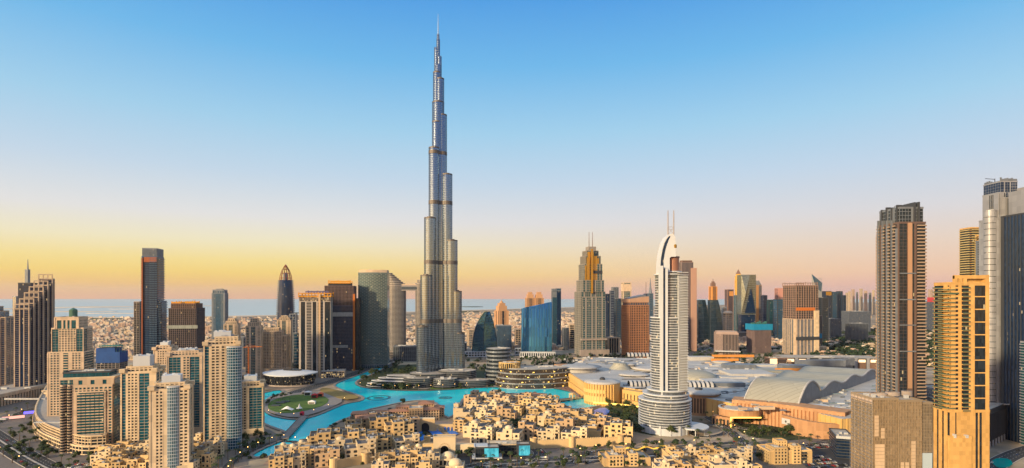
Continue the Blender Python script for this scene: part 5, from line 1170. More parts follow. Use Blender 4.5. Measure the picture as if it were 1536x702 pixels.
# lit promenade front
wallrun('promenade_front', [G(838, 574), G(856, 582), G(872, 594), G(884, 604)], 0, 11, 20, M_YWALL, S('fin', 20, 8, 1, 3.2, 1.2), flat('warm_shop_light', (.4, .25, .1), .5, 0, .5, (1, .58, .18)), 2.5)
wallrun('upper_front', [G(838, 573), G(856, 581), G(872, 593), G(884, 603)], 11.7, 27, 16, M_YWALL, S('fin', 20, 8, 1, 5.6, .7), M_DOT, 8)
wallrun('promenade_front', [G(934, 608), G(960, 613), G(990, 617)], 0, 10, 24, M_YWALL, S('fin', 20, 8, 1, 3.2, 1.2), MATS['warm_shop_light'], 2.5)
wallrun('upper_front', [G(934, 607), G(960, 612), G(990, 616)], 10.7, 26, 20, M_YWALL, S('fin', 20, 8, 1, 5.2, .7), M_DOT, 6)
wallrun('canopy_strip', [G(890, 608.5), G(930, 612), G(958, 616)], 4.4, 6.2, 5, M_GLOW)
wallrun('corner_block', [G(832, 572), G(842, 577)], 0, 38, 26, M_TERRA, PIL, M_TERRA, 6)
for (px, py, z_, rpx, ex) in [(866, 549, 38, 36, .9), (938, 545, 38, 17, 1.0), (972, 551, 32, 26, 1.3), (952, 561, 32, 24, .7), (1082, 542, 32, 14, .8)]:
    x, d = GR(px, py, z_); r = rpx * d / F
    mb = MB(); mb.lathe([(r * .82, 28.45), (r * .8, z_ - 2.5), (r * .98, z_ - 1.6), (r, z_ - .6), (r * .6, z_ + .8), (.3, z_ + 1.4)], 44, cx=x, cy=d, ey=ex); mall.part('disc_roof', mb, M_PALE, smooth=True)
x, d = GR(930, 552, 30); mb = MB(); mb.lathe([(24, 28.45), (15, 38), (15, 41)], 26, cx=x, cy=d); mall.part('funnel_skylight', mb, M_ROOFG, smooth=True)
for (px, py, rpx, hh) in [(1044, 566, 30, 15), (1015, 545, 16, 6)]:
    x, d = GR(px, py, 29); r = rpx * d / F; mb = MB(); mb.lathe([(r * cos(a * pi / 16), 28.45 + hh * sin(a * pi / 16)) for a in range(8)] + [(.2, 28.45 + hh)], 40, cx=x, cy=d); mall.part('low_dome', mb, M_ROOFG, smooth=True)
# ribbed glass galleries
for (px, py, w_, l_, n) in [(965, 577, 52, 26, 7), (1050, 578, 46, 26, 6), (965, 533, 90, 30, 9)]:
    x, d = GR(px, py, 30)
    for i in range(n):
        mb = MB(); xx = x + (i - n / 2) * w_ / n
        for a in range(8):
            A, B = pi * a / 8, pi * (a + 1) / 8
            P = [(xx, d - l_ / 2 * cos(A), 28.45 + 9 * sin(A)), (xx + w_ / n * .62, d - l_ / 2 * cos(A), 28.45 + 9 * sin(A)), (xx + w_ / n * .62, d - l_ / 2 * cos(B), 28.45 + 9 * sin(B)), (xx, d - l_ / 2 * cos(B), 28.45 + 9 * sin(B))]
            mb.face(P); 
        mall.part('gallery_rib', mb, M_PALE)
    mb = MB(); rows = [[(x - w_ / 2, d - l_ / 2.1 * cos(pi * a / 8), 28.42 + 8.4 * sin(pi * a / 8)), (x + w_ / 2, d - l_ / 2.1 * cos(pi * a / 8), 28.42 + 8.4 * sin(pi * a / 8))] for a in range(9)]; mb.loft(rows); mall.part('gallery_glazing', mb, G_DARK)
# the great vault and the wave roofs behind it
P0 = GR(1196, 607, 32); ux, uy = .72, .694; vx, vy = -.86, .51
prof = []
def arch(s0, L, h0, h1, hh, n=18):
    for i in range(n + 1):
        u = i / n; prof.append((s0 + L * u, h0 + (h1 - h0) * u + hh * sin(pi * u) ** .85))
arch(0, 96, 30, 42, 24)
s0 = 96
for L, hh in ((112, 6.5), (112, 6), (112, 5.5)):
    for i in range(1, 15): u = i / 14; prof.append((s0 + L * u, 42 + hh * (1 - cos(2 * pi * u)) / 2 * 1.25))
    s0 += L
rows = []
for w_ in (0, 18, 36, 54, 72): rows.append([(P0[0] + ux * s_ + vx * w_ * (1 if s_ < 100 else 1.5), P0[1] + uy * s_ + vy * w_ * (1 if s_ < 100 else 1.5), z_) for s_, z_ in prof])
mb = MB(); mb.loft(rows[::-1]); mall.part('wave_vault', mb, M_ROOFG, smooth=True)
mb = MB(); r0 = rows[0]; mb.loft([[(x - ux * 0 + .3, y, 28.4) for x, y, z_ in r0], [(x + .3, y, z_ - .6) for x, y, z_ in r0]]); mall.part('gable_wall', mb, M_GREYM)
mb = MB(); mb.tube([(x - vx * .6, y - vy * .6, z_) for x, y, z_ in r0], 1.5, n=6); mall.part('eaves_rim', mb, M_PALE); mb = MB(); mb.tube([(x, y, z_) for x, y, z_ in rows[-1]][:19], 1.2, n=6); mall.part('eaves_rim', mb, M_PALE)
for i in range(34):
    px, py = random.uniform(1225, 1330), random.uniform(578, 606); x, d = GR(px, py, 29)
    mb = MB(); mb.box(x, x + 40, d, d + 2.2, 28.45, 30.2); 
    if i < 14: mall.part('louvre_row', mb, paint('blue_grey_roof', (.16, .22, .27), .15, .1, .5))
for (px, py, w_, d_, h_, m_) in [(1078, 572, 60, 50, 4, M_PALE), (1120, 560, 90, 70, 5, M_PALE), (1160, 556, 70, 50, 4, M_ROOFG), (1050, 539, 60, 30, 9, M_PALE), (1108, 551, 66, 30, 9, M_GREYM), (1090, 578, 60, 16, 7, M_GREYM), (1140, 548, 70, 26, 4, M_PALE), (1100, 566, 50, 20, 3, M_PALE), (1145, 601, 40, 14, 3, paint('blue_roof_units', (.05, .12, .28), .3, .3)), (1120, 599, 26, 12, 3, MATS['blue_roof_units']), (1220, 611, 40, 14, 5, M_WHITE), (1248, 615, 26, 12, 5, M_WHITE), (1040, 572, 50, 10, 2.5, M_PALE), (1190, 553, 60, 24, 10, M_GREYM), (1230, 548, 110, 14, 14, M_GREYM), (1240, 561, 60, 20, 3, M_PALE), (1148, 612, 24, 8, 4, M_BEIGE)]:
    x, d = GR(px, py, 30); mb = MB(); mb.box(x - w_ / 2, x + w_ / 2, d - d_ / 2, d + d_ / 2, 28.45, 28.4 + h_); mall.part('roof_plate', mb, m_)
for i in range(95):
    px, py = random.choice([(random.uniform(850, 990), random.uniform(534, 545)), (random.uniform(1040, 1170), random.uniform(545, 592)), (random.uniform(1000, 1200), random.uniform(540, 556)), (random.uniform(1100, 1260), random.uniform(600, 616))]); x, d = GR(px, py, 29)
    mb = MB(); mb.box(x, x + random.uniform(3, 12), d, d + random.uniform(3, 8), 28.45, 28.4 + random.uniform(1, 4)); mall.part('roof_unit', mb, random.choice([M_WHITE, M_GREYM, M_BEIGE, M_PALE, M_PLANT]))
for i in range(96):
    px, py = random.choice([(random.uniform(845, 990), random.uniform(536, 560)), (random.uniform(1035, 1180), random.uniform(540, 590)), (random.uniform(1225, 1300), random.uniform(585, 612))]); x, d = GR(px, py, 29); h_ = random.uniform(.8, 3); w_ = random.uniform(2, 5)
    mb = MB(); mb.box(x, x + w_, d, d + w_ * .8, 28.45, 28.5 + h_); mb.box(x + .3, x + w_ - .3, d + .3, d + w_ * .5, 28.51 + h_, 28.9 + h_); mall.part('air_unit', mb, random.choice([M_PLANT, M_GREYM, M_WHITE]))
for i in range(90):
    px, py = random.choice([(random.uniform(1000, 1190), random.uniform(541, 560)), (random.uniform(1035, 1120), random.uniform(556, 596)), (random.uniform(860, 985), random.uniform(533, 546)), (random.uniform(930, 985), random.uniform(556, 590))]); x, d = GR(px, py, 29); w_ = random.uniform(12, 60)
    a = random.uniform(-.5, .6); mb = MB(); mb.obox((x, d), (cos(a), sin(a)), (sin(a), -cos(a)), 0, w_, 0, random.uniform(1.5, 6), 28.41 + i * .004, 28.6 + random.uniform(.1, 1.6)); mall.part(['roof_walkway', 'skylight', 'roof_duct'][i % 3], mb, [M_GREYM, G_DARK, M_WHITE, MATS['roof_screed']][i % 4])
for (px, py, w_, dd) in [(1088, 541, 66, 6), (1100, 535, 110, 5), (1185, 556, 60, 5), (1045, 538, 40, 5), (1290, 560, 150, 6)]:
    x, d = GR(px, py, 30); mb = MB(); mb.box(x - w_ / 2, x + w_ / 2, d, d + dd, 28.45, 35); mall.part('orange_upstand', mb, paint('orange_upstand_paint', (.62, .26, .06), .15, .1))
# terraces over the fountain
b = Bld('wavy_terrace_building', 'curving four deck white terrace building on the lake promenade', 'restaurant building', *G(797, 584), 0, M_LG, glass('terrace_glass', (.06, .05, .045), .2, .15, (2, 2, 2.5), lit=.05))
x0, d0 = G(797, 584)
def kidney(s_, n=44):
    P = []
    for k in range(n):
        a = 2 * pi * k / n; r_ = 1 + .07 * sin(3 * a + .6); P.append((78 * s_ * r_ * cos(a) + 2, 36 + 34 * s_ * r_ * sin(a)))
    return P
for i, s_ in enumerate([1.0, .97, .93, .9]): b.vol(kidney(s_), i * 10, i * 10 + 10, S('band', 10, 3, 1.3, .3, 3.6), parapet=.8, plant=6 if i == 3 else 0)
mb = MB()
for i, s_ in enumerate([1.0, .97, .93, .9]):
    K = kidney(s_)
    for k in range(23, 43):
        if k % 5 != i: continue
        mb = MB(); L, tt, nn = edge(K[k], K[k + 1]); mb.obox(K[k], tt, nn, 1, 4.5, .3, .5, i * 10 + 3, i * 10 + 4.4); b.part('terrace_lamp', mb, M_GLOW)
b.vol(ell(22, 17, 30, -44, 30), 40, 51, S('fin', 12, 5, .6, 1.2, .5), wall=M_YWALL, gl=G_WARM, plant=3)
b = Bld('layered_oval_block', 'oval pale layered block behind the wavy terraces', 'hotel', XD(748, 1230), 1230, 0, M_GREYM, G_DARK)
for i in range(9): b.vol(ell(29 - i * .5 + 1.3 * sin(i), 24, 30), i * 8.3, i * 8.3 + 8.3, S('band', 8.3, 3, 3.4, .3, 1.6), roof=i == 8, parapet=.6, plant=3)
# car park with lit brown panels
xl, xr = XD(1180, 1390), XD(1316, 1390)
b = Bld('panelled_car_park', 'long grey car park with brown lit panels behind the mall roofs', 'car park', (xl + xr) / 2, 1390, radians(-6), M_LG, G_DARK)
w_ = (xr - xl) / 2
b.vol(rect(-w_, w_, 0, 60), 0, 36, [S('fin', 40, 28, 1, 7, 1.0), SOLID, SOLID, SOLID], plant=8)
for i in range(8):
    c = -w_ + 14 + i * 28
    if i in (2, 5): continue
    mb = MB(); mb.box(c - 9.5, c + 9.5, -.9, -.3, 6, 30); p = b.part('brown_panel', mb, paint('brown_panel_mesh', (.16, .10, .07), .3, .3)); mb = MB(); mb.box(c - 8, c + 8, -1.3, -.95, 26, 32.5); b.part('lit_sign', mb, flat('lit_sign_face', (.8, .6, .4), .5, 0, .9, (1, .7, .42)), p)
b = Bld('sloped_bridge_hall', 'dark flat topped link hall slanting across behind the mall vaults', 'hall', *GR(1242, 550, 20), radians(14), M_GREYM, G_NAVY)
b.vol(rect(-70, 70, -8, 12), 22, 36, SOLID, roof=True); b.vol(rect(-66, 66, -5, 9), 0, 22, SOLID)
b = Bld('photo_panel_block', 'small block with a brightly lit picture panel left of the car park', 'building', XD(1168, 1400), 1400, 0, M_BROWN, G_DARK); b.vol(rect(-22, 24, 0, 30), 0, 34, BAND, plant=2); mb = MB(); mb.box(-22, -4, -1, -.7, 6, 33); b.part('lit_panel', mb, flat('lit_cream', (.7, .5, .3), .5, 0, .7, (1, .75, .45)))
# ------------------------------------------------------------------ the old quarter: sand coloured houses, gates, ramparts
M_SAND2 = paint('pale_sand_render', (.60, .48, .31), .14, orand=.18); M_SAND3 = paint('rose_sand_render', (.53, .37, .22), .14, orand=.18); M_TILE = paint('clay_roof_tile', (.36, .18, .11), .15, .4)
M_DROOF = paint('dark_roof', (.13, .12, .12), .3, .2); M_WINF = flat('window_dark', (.025, .03, .035), .15)
M_WLIT = flat('window_lit', (.3, .18, .07), .3, 0, .35, (1, .6, .25))
ORD = ['first', 'second', 'third', 'fourth', 'fifth', 'sixth', 'seventh', 'eighth', 'ninth', 'tenth', 'eleventh', 'twelfth', 'thirteenth', 'fourteenth', 'fifteenth', 'sixteenth', 'seventeenth', 'eighteenth', 'nineteenth', 'twentieth']
def arch_poly(w, h, n=7): return [(-w / 2, 0), (w / 2, 0), (w / 2, h - w / 2)] + [(w / 2 * cos(pi * k / n), h - w / 2 + w / 2 * sin(pi * k / n)) for k in range(1, n)] + [(-w / 2, h - w / 2)]
def make_house(masses, wall, hip=False, dome=False, big=False, seed=0):
    rnd = random.Random(seed); r = thing('old_town_house', '', 'house'); wb = MB(); nwin = 0
    rb = MB()
    for i, (x0, x1, y0, y1, z1) in enumerate(masses):
        wb.prism(rect(x0, x1, y0, y1), 0, z1, cap=False); P = rect(x0, x1, y0, y1)
        if hip and i == 0:
            rb.prism(offset(P, .8), z1, z1 + .4, 1); mx, my = (x0 + x1) / 2, (y0 + y1) / 2; q = min(x1 - x0, y1 - y0) / 2 - .3
            rb.prism(offset(P, .8), z1 + .41, z1 + 2.6, 1, top_poly=offset(P, -q))
        else:
            rb.prism(offset(P, -.05), z1 - .9, z1 - .5, 0); wb.ring(offset(P, .12), offset(P, -.35), z1 - 1.0, z1 + .5)
            for _ in range(rnd.randint(1, 3)):
                a, b_ = rnd.uniform(x0 + 1, x1 - 3), rnd.uniform(y0 + 1, y1 - 3); rb.box(a, a + rnd.uniform(1, 2.6), b_, b_ + rnd.uniform(1, 2.2), z1 - .5, z1 + rnd.uniform(.2, 1.4), 2)
        fl = max(1, int(z1 / 3.5)); nb = max(1, int((x1 - x0) / 3.7)); bw = (x1 - x0) / nb
        for f in range(fl):
            for j in range(nb):
                cx, z0 = x0 + (j + .5) * bw, f * z1 / fl + .7; w = rnd.choice([1.5, 1.9, 1.9, 2.8]); h = 2.2 if w < 2 or f == fl - 1 else rnd.choice([2.4, 5.2])
                if f == fl - 1 and i % 2 == 0: pl = arch_poly(w, h + .2)
                else: pl = [(-w / 2, 0), (w / 2, 0), (w / 2, h), (-w / 2, h)]
                if rnd.random() < .12: continue
                tgt = MB() if nwin < 14 else wb
                i0 = len(tgt.v); n = len(pl); s_ = 0 if tgt is not wb else 1
                tgt.v += [(cx + a, y0 - .06, z0 + b_) for a, b_ in pl] + [(cx + a, y0 + .1, z0 + b_) for a, b_ in pl]
                tgt.f.append(tuple(range(i0, i0 + n))); tgt.m.append(s_)
                for k in range(n): tgt.f.append((i0 + (k + 1) % n, i0 + k, i0 + n + k, i0 + n + (k + 1) % n)); tgt.m.append(s_)
                if tgt is not wb: tgt.obj('window', M_WLIT if rnd.random() < .05 else M_WINF, r); nwin += 1
                if rnd.random() < .25: wb.box(cx - 1.5, cx + 1.5, y0 - 1.1, y0 - .1, z0 - .5, z0 + .5, 0)
            ns = max(1, int((y1 - y0) / 4)); 
            for j in range(ns):
                cy, z0 = y0 + (j + .5) * (y1 - y0) / ns, f * z1 / fl + .8
                for xx, sg in ((x0, -1), (x1, 1)):
                    if rnd.random() < .75: wb.box(min(xx, xx + sg * .06), max(xx, xx + sg * .06), cy - .9, cy + .9, z0, z0 + 2.0, 1)
        if rnd.random() < .45:      # timber pergola on the terrace
            for q in range(7): rb.box(x0 + .8 + q * .8, x0 + 1.1 + q * .8, y0 + .8, y0 + 4.6, z1 + 2.1, z1 + 2.3, 3)
            for qx, qy in ((.9, .9), (5.7, .9), (.9, 4.4), (5.7, 4.4)): rb.box(x0 + qx - .12, x0 + qx + .12, y0 + qy - .12, y0 + qy + .12, z1 - .5, z1 + 2.09, 3)
    if dome:
        x0, x1, y0, y1, z1 = masses[1 if len(masses) > 1 else 0]; rr = min(x1 - x0, y1 - y0) * .4
        db = MB(); db.lathe([(rr, z1 - .5), (rr, z1 + .8)] + [(rr * cos(a * pi / 12), z1 + .8 + rr * .8 * sin(a * pi / 12)) for a in range(1, 6)] + [(.1, z1 + .9 + rr * .8)], 14, cx=(x0 + x1) / 2, cy=(y0 + y1) / 2); db.obj('dome', M_SAND2, r, True)
    wb.obj('wall', [wall, M_WINF], r); rb.obj('roof', [M_DROOF, M_TILE, M_PLANT, M_BARK], r)
    return r
PROTO = [
    ('long flat roofed sand house', make_house([(-11, 11, -8, 8, 14), (-6, 3, -9.5, 4, 17), (3.2, 9, -3, 7, 16)], M_SAND, seed=1)),
    ('stepped pale turret house', make_house([(-10, 4, -7, 8, 11), (-2, 8, -8.5, 5, 14.5), (5, 10, -9, -3, 18)], M_SAND2, seed=2)),
    ('rose tinted two block house', make_house([(-9, 9, -8, 8, 12), (-9.1, -2, -6, 7, 16), (2, 9.1, -8.6, 2, 15)], M_SAND3, seed=3)),
    ('small low sand house', make_house([(-8, 8, -6, 7, 8), (-4, 6, -6.5, 3, 11)], M_SAND, seed=4)),
    ('domed sand house', make_house([(-9, 9, -8, 8, 12), (-3.5, 3.5, -8.6, -1.5, 15.5)], M_SAND2, dome=True, seed=5)),
    ('wide terraced sand house', make_house([(-13, 13, -7, 7, 10.5), (-12, -3, -7.6, 5, 14), (4, 12, -7.6, 3, 13.6), (-3.2, 3.8, -2, 6, 16.5)], M_SAND, seed=6)),
    ('tile roofed rose house', make_house([(-9, 9, -8, 8, 13), (9.02, 13, -7, 6, 10)], M_SAND3, hip=True, seed=7)),
    ('tall narrow sand house', make_house([(-7, 7, -7, 7, 17), (-7.1, -1, -7.6, 0, 20), (7.02, 11, -6, 6, 12)], M_SAND3, seed=8)),
]
used = set()
def inside(p, poly):
    c = False; n = len(poly)
    for i in range(n):
        (x1, y1), (x2, y2) = poly[i], poly[i - 1]
        if (y1 > p[1]) != (y2 > p[1]) and p[0] < (x2 - x1) * (p[1] - y1) / (y2 - y1) + x1: c = not c
    return c
def near_road(p, m=9):
    for nm, (c, nr) in ROADS.items():
        for q in c:
            if math.hypot(q[0] - p[0], q[1] - p[1]) < m + 10: return True
    return False
def put_house(k, x, y, rz, label, group, sc=1.0, z=.3):
    look, proto = PROTO[k]
    if k in used: o = dup(proto, (x, y, z), rz, sc)
    else: o = proto; used.add(k); o.location = (x, y, z); o.rotation_euler = (0, 0, rz); o.scale = sc if isinstance(sc, tuple) else (sc,) * 3
    o['label'] = look + label; o['group'] = group; o['kind'] = 'thing'
    return o
TAKEN = []
def quarter(name, px_poly, ang, sx, sy, kinds, group, avoid=(), jit=3.0, z=.3, sc=1.0):
    poly = PX(px_poly); xs = [p[0] for p in poly]; ys = [p[1] for p in poly]; cx, cy = sum(xs) / len(xs), sum(ys) / len(ys); a = radians(ang); R_ = max(max(xs) - min(xs), max(ys) - min(ys))
    av = [PX(q) for q in avoid]; row = 0
    for j in range(-int(R_ / sy), int(R_ / sy) + 1):
        col = 0
        for i in range(-int(R_ / sx), int(R_ / sx) + 1):
            u, v = (i + (.5 if j % 2 else 0)) * sx + random.uniform(-jit, jit), j * sy + random.uniform(-jit, jit)
            x, y = cx + u * cos(a) - v * sin(a), cy + u * sin(a) + v * cos(a)
            if not inside((x, y), poly) or any(inside((x, y), q) for q in av) or inside((x, y), lake) or near_road((x, y), 5): continue
            k = random.choice(kinds); col += 1
            put_house(k, x, y, a + random.choice([0, 0, 0, pi / 2, -pi / 2, pi]) * (1 if random.random() < .35 else 0) + random.uniform(-.06, .06), ', %s in the %s row, %s' % (ORD[min(col - 1, 19)], ORD[min(row, 19)], name), group, (lambda q: (q, q, q * random.uniform(.74, .86)) if sc > 1 else (q, q, q))(random.uniform(.95, 1.15) * sc), z)
            TAKEN.append((x, y))
        if col: row += 1
G1 = 'old town houses on the left island'; G2 = 'old town houses right of the gate'; G3 = 'old town houses along the bottom edge'
POOLS = [(612, 660), (612, 640), (700, 636), (704, 662), (694, 690), (640, 692)]
quarter('left lake quarter', [(470, 694), (484, 676), (494, 658), (515, 648), (540, 640), (586, 630), (606, 626), (616, 645), (612, 662), (640, 674), (560, 692), (500, 702)], 18, 36, 31, [0, 1, 2, 5, 4, 5, 7, 0, 6, 3], G1, [POOLS, [(590, 646), (590, 598), (670, 598), (670, 648)]], sc=1.5)
quarter('right lake quarter', [(692, 630), (704, 608), (718, 601), (800, 603), (818, 610), (830, 619), (866, 627), (902, 640), (942, 658), (944, 665), (880, 666), (800, 669), (740, 669), (692, 665), (700, 646), (686, 640)], -14, 34, 30, [0, 1, 2, 5, 4, 5, 7, 1, 0, 3, 6], G2, [POOLS, [(752, 624), (768, 619), (818, 652), (780, 658)]], sc=1.45)
quarter('lower left lake strip', [(395, 706), (424, 684), (470, 668), (478, 690), (440, 710)], 26, 20, 18, [3, 1, 0, 4], G3)
quarter('bottom edge rows', [(560, 712), (600, 694), (655, 690), (660, 712)], 8, 21, 18, [3, 5, 4, 3], G3)
quarter('lower right low cluster', [(985, 716), (990, 690), (1040, 690), (1130, 686), (1140, 716)], 4, 20, 17, [3, 5, 1, 4, 3], G3)
quarter('terraces below cream towers', [(146, 712), (150, 684), (200, 672), (330, 668), (336, 684), (280, 712)], 6, 20, 18, [1, 3, 5], 'pale terraced houses below the cream towers')
# two larger blocks at the bottom edge
def big_block(label, xl, xr, ytop, D, floors=7, wall=None):
    t = T('sand_apartment_block', label, xl, xr, D, 4, .55, wall or M_SAND, G_WIN, 'apartment block', 'sand coloured apartment blocks at the bottom edge', fine=True, rail=M_DARK)
    A = S('grid', 3.5, 3.6, 1.5, 1.7, .5); B_ = S('balc', 3.5, 4.5, .9, .5, .3, 1.5, .9, .8)
    t.V(0, 1, 0, 1, 0, ytop + 8, [[(.1, SOLID), (.2, A), (.15, B_), (.1, SOLID), (.2, A), (.15, B_), (.1, SOLID)], A, A, A], plant=6, corner=1.2)
    t.V(.1, .4, -.06, .6, 0, ytop + 3, [A, A, A, A], plant=2, corner=1); t.V(.55, .72, -.05, .4, 0, ytop + 1, [A, A, A, A], plant=1, corner=1); t.V(.3, .5, .3, .7, 0, ytop - 4, [A, A, A, A], corner=1)
    for fx in (.22, .78):
        mb = MB(); x = (fx - .5) * t.w; z0 = t.z(ytop + 8); mb.lathe([(3.4, z0), (3.4, z0 + 2)] + [(3.4 * cos(a * pi / 12), z0 + 2 + 2.6 * sin(a * pi / 12)) for a in range(1, 6)] + [(.1, z0 + 4.7)], 14, cx=x, cy=-.2 * t.d); t.part('dome', mb, M_SAND2, smooth=True)
    return t
big_block('seven storey sand block with dark balconies at the bottom, left of the low cluster', 898, 975, 675, 632); big_block('sand apartment block with two little domes before the swept mall wall', 1136, 1217, 664, 640)
t = T('long_sand_front', 'long four storey sand front with arched bays standing on the rampart at the left', 449, 500, 625, 10, .4, M_SAND, G_WIN, 'apartment block', fine=True)
AW_ = S('grid', 3.6, 4.2, 1.4, 2.0, .6)
t.V(0, 1, 0, 1, 0, 672, [[(.28, AW_), (.04, SOLID), (.28, AW_), (.04, SOLID), (.3, AW_)], AW_, AW_, AW_], plant=6, corner=1.4)
t.V(.0, .3, -.03, .9, 0, 668, AW_, corner=1); 
# hotel with tiled roofs on the island tip
b = Bld('palace_hotel', 'sand hotel with clay tiled hip roofs on the island tip before the tallest tower', 'hotel', *G(628, 632), radians(8), M_SAND3, G_WIN)
for (x0, x1, y0, y1, z1, hip) in [(-46, -14, 0, 18, 15, 1), (-13.9, 6, -6, 18, 20, 0), (6.1, 30, 0, 22, 16, 1), (-34, -12, 18.1, 36, 18, 1), (0, 22, 22.1, 50, 21, 1), (-11.8, -.2, 19, 40, 14, 0), (22.2, 38, 24, 44, 14, 1), (-72, -47, 4, 24, 13, 1), (-96, -74, -14, 6, 16, 1)]:
    b.vol(rect(x0, x1, y0, y1), 0, z1, S('grid', 3.6, 4, 1.4, 1.8, .5), roof=not hip, corner=1.2, plant=1)
    if hip:
        mb = MB(); P = rect(x0, x1, y0, y1); q = min(x1 - x0, y1 - y0) / 2 - .4; mb.prism(offset(P, 1.6), z1, z1 + .5); mb.prism(offset(P, 1.5), z1 + .51, z1 + 3.2, top_poly=offset(P, -q)); b.part('tiled_roof', mb, M_TILE)
def arch_wall(b, name, x0, x1, y0, y1, z1, openings, mat):
    """wall with arched openings built as one pierced front plus its thickness"""
    mb = MB(); cur = x0
    for (cx, w, h) in openings:
        mb.box(cur, cx - w / 2, y0, y1, 0, z1); n = 10
        for k in range(n):
            a0, a1 = pi - pi * k / n, pi - pi * (k + 1) / n; xa, xb = cx + w / 2 * cos(a0), cx + w / 2 * cos(a1); za, zb_ = h - w / 2 + w / 2 * sin(a0), h - w / 2 + w / 2 * sin(a1)
            mb.face([(xa, y0, za), (xb, y0, zb_), (xb, y0, z1), (xa, y0, z1)]); mb.face([(xa, y0, za), (xa, y1, za), (xb, y1, zb_), (xb, y0, zb_)]); mb.face([(xa, y0, z1), (xb, y0, z1), (xb, y1, z1), (xa, y1, z1)])
        cur = cx + w / 2
    mb.box(cur, x1, y0, y1, 0, z1); return b.part(name, mb, mat)
b = Bld('palace_gate', 'sand palace gatehouse with great round arch and arcaded wings behind the blue pools', 'gate', *G(638, 648), radians(4), M_SAND, G_DARK)
arch_wall(b, 'gate_arch', -13, 13, -2, 5, 18, [(0, 11, 13)], M_SAND); arch_wall(b, 'arcade', -34, -13.05, 0, 4, 10, [(-31 + i * 5, 3.4, 6.5) for i in range(4)], M_SAND); arch_wall(b, 'arcade', 13.05, 38, 0, 4, 10, [(17 + i * 5, 3.4, 6.5) for i in range(5)], M_SAND)
mb = MB(); mb.box(-12.9, 12.9, -2.4, 5.4, 18.01, 19.2); b.part('cornice', mb, M_SAND2); mb = MB(); mb.box(-5.4, 5.4, 4.6, 4.9, 0, 12.6); b.part('gate_shade', mb, M_DARK)
b = Bld('grand_gate', 'tall pale gate block with pointed arch facing the car park, arcades beside it', 'gate', *G(667, 681), radians(3), M_SAND2, G_DARK)
arch_wall(b, 'gate_arch', -13, 13, -5, 6, 21, [(0, 9.5, 11)], M_SAND2); mb = MB(); mb.ring(rect(-13.3, 13.3, -5.3, 6.3), rect(-12.4, 12.4, -4.4, 5.4), 20.6, 22.2); b.part('parapet', mb, M_SAND2); mb = MB(); mb.box(-4.7, 4.7, 3, 3.3, 0, 10.8); b.part('gate_shade', mb, M_DOT)
mb = MB()
for k in range(11):
    a = pi - pi * k / 10; mb.obox((0, 0), (1, 0), (0, -1), 6.2 * cos(a) - .5, 6.2 * cos(a) + .5, 5.02, 5.4, 6 + 7.2 * sin(a), 7.2 + 7.2 * sin(a))
b.part('arch_moulding', mb, M_SAND3)
arch_wall(b, 'wing_wall', 13.05, 60, 0, 6, 11, [(20 + i * 6, 2.4, 5) for i in range(6)], M_SAND2); arch_wall(b, 'wing_wall', -26, -13.05, 0, 6, 12, [(-20, 3, 6)], M_SAND)
# rampart
def rampart(label, pts, h, w=3.0):
    c = smooth(PX(pts), False, 2); mb = MB(); me_ = MB()
    o = thing('rampart_wall', label, 'wall', (0, 0, 0))
    for a, b_ in zip(c, c[1:]):
        L, tt, nn = edge(a, b_); mb.obox(a, tt, nn, 0, L, -w / 2, w / 2, 0, h)
        n = int(L / 2.2)
        for i in range(n): me_.obox(a, tt, nn, i * 2.2, i * 2.2 + 1.2, w / 2 - .5, w / 2 + .05, h + .003, h + 1.1)
    mb.obj('wall', M_SAND, o); me_.obj('battlement_trim', M_SAND, o)
    for k in range(0, len(c), 6):
        t_ = MB(); t_.prism(ell(4.2, 4.2, 14, *c[k]), 0, h + 2.4); t_.ring(ell(4.5, 4.5, 14, *c[k]), ell(3.8, 3.8, 14, *c[k]), h + 2.41, h + 3.4); t_.obj('bastion', M_SAND, o)
    return o
rampart('curving crenellated sand wall with round bastions below the left old quarter', [(500, 704), (540, 696), (590, 688), (620, 680), (642, 668)], 9)
rampart('long sand retaining wall between the right old quarter and the boulevard', [(800, 673), (850, 671), (905, 668), (946, 668)], 10)
# domed kiosks
for (px, py, lab) in [(672, 697, 'larger sand dome pavilion in front of the car park'), (683, 708, 'cropped dome pavilion at the bottom edge beside the larger dome')]:
    b = Bld('domed_pavilion', lab, 'pavilion', *G(px, py), 0, M_SAND2, G_DARK); b.vol(rect(-9, 9, -9, 9), 0, 8, S('grid', 8, 4.5, 2, 1.8, .5), corner=1)
    mb = MB(); mb.lathe([(7, 8), (7, 9.5)] + [(7 * cos(a * pi / 16), 9.5 + 5.2 * sin(a * pi / 16)) for a in range(1, 8)] + [(.1, 14.8)], 22); b.part('dome', mb, paint('cream_dome', (.74, .58, .36), .05), smooth=True)
# glass sales centre with two picture screens
def screen_mat():
    m, n, l, b_ = newmat('picture_screen'); tc = n.new('ShaderNodeTexCoord'); mp = n.new('ShaderNodeMapping'); mp.inputs['Scale'].default_value = (.35, .35, .12); l.new(tc.outputs['Object'], mp.inputs[0])
    nz = n.new('ShaderNodeTexNoise'); nz.inputs['Scale'].default_value = .8; nz.inputs['Detail'].default_value = 6; l.new(mp.outputs[0], nz.inputs['Vector'])
    r = n.new('ShaderNodeValToRGB'); e = r.color_ramp.elements; e[0].position = .35; e[0].color = (.02, .2, .3, 1); e[1].position = .6; e[1].color = (.12, .62, .7, 1); e.new(.48).color = (.05, .4, .5, 1); l.new(nz.outputs['Fac'], r.inputs[0])
    l.new(r.outputs[0], b_.inputs['Emission Color']); b_.inputs['Emission Strength'].default_value = .75; b_.inputs['Base Color'].default_value = (.02, .1, .12, 1); b_.inputs['Roughness'].default_value = .2; return m
M_SCREEN = screen_mat()
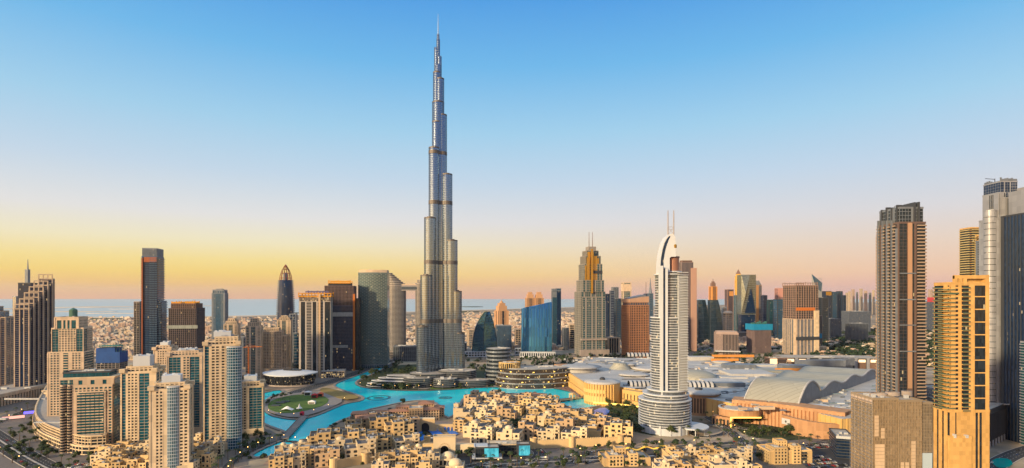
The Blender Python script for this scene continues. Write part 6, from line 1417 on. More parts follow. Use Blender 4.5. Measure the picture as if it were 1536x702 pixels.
b = Bld('glass_pavilion', 'black glass pavilion with white slab roofs and two bright cyan picture screens', 'showroom', *G(742, 688), radians(4), M_WHITE, G_DARK)
b.vol(rect(-22, 4, -10, 6), 4.5, 15, [S('glass', 10, 3, .4, .3, .2)] * 4, wall=M_DARK); b.vol(rect(-20, 2, -8, 6), 0, 4.4, CURT, wall=M_DARK, roof=False)
b.vol(rect(-6, 30, 6.1, 24), 0, 14, CURT2, wall=M_DARK, plant=3); b.vol(rect(26, 40, -6, 6), 0, 17, SOLID, wall=M_DARK)
mb = MB(); mb.box(-26, 8, -13, 8, 3.6, 4.49); mb.box(-24, -8, -6, 9, 15.3, 16.1); b.part('white_slab', mb, M_WHITE); mb = MB(); mb.box(-8, 32, 5, 26, 14.1, 14.9); b.part('cream_roof', mb, M_CREAM)
for (x0, x1, y, z0, z1) in [(-12, 4.2, -10.6, 5, 14.8), (27.5, 40.2, -6.9, 5, 16.2)]: mb = MB(); mb.box(x0, x1, y, y + .35, z0, z1); b.part('picture_screen', mb, M_SCREEN)
# bridges
def bridge(label, p0, p1, w, z, pav=False):
    p0, p1 = G(*p0), G(*p1); L, tt, nn = edge(p0, p1); o = thing('footbridge', label, 'bridge', (0, 0, 0)); mb = MB(); mb.obox(p0, tt, nn, -4, L + 4, -w / 2, w / 2, z - .8, z); mb.obj('deck', M_QUAY, o)
    for s_ in (-1, 1): mb = MB(); mb.obox(p0, tt, nn, -4, L + 4, s_ * w / 2 - .2, s_ * w / 2 + .2, z + .003, z + 1.1); mb.obj('railing', M_QUAY if not pav else M_SAND, o)
    for i in range(int(L / 14) + 1): mb = MB(); mb.obox(p0, tt, nn, i * 14 - 1, i * 14 + 1, -w / 2 + .5, w / 2 - .5, 0, z - .81); mb.obj('pier', M_QUAY, o)
    if pav:
        for s0 in (L * .12, L * .72):
            mb = MB()
            for a in (0, 6):
                for d_ in (-w / 2 + .3, w / 2 - .3): mb.obox(p0, tt, nn, s0 + a, s0 + a + 1.6, d_ - .8, d_ + .8, z + .01, z + 7)
            mb.obox(p0, tt, nn, s0 - .6, s0 + 8.2, -w / 2 - .8, w / 2 + .8, z + 7.01, z + 8.6); mb.obox(p0, tt, nn, s0 + 1, s0 + 6.6, -w / 2 + 1, w / 2 - 1, z + 8.61, z + 10); mb.obj('gate_pavilion', M_SAND, o)
    return o
bridge('long grey promenade bridge between the lower left quay and the round park', (427, 660), (456, 628), 11, 3.2); bridge('sand bridge with two gate pavilions crossing the lake beside the mall', (826, 605), (868, 599), 9, 3.2, True)
# round park: tents and stage
def at_px(name, label, cat, px, py, mb_fn, mats, z=1.7, group=None, smooth=False):
    x, d = G(px, py); mb = MB(); mb_fn(mb); o = mb.obj(name, mats, None, smooth); o.location = (x, d, z); tag(o, label, cat, group); return o
def tent(w, h):
    def f(mb):
        rows = []
        for i in range(7):
            u = i / 6; rows.append([((u - .5) * w, (v - .5) * w * .6, h * (.15 + .85 * (1 - abs(2 * u - 1) ** 1.3) * (1 - .6 * abs(2 * v - 1)))) for v in [k / 6 for k in range(7)]])
        mb.loft(rows)
        for a, c in ((0, 0), (0, 6), (6, 0), (6, 6)): p = rows[a][c]; mb.tube([(p[0], p[1], 0), p], .15)
    return f
def cone_tent(r, h):
    return lambda mb: (mb.lathe([(r, 2.4), (r * .45, 2.4 + h * .25), (r * .12, 2.4 + h * .75), (.05, 2.4 + h)], 8), [mb.tube([(r * .95 * cos(a), r * .95 * sin(a), 0), (r * .95 * cos(a), r * .95 * sin(a), 2.5)], .12) for a in (0, pi / 2, pi, 3 * pi / 2)])
M_TENT = paint('tent_cloth', (.8, .78, .74), .04)
at_px('canopy_tent', 'large white swept canopy tent on the round lawn', 'tent', 431, 617, tent(19, 7), M_TENT)
at_px('cone_tent', 'white pointed tent near the bridge end of the round lawn', 'tent', 449, 616, cone_tent(5, 8), M_TENT)
for i, (px, py, w, col, lab) in enumerate([(462, 594, 12, (.72, .7, .68), 'tall white festival booth at the edge of the round lawn'), (472, 598, 10, (.55, .04, .05), 'red festival booth between white and orange booths'), (481, 596, 9, (.7, .16, .08), 'orange red festival booth nearest the channel'), (456, 592, 8, (.2, .2, .24), 'dark grey festival booth behind the white booth'), (453, 624, 5, (.6, .03, .06), 'small red kiosk at the bridge end'), (468, 607, 12, (.75, .73, .7), 'row tent, white and low, on the lawn edge')]):
    def f(mb, w=w, i=i):
        h = 6 if i < 3 else 4; mb.box(-w / 2, w / 2, -3, 3, 0, h); mb.prism(rect(-w / 2 - .5, w / 2 + .5, -3.5, 3.5), h + .02, h + 2.2, top_poly=rect(-.3, .3, -.3, .3)); mb.box(-w / 2 + 1, w / 2 - 1, -3.1, -2.98, .5, h - 1.2, 1)
    at_px('festival_booth', lab, 'booth', px, py, f, [paint('booth_%d' % i, col, .06), M_DOT])
for i, (px, py) in enumerate([(421, 606), (428, 604), (414, 610)]): at_px('stage_deck', ['dark stage deck in the middle of the round lawn', 'second dark deck right beside the stage', 'dark deck nearest the left shore on the lawn'][i], 'stage', px, py, lambda mb: (mb.box(-7, 7, -5, 5, 0, 1.2), [mb.tube([(a, 4, 1.2), (a, 4, 6)], .2) for a in (-6, 6)], mb.box(-6.5, 6.5, 3.7, 4.3, 6, 6.6)), M_DARK)
# hotel garden walls, lit screens and arbours by the streets
M_LED = flat('blue_led', (.1, .1, .8), .4, 0, 1.6, (.16, .12, 1.0)); M_LEDW = flat('red_led', (.8, .5, .45), .4, 0, .8, (1, .45, .35))
for (px, py, w, m_, lab) in [(48, 622, 20, M_LED, 'bright blue violet lit screen beside the curved street'), (20, 630, 26, M_LEDW, 'pale red lit hoarding along the curved street')]:
    x, d = G(px, py); o = thing('lit_screen', lab, 'screen', (x, d, .5), radians(38)); mb = MB(); mb.box(-w / 2, w / 2, -.3, .3, 1.5, 5.5); mb.obj('screen_face', m_, o); mb = MB(); mb.box(-w / 2 - .2, w / 2 + .2, .31, .7, 1.2, 5.8); mb.obj('casing', M_DARK, o)
    for s_ in (-.4, .4): mb = MB(); mb.box(s_ * w - .2, s_ * w + .2, .3, .7, 0, 1.19); mb.obj('post', M_DARK, o)
o = thing('light_arbour', 'undulating yellow light canopy along the pavement before the white hotel', 'light canopy', (0, 0, 0)); p = [G(936 + i * 3.7, 682 - i * .25) for i in range(21)]; rows = []
for i, (x, d) in enumerate(p): h = 6 + 1.6 * sin(i * .9); rows.append([(x, d - 2, h), (x, d, h + 1.2), (x, d + 2.5, h)])
mb = MB(); mb.loft(rows); mb.obj('canopy', flat('amber_canopy', (.8, .45, .05), .5, 0, .5, (1, .55, .08)), o)
for i in range(0, 21, 4): mb = MB(); mb.tube([(p[i][0], p[i][1], 0), (p[i][0], p[i][1], rows[i][1][2])], .25); mb.obj('post', M_STEEL, o)
o = thing('site_crane', 'orange tower crane standing behind the lake corner tower', 'crane', (XD(373, 1250), 1250, 0)); mb = MB()
for a, c in ((-1, -1), (1, -1), (1, 1), (-1, 1)): mb.tube([(a, c, 0), (a, c, Z(520, 1250))], .35, n=4)
for i in range(24): z0 = i * 3; mb.tube([(-1, -1, z0), (1, -1, z0 + 3)], .2, n=4); mb.tube([(1, -1, z0), (1, 1, z0 + 3)], .2, n=4)
mb.obj('mast', M_HOIST, o); mb = MB(); zt = Z(521, 1250); mb.tube([(-12, 0, zt), (28, 6, zt + 1)], .7); mb.tube([(-10, 0, zt), (0, 0, zt + 6), (24, 5, zt + 1)], .25); mb.obj('jib', M_HOIST, o)
# ------------------------------------------------------------------ trees, palms
def make_palm(seed, h=9.0):
    rnd = random.Random(seed); r = thing('date_palm', '', 'palm'); tb = MB(); lx, ly = rnd.uniform(-.5, .5), rnd.uniform(-.5, .5)
    tb.tube([(0, 0, 0), (lx * .3, ly * .3, h * .5), (lx, ly, h)], .42, r1=.28, n=7); tb.obj('trunk', M_BARK, r)
    c = MB()
    for k in range(17):
        a = 2 * pi * k / 17 + rnd.uniform(-.2, .2); up = rnd.uniform(.1, 1.3); L = rnd.uniform(3.2, 4.2); pts = []
        for i in range(5):
            u = i / 4; rr = L * u * (1 - .12 * u); pts.append((lx + cos(a) * rr, ly + sin(a) * rr, h + up * 1.9 * u - (2.6 + up * .3) * u * u))
        for i in range(4):
            w0, w1 = .55 * (1 - abs(i / 4 - .35)), .55 * (1 - abs((i + 1) / 4 - .35)); px, py = -sin(a), cos(a); A, B = pts[i], pts[i + 1]
            for s_ in (-1, 1):
                c.face([A, B, (B[0] + px * w1 * s_, B[1] + py * w1 * s_, B[2] - .28), (A[0] + px * w0 * s_, A[1] + py * w0 * s_, A[2] - .28)], k % 2)
    c.obj('crown', [M_LEAF[0], M_LEAF[1]], r); return r
def leafy(mb, rnd, cx, cy, cz, rx, rz, n, s0, s1, nm=2):
    for _ in range(n):
        while True:
            a, b_, c = rnd.uniform(-1, 1), rnd.uniform(-1, 1), rnd.uniform(-1, 1); q = a * a + b_ * b_ + c * c
            if .25 < q < 1: break
        x, y, z_ = cx + a * rx, cy + b_ * rx, cz + c * rz; s_ = rnd.uniform(s0, s1)
        n_ = Vector((a + rnd.uniform(-.5, .5), b_ + rnd.uniform(-.5, .5), c + rnd.uniform(-.2, .9))).normalized(); t1 = n_.cross(Vector((rnd.uniform(-1, 1), rnd.uniform(-1, 1), .2))).normalized() * s_; t2 = n_.cross(t1)
        p = Vector((x, y, z_)); mb.face([tuple(p - t1 - t2 * .6), tuple(p + t1 - t2 * .5), tuple(p + t1 * .7 + t2 * .6), tuple(p - t1 * .8 + t2 * .7)], rnd.randrange(nm))
def make_tree(seed, h=9.0, w=4.0, m=(0, 1)):
    rnd = random.Random(seed); r = thing('broadleaf_tree', '', 'tree'); tb = MB(); tb.tube([(0, 0, 0), (.1, 0, h * .25), (.2, .1, h * .45)], .34, r1=.2, n=6); c = MB()
    for k in range(6):
        a = 2 * pi * k / 6 + rnd.uniform(-.4, .4); rr = w * rnd.uniform(.35, .62) if k else 0; z_ = h * rnd.uniform(.5, .82); x, y = cos(a) * rr, sin(a) * rr
        tb.tube([(.1, 0, h * .3), (x * .6, y * .6, z_ * .85), (x, y, z_)], .14, r1=.05, n=4); leafy(c, rnd, x, y, z_, w * rnd.uniform(.42, .6), h * rnd.uniform(.16, .25), 62, .35, .75)
    tb.obj('trunk', M_BARK, r); c.obj('crown', [M_LEAF[m[0]], M_LEAF[m[1]]], r); return r
PALMS = [make_palm(s_, h) for s_, h in ((1, 8), (2, 9.5), (3, 11))]
TREES = [make_tree(11, 9, 4.5, (0, 1)), make_tree(12, 7.5, 4.2, (3, 0)), make_tree(13, 10.5, 4.8, (1, 2)), make_tree(14, 6, 3.4, (0, 3))]
fresh = {id(o) for o in PALMS + TREES}
def plant(proto, x, y, z, label, group, sc):
    if id(proto) in fresh: fresh.discard(id(proto)); o = proto; o.location = (x, y, z); o.scale = (sc,) * 3; o['label'] = label; o['group'] = group
    else: o = dup(proto, (x, y, z), random.uniform(0, 6.3), sc, label, group)
    return o
def road_pt(nm, u, off):
    c, nr = ROADS[nm]; i = u * (len(c) - 1); k = min(int(i), len(c) - 2); f = i - k
    return c[k][0] + (c[k + 1][0] - c[k][0]) * f + nr[k][0] * off, c[k][1] + (c[k + 1][1] - c[k][1]) * f + nr[k][1] * off
npalm = 0
for nm, n, offs, u0, u1, lab in [('curve', 14, (15, -16), .1, .95, 'date palm lining the wide curved avenue at the lower left'), ('upper', 9, (11, -12), .2, .9, 'date palm beside the upper street below the stair stepped towers'), ('front', 30, (14.5, -15), .2, .95, 'date palm along the wide boulevard at the bottom'), ('front', 16, (0,), .25, .9, 'date palm on the median of the bottom boulevard'), ('ramp', 13, (8,), .1, .95, 'date palm beside the ramp before the white hotel'), ('side', 12, (7, -8), .1, .95, 'date palm on the lower left lake quay'), ('mall', 8, (10, -10), .1, .9, 'date palm on the mall approach street'), ('loop', 9, (-8,), .0, .99, 'date palm inside the hotel turning loop')]:
    for off in offs:
        for i in range(n):
            x, y = road_pt(nm, u0 + (u1 - u0) * (i + random.uniform(-.25, .25)) / n, off)
            if inside((x, y), lake): continue
            plant(random.choice(PALMS), x, y, .4, lab, lab.replace('date palm', 'date palms'), random.uniform(.85, 1.2)); npalm += 1
# broadleaf trees: planted beds, courtyards, park
ntree = 0
def grove(px_poly, n, label, zz_=.5, sc=(.8, 1.3), protos=TREES, gap=4.5):
    global ntree
    poly = PX(px_poly); xs = [p[0] for p in poly]; ys = [p[1] for p in poly]; got = []; tries = 0
    while len(got) < n and tries < n * 40:
        tries += 1; x, y = random.uniform(min(xs), max(xs)), random.uniform(min(ys), max(ys))
        if not inside((x, y), poly) or inside((x, y), lake) or any((x - a) ** 2 + (y - b_) ** 2 < gap * gap for a, b_ in got): continue
        if near_road((x, y), -2): continue
        got.append((x, y)); plant(random.choice(protos), x, y, zz_, label, label.replace(' tree', ' trees', 1), random.uniform(*sc)); ntree += 1
grove([(534, 576), (560, 562), (590, 551), (630, 556), (640, 566), (625, 580), (600, 585), (560, 583)], 40, 'dense park tree left of the tallest tower', .6, (1.1, 1.8))
grove([(612, 583.5), (625, 578), (720, 575.5), (735, 578), (700, 580), (640, 584)], 26, 'tree before the round terraces of the tallest tower', 1.1, (.9, 1.3))
grove([(650, 583), (660, 578), (735, 577), (760, 579), (735, 580.5), (660, 585.5)], 10, 'tree on the lawn strip before the tallest tower', .9, (.7, 1.1))
grove([(905, 606), (950, 602), (970, 608), (960, 646), (930, 638), (915, 625)], 34, 'garden tree beside the round hotel pool', .9, (1.0, 1.6))
grove([(940, 642), (965, 652), (1010, 655), (1045, 648), (1060, 642), (1000, 650)], 18, 'garden tree at the foot of the white hotel', 1, (.9, 1.5))
grove([(1100, 640), (1130, 630), (1165, 634), (1150, 640)], 12, 'tree inside the mall drop off loop', .7, (1, 1.5)); grove([(1120, 654), (1180, 658), (1250, 654), (1262, 646), (1190, 646)], 24, 'tree along the swept mall wall', .7, (1, 1.5))
grove([(400, 610), (408, 601), (440, 593), (412, 598), (398, 606)], 12, 'shore tree on the round park', 1.7, (.6, .9))
grove([(700, 708), (735, 704), (900, 699), (1000, 694), (1140, 688), (1140, 691), (900, 703), (735, 709)], 24, 'street tree on the near side of the bottom boulevard', .4, (.7, 1.1)); grove([(840, 684), (905, 671), (1040, 664), (1040, 667), (930, 679)], 16, 'street tree between ramp and bottom boulevard', .4, (.7, 1.1))
grove([(0, 700), (15, 655), (50, 625), (60, 650), (100, 690), (60, 690)], 24, 'street tree beside the curved avenue at the lower left', .5, (.8, 1.2), gap=7)
grove([(330, 660), (350, 645), (392, 655), (380, 672)], 12, 'tree beside the small lake corner tower', .5, (.8, 1.2))
def courtyard(px_poly, n, label):
    global ntree
    poly = PX(px_poly); xs = [p[0] for p in poly]; ys = [p[1] for p in poly]; k = t_ = 0
    while k < n and t_ < n * 60:
        t_ += 1; x, y = random.uniform(min(xs), max(xs)), random.uniform(min(ys), max(ys))
        if not inside((x, y), poly) or inside((x, y), lake) or any((x - a) ** 2 + (y - b_) ** 2 < 250 for a, b_ in TAKEN) or near_road((x, y), -4): continue
        plant(random.choice(TREES), x, y, .4, label, label.replace(' tree', ' trees', 1), random.uniform(.9, 1.4)); k += 1; ntree += 1
courtyard([(466, 690), (505, 637), (606, 606), (640, 672), (500, 700)], 26, 'courtyard tree between the houses of the left old quarter'); courtyard([(686, 622), (716, 591), (822, 601), (942, 655), (944, 664), (740, 668)], 30, 'courtyard tree between the houses of the right old quarter')
courtyard([(752, 628), (770, 622), (822, 652), (780, 660)], 18, 'garden tree in the courtyard beside the small blue pools'); courtyard([(640, 700), (660, 672), (735, 672), (700, 702)], 8, 'tree around the car park of the grand gate')
print('TREES', ntree, 'PALMS', npalm)
# far-off greenery, read as one mass
def mass(name, spots, n, size, mats, kind='stuff'):
    mb = MB(); rnd = random.Random(5)
    for (x, y, s_) in spots: leafy(mb, rnd, x, y, s_ * .55, s_ * .7, s_ * .5, n, s_ * .2, s_ * .42, len(mats))
    o = mb.obj(name, mats); tag(o, kind=kind); return o
sp_ = []
def scatter(px0, px1, d0, d1, n, s0=5, s1=10, clump=0):
    for _ in range(n):
        d = d0 * (d1 / d0) ** random.random(); x = XD(random.uniform(px0, px1), d); sp_.append((x, d, random.uniform(s0, s1)))
        for _k in range(clump): sp_.append((x + random.gauss(0, 30), d + random.gauss(0, 25), random.uniform(s0, s1)))
scatter(1228, 1440, 1520, 3200, 1000, 8, 16, 2); scatter(-60, 450, 1700, 4800, 420, 5, 9, 1); scatter(690, 860, 2000, 5000, 160, 5, 9); scatter(600, 640, 1800, 4500, 50, 5, 9); scatter(1040, 1240, 1450, 2300, 120, 6, 10, 1); scatter(860, 1060, 1500, 2300, 60, 5, 9, 1); scatter(690, 1045, 1400, 1760, 150, 6, 11, 1); scatter(440, 600, 1380, 1700, 70, 6, 10, 1); scatter(1040, 1180, 1420, 1800, 70, 6, 10, 1)
tag(mass('distant_trees', sp_, 11, 1, [M_LEAF[0], M_LEAF[3]]), 'scattered dark green trees among the far houses')
hd = []
for _ in range(300):
    px, py = random.choice([(random.uniform(540, 640), random.uniform(560, 585)), (random.uniform(1120, 1255), random.uniform(646, 656)), (random.uniform(912, 990), random.uniform(606, 644)), (random.uniform(660, 735), random.uniform(578, 584))]); x, d = G(px, py)
    if not inside((x, d), lake) and not near_road((x, d), -4): hd.append((x, d, random.uniform(1.5, 2.8)))
for _ in range(290):      # planting between the houses, along the quays and by the streets
    px, py = random.choice([(random.uniform(480, 650), random.uniform(632, 700)), (random.uniform(690, 940), random.uniform(602, 668)), (random.uniform(840, 1120), random.uniform(664, 700)), (random.uniform(330, 400), random.uniform(640, 690)), (random.uniform(20, 140), random.uniform(630, 702))]); x, d = G(px, py)
    if not inside((x, d), lake) and not near_road((x, d), -4): hd.append((x, d, random.uniform(2.5, 5.5)))
pk = PX([(534, 576), (560, 562), (590, 551), (632, 556), (640, 566), (625, 580), (600, 585), (560, 583)]); n_ = 0
while n_ < 240:
    x, d = random.uniform(-280, -150), random.uniform(1120, 1480)
    if inside((x, d), pk): hd.append((x, d, random.uniform(6, 11))); n_ += 1
tag(mass('undergrowth', hd, 26, 1, [M_LEAF[1], M_LEAF[0]]), 'low hedges and planting in the park beds')

# ------------------------------------------------------------------ the low city out to the coast
FW = [paint('villa_white', (.62, .53, .43), .08), paint('villa_cream', (.55, .43, .30), .08), paint('villa_rose', (.48, .34, .26), .1)]
def villa_mesh(mb, x, y, w, d, h, a, k, win=True):
    c, s_ = cos(a), sin(a); t, n = (c, s_), (s_, -c); o = (x, y)
    mb.obox(o, t, n, -w / 2, w / 2, -d / 2, d / 2, 0, h, k); mb.obox(o, t, n, -w * .2, w * .32, -d * .3, d * .25, h + .01, h + 3, k)
    if win:
        for f in range(max(1, int(h / 3.3))):
            mb.obox(o, t, n, -w * .42, -w * .1, d / 2, d / 2 + .06, f * 3.3 + 1, f * 3.3 + 2.3, 3); mb.obox(o, t, n, w * .05, w * .4, d / 2, d / 2 + .06, f * 3.3 + 1, f * 3.3 + 2.3, 3)
VP = []
for s_ in range(6):
    mb = MB(); villa_mesh(mb, 0, 0, 15 + s_ * 1.5, 12 + s_ % 3 * 2, [6.6, 7.5, 9.9, 6.6, 10.5, 13][s_], 0, s_ % 3); mb.ring(rect(-9 - s_, 9 + s_, -9, 9), rect(-8.7 - s_, 8.7 + s_, -8.7, 8.7), 0, 2.2, s_ % 3); o = mb.obj('flat_roofed_villa', FW + [M_DOT]); VP.append(o); tag(o, None, 'villa')
vf = set(); rest = MB(); nv = 0
zones = [(-40, 450, 1650, 5200, 2300, 'pale flat roofed villa in the seaside suburb behind the left towers'), (592, 640, 1900, 5600, 260, 'pale flat roofed villa seen through the bridge towers'), (692, 862, 1980, 7000, 1100, 'sandy flat roofed villa in the suburb between tallest tower and twin mast tower'), (1232, 1440, 1500, 6500, 330, 'low pale villa among the dark trees at the right'), (862, 1232, 2000, 7500, 900, 'low pale building between the far office towers')]
cand = []
for zi, (a, b_, d0, d1, n, lab) in enumerate(zones):
    for _ in range(n): d = 1 / (1 / d0 + (1 / d1 - 1 / d0) * random.random() ** .9); cand.append((d, XD(random.uniform(a, b_), d), zi))
cand.sort(); ok = []; grid = {}
for d, x, zi in cand:
    g = (int(x // 26), int(d // 26))
    if g in grid: continue
    if inside((x, d), lake) or near_road((x, d), 30): continue
    grid[g] = 1; ok.append((d, x, zi))
for i, (d, x, zi) in enumerate(ok):
    a = random.choice([.3, .3 + pi / 2, .12]) + random.uniform(-.1, .1)
    if i < 290:
        k = i % 6; o = VP[k]
        if k in vf: o = o.copy(); COL.objects.link(o)
        vf.add(k); o.location = (x, d, 0); o.rotation_euler = (0, 0, a); o['label'] = zones[zi][5]; o['group'] = zones[zi][5].replace('villa', 'villas').replace('building', 'buildings')
    else:
        big = random.random() < .1; villa_mesh(rest, x, d, random.uniform(12, 24) * (1.8 if big else 1), random.uniform(10, 18), random.choice([6, 7, 8, 10, 12]) * (2 if big else 1), a, random.randrange(3), d < 3500)
tag(rest.obj('far_suburb', FW + [M_DOT]), 'countless low pale houses spreading to the coast', None, None, 'stuff')
FB = [(1272, 1276, 437), (1277, 1282, 434), (1284, 1287, 438), (1289, 1294, 433), (1296, 1301, 436), (1303, 1307, 439), (1308, 1312, 435), (1392, 1400, 434), (1401, 1408, 438), (1268, 1272, 439), (1318, 1322, 436)]
for i, (a, b_, y) in enumerate(FB):
    D = 5200 + 130 * i; t = T('distant_tower', '%s of the tiny pale towers on the far right horizon' % ORD[i], a, b_, D, 10, 1, [FW[1], FW[2], M_GREYM][i % 3], G_SILV, 'tower block', 'tiny towers on the far horizon'); t.V(0, 1, 0, 1, 0, y, S('fin', 8, 8, 2, 3.5, 1.2), parapet=0)
for i, (a, b_, y, D, lab) in enumerate([(1262, 1306, 467, 2900, 'long dark navy glass block before the far horizon'), (1268, 1302, 485, 2300, 'long low grey shed among the trees'), (1238, 1262, 478, 2500, 'cluster of grey mid rise flats beside the dark tower'), (1386, 1402, 452, 3000, 'dark block with red roof line seen right of the bronze tower'), (650, 700, 514, 1800, 'low grey hall right behind the tallest tower'), (590, 632, 519, 1650, 'low pale hall below the bridge towers'), (1090, 1170, 520, 2050, 'long low pale shed behind the cyan wrapped site')]):
    t = T('low_long_block', lab, a, b_, D, 4, .5, M_GREYM, G_NAVY if i in (0, 3) else G_DARK, 'building'); t.V(0, 1, 0, 1, 0, y, S('grid', 4, 6, 1.4, 1.0, .5), plant=6)
    if i == 3: t.bx('red_sign_band', [(0, 1, -.05, 0, t.z(453), t.z(446))], paint('red_band', (.5, .06, .08), .1))

# ------------------------------------------------------------------ cars, lamps, people
def make_car(col, van=False):
    r = thing('car', '', 'car'); L = 4.6; b_ = MB(); P = [(-2.3, .35), (2.3, .35), (2.3, .85), (1.2, .98), (-2.2, 1.0), (-2.3, .9)]
    def extr(mb, P, w, m=0):
        i = len(mb.v); n = len(P); mb.v += [(x, -w, z_) for x, z_ in P] + [(x, w, z_) for x, z_ in P]; mb.f += [tuple(range(i, i + n)), tuple(range(i + 2 * n - 1, i + n - 1, -1))] + [(i + (k + 1) % n, i + k, i + n + k, i + n + (k + 1) % n) for k in range(n)]; mb.m += [m] * (n + 2)
    extr(b_, P, .9); b_.box(-1.5, .5, -.68, .68, 1.42, 1.5) if not van else b_.box(-2.2, 1.0, -.8, .8, 1.5, 2.0); b_.obj('body', col, r)
    g = MB(); extr(g, [(-1.9, .985), (1.1, .975), (.5, 1.42), (-1.5, 1.42)] if not van else [(-2.2, 1.0), (1.5, .98), (1.0, 1.5), (-2.2, 1.5)], .74); g.obj('window', M_WINF, r)
    for x in (-1.4, 1.4):
        for y in (-.85, .85):
            w = MB(); n = 10; i = 0; w.v = [(x + .34 * cos(2 * pi * k / n), y + s_ * .1, .34 + .34 * sin(2 * pi * k / n)) for s_ in (-1, 1) for k in range(n)]; w.f = [(k, (k + 1) % n, n + (k + 1) % n, n + k) for k in range(n)] + [tuple(range(n - 1, -1, -1)), tuple(range(n, 2 * n))]; w.m = [0] * (n + 2); w.obj('wheel', M_DOT, r)
    return r
CC = [('white', (.75, .75, .74)), ('silver', (.45, .46, .48)), ('black', (.02, .02, .025)), ('red', (.42, .03, .03)), ('sand coloured', (.42, .33, .22)), ('dark blue', (.03, .06, .16))]
CARS = [(n, make_car(flat('car_' + n.replace(' ', '_'), c, .25, .2))) for n, c in CC]; cfresh = set(range(len(CARS)))
def put_car(x, y, rz, where, z=.5):
    k = random.choices(range(6), [6, 4, 3, 2, 2, 1.5])[0]; n, pr = CARS[k]; lab = '%s car %s' % (n, where)
    if k in cfresh: cfresh.discard(k); o = pr; o.location = (x, y, z); o.rotation_euler = (0, 0, rz); o.scale = (1.12,) * 3
    else: o = dup(pr, (x, y, z), rz, 1.12)
    o['label'] = lab; o['group'] = lab.replace(' car ', ' cars ')
for nm, n, offs, where, z_ in [('front', 26, (4.5, 8.2, -4.5, -8.2), 'driving on the wide bottom boulevard', .52), ('curve', 8, (5, 9, -5, -9), 'driving on the curved avenue at the lower left', .52), ('mall', 7, (2, 5, -3, -6), 'on the mall approach street', .72), ('ramp', 8, (2, -3), 'on the ramp before the white hotel', .64), ('loop', 5, (2,), 'in the hotel turning loop', .68), ('upper', 8, (3, -4), 'on the street under the stair stepped towers', .58), ('branch', 4, (3, -3), 'on the short branch beside the glass pavilion', .57), ('east', 7, (3, -4), 'on the street below the golden tower', .52)]:
    for off in offs:
        for i in range(n):
            if random.random() < .35: continue
            u = (i + random.uniform(.1, .9)) / n; x, y = road_pt(nm, u, off); x2, y2 = road_pt(nm, min(1, u + .01), off)
            if u > .985: continue
            put_car(x, y, atan2(y2 - y, x2 - x) + (pi if off > 0 else 0), where, z_)
for (px, py, nx, ny, ang, where) in [(672, 690, 8, 3, .35, 'parked in the car park before the grand gate'), (1228, 694, 15, 5, .25, 'parked in the lot beside the mesh clad block'), (1232, 668, 10, 2, .25, 'parked in the upper lot by the mall wall'), (128, 698, 7, 2, -.2, 'parked behind the curved podium')]:
    x0, y0 = G(px, py)
    for i in range(nx):
        for j in range(ny):
            if random.random() < .18: continue
            u, v = (i - nx / 2) * 3.0, (j - ny / 2) * 11; put_car(x0 + u * cos(ang) - v * sin(ang), y0 + u * sin(ang) + v * cos(ang), ang + pi / 2, where, .5)
def bus(x, y, rz, label):
    o = thing('bus', label, 'bus', (x, y, .52), rz); mb = MB(); mb.box(-6, 6, -1.3, 1.3, .45, 3.1); mb.box(-5, 5, -1.1, 1.1, 3.11, 3.4); mb.obj('body', M_WHITE, o); mb = MB(); mb.box(-5.8, 6.04, -1.34, 1.34, 1.5, 2.6); mb.obj('window', M_WINF, o)
    for q in (-4, 4):
        for s_ in (-1.1, 1.1): w = MB(); w.tube([(q, s_ - .15, .5), (q, s_ + .15, .5)], .5, n=10); w.obj('wheel', M_DOT, o)
for u, off, lab in [(.52, 8, 'long white bus on the bottom boulevard near the sand block'), (.36, -8, 'white bus close to the glass pavilion'), (.66, 8, 'white bus on the boulevard below the hotel loop')]:
    x, y = road_pt('front', u, off); x2, y2 = road_pt('front', u + .01, off); bus(x, y, atan2(y2 - y, x2 - x), lab)
M_LAMP = flat('lamp_glow', (1, .8, .5), .4, 0, 7.0, (1, .5, .12)); M_LAMP.cycles.emission_sampling = 'NONE'
def make_lamp():
    r = thing('street_lamp', '', 'street lamp'); mb = MB(); mb.tube([(0, 0, 0), (0, 0, 8.6), (0, 0, 9)], .13, r1=.08); mb.obj('pole', M_STEEL, r); mb = MB(); mb.tube([(0, 0, 8.9), (.9, 0, 9.3), (1.8, 0, 9.35)], .07); mb.obj('arm', M_STEEL, r); mb = MB(); mb.lathe([(.1, 8.9), (.55, 9.05), (.5, 9.35), (.12, 9.5)], 8, cx=1.9); mb.obj('lamp_head', M_LAMP, r); return r
LP = make_lamp(); first = True
def lamp(x, y, rz, lab, z=.4):
    global first
    if first: LP.location = (x, y, z); LP.rotation_euler = (0, 0, rz); LP['label'] = lab; LP['group'] = lab.replace('lamp', 'lamps', 1); first = False
    else: dup(LP, (x, y, z), rz, 1, lab, lab.replace('lamp', 'lamps', 1))
for nm, n, off, lab in [('front', 18, 13.2, 'glowing street lamp along the bottom boulevard'), ('curve', 9, -14.5, 'glowing street lamp along the curved avenue'), ('upper', 10, 9.8, 'glowing street lamp below the stair stepped towers'), ('side', 9, 6, 'glowing lamp on the lower left lake quay'), ('mall', 7, 8.6, 'glowing lamp on the mall approach street'), ('ramp', 8, 6.4, 'glowing lamp beside the ramp at the white hotel')]:
    for i in range(n): x, y = road_pt(nm, (i + .5) / n, off); lamp(x, y, random.uniform(0, 6.3), lab)
for i in range(26):      # along the park shore
    k = int((.36 + .012 * i) * len(lake)) % len(lake)
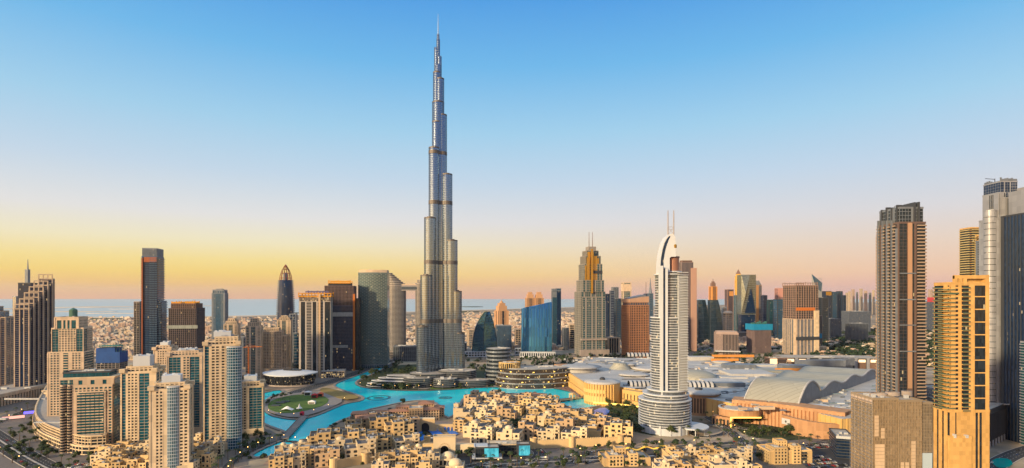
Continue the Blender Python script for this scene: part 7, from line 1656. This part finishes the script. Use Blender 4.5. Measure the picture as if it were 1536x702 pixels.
for (px, py) in [(540, 583), (556, 585.5), (574, 586.8), (592, 587.8), (610, 587.8), (628, 587.6), (646, 587.2), (664, 586.6), (682, 585), (700, 583.6), (718, 582.2), (402, 627), (420, 631), (440, 632), (470, 626), (492, 618), (516, 607)]: x, d = G(px, py - 1.3); lamp(x, d, pi / 2, 'glowing lamp on the lake shore path', 1.2)
# promenade crowd (one figure: a smooth standing body), far too many to count
crowd = MB(); M_PPL = [paint('clothes_%d' % i, c, .1, 1) for i, c in enumerate([(.03, .03, .035), (.12, .06, .05), (.4, .38, .36), (.06, .07, .14), (.3, .08, .07)])]
def figure(mb, x, y, z, h, m):
    k = h / 1.75; mb.lathe([(.13 * k, z), (.16 * k, z + .45 * k), (.19 * k, z + .9 * k), (.23 * k, z + 1.25 * k), (.21 * k, z + 1.42 * k), (.07 * k, z + 1.5 * k), (.11 * k, z + 1.6 * k), (.09 * k, z + 1.72 * k), (.02, z + 1.77 * k)], 6, m, x, y, 1.0, .75)
path = [G(742, 580.3), G(765, 579.5), G(800, 577), G(835, 580), G(858, 586), G(870, 596), G(890, 600.5 + 6), G(915, 609)]
for _ in range(620):
    i = random.choices(range(len(path) - 1), [1, 1, 2, 3, 4, 3, 1])[0]; u = random.random(); x = path[i][0] + (path[i + 1][0] - path[i][0]) * u + random.gauss(0, 7); y = path[i][1] + (path[i + 1][1] - path[i][1]) * u + random.gauss(0, 7)
    if inside((x, y), lake): continue
    figure(crowd, x, y, .72, random.uniform(1.5, 1.9), random.randrange(5))
tag(crowd.obj('crowd', M_PPL), 'dense crowd of people standing along the mall promenade', None, None, 'stuff')
# park shades on the quay promenade, pool umbrellas
UM = None
for i, (px, py) in enumerate([(610, 650), (620, 664), (630, 641), (648, 660), (660, 642), (672, 655), (690, 648), (698, 656), (905, 628), (890, 632), (918, 614), (760, 636), (777, 634), (800, 648)]):
    x, d = G(px, py); lab = 'cream sun parasol beside the ' + ('old quarter pools' if px < 860 else 'round hotel pool')
    if UM is None:
        UM = thing('parasol', lab, 'parasol', (x, d, .5), 0, lab.replace('parasol', 'parasols')); mb = MB(); mb.tube([(0, 0, 0), (0, 0, 2.8)], .05); mb.obj('pole', M_STEEL, UM); mb = MB(); mb.lathe([(2.1, 2.3), (1.2, 2.7), (.05, 3.0)], 8); mb.obj('canopy', M_TENT, UM)
    else: dup(UM, (x, d, .5), 0, 1, lab, lab.replace('parasol', 'parasols'))

# ------------------------------------------------------------------ evening air
hz = MB(); hz.box(-30000, 30000, -400, 42000, -1.5, 900); hm = bpy.data.materials.new('haze'); hm.use_nodes = True; n_, l_ = hm.node_tree.nodes, hm.node_tree.links
n_.remove(n_['Principled BSDF']); vp = n_.new('ShaderNodeVolumePrincipled'); vp.inputs['Color'].default_value = (.97, .95, .95, 1); vp.inputs['Density'].default_value = HAZE; vp.inputs['Anisotropy'].default_value = .2; l_.new(vp.outputs[0], n_['Material Output'].inputs['Volume'])
if HAZE: tag(hz.obj('haze', hm), kind='stuff')
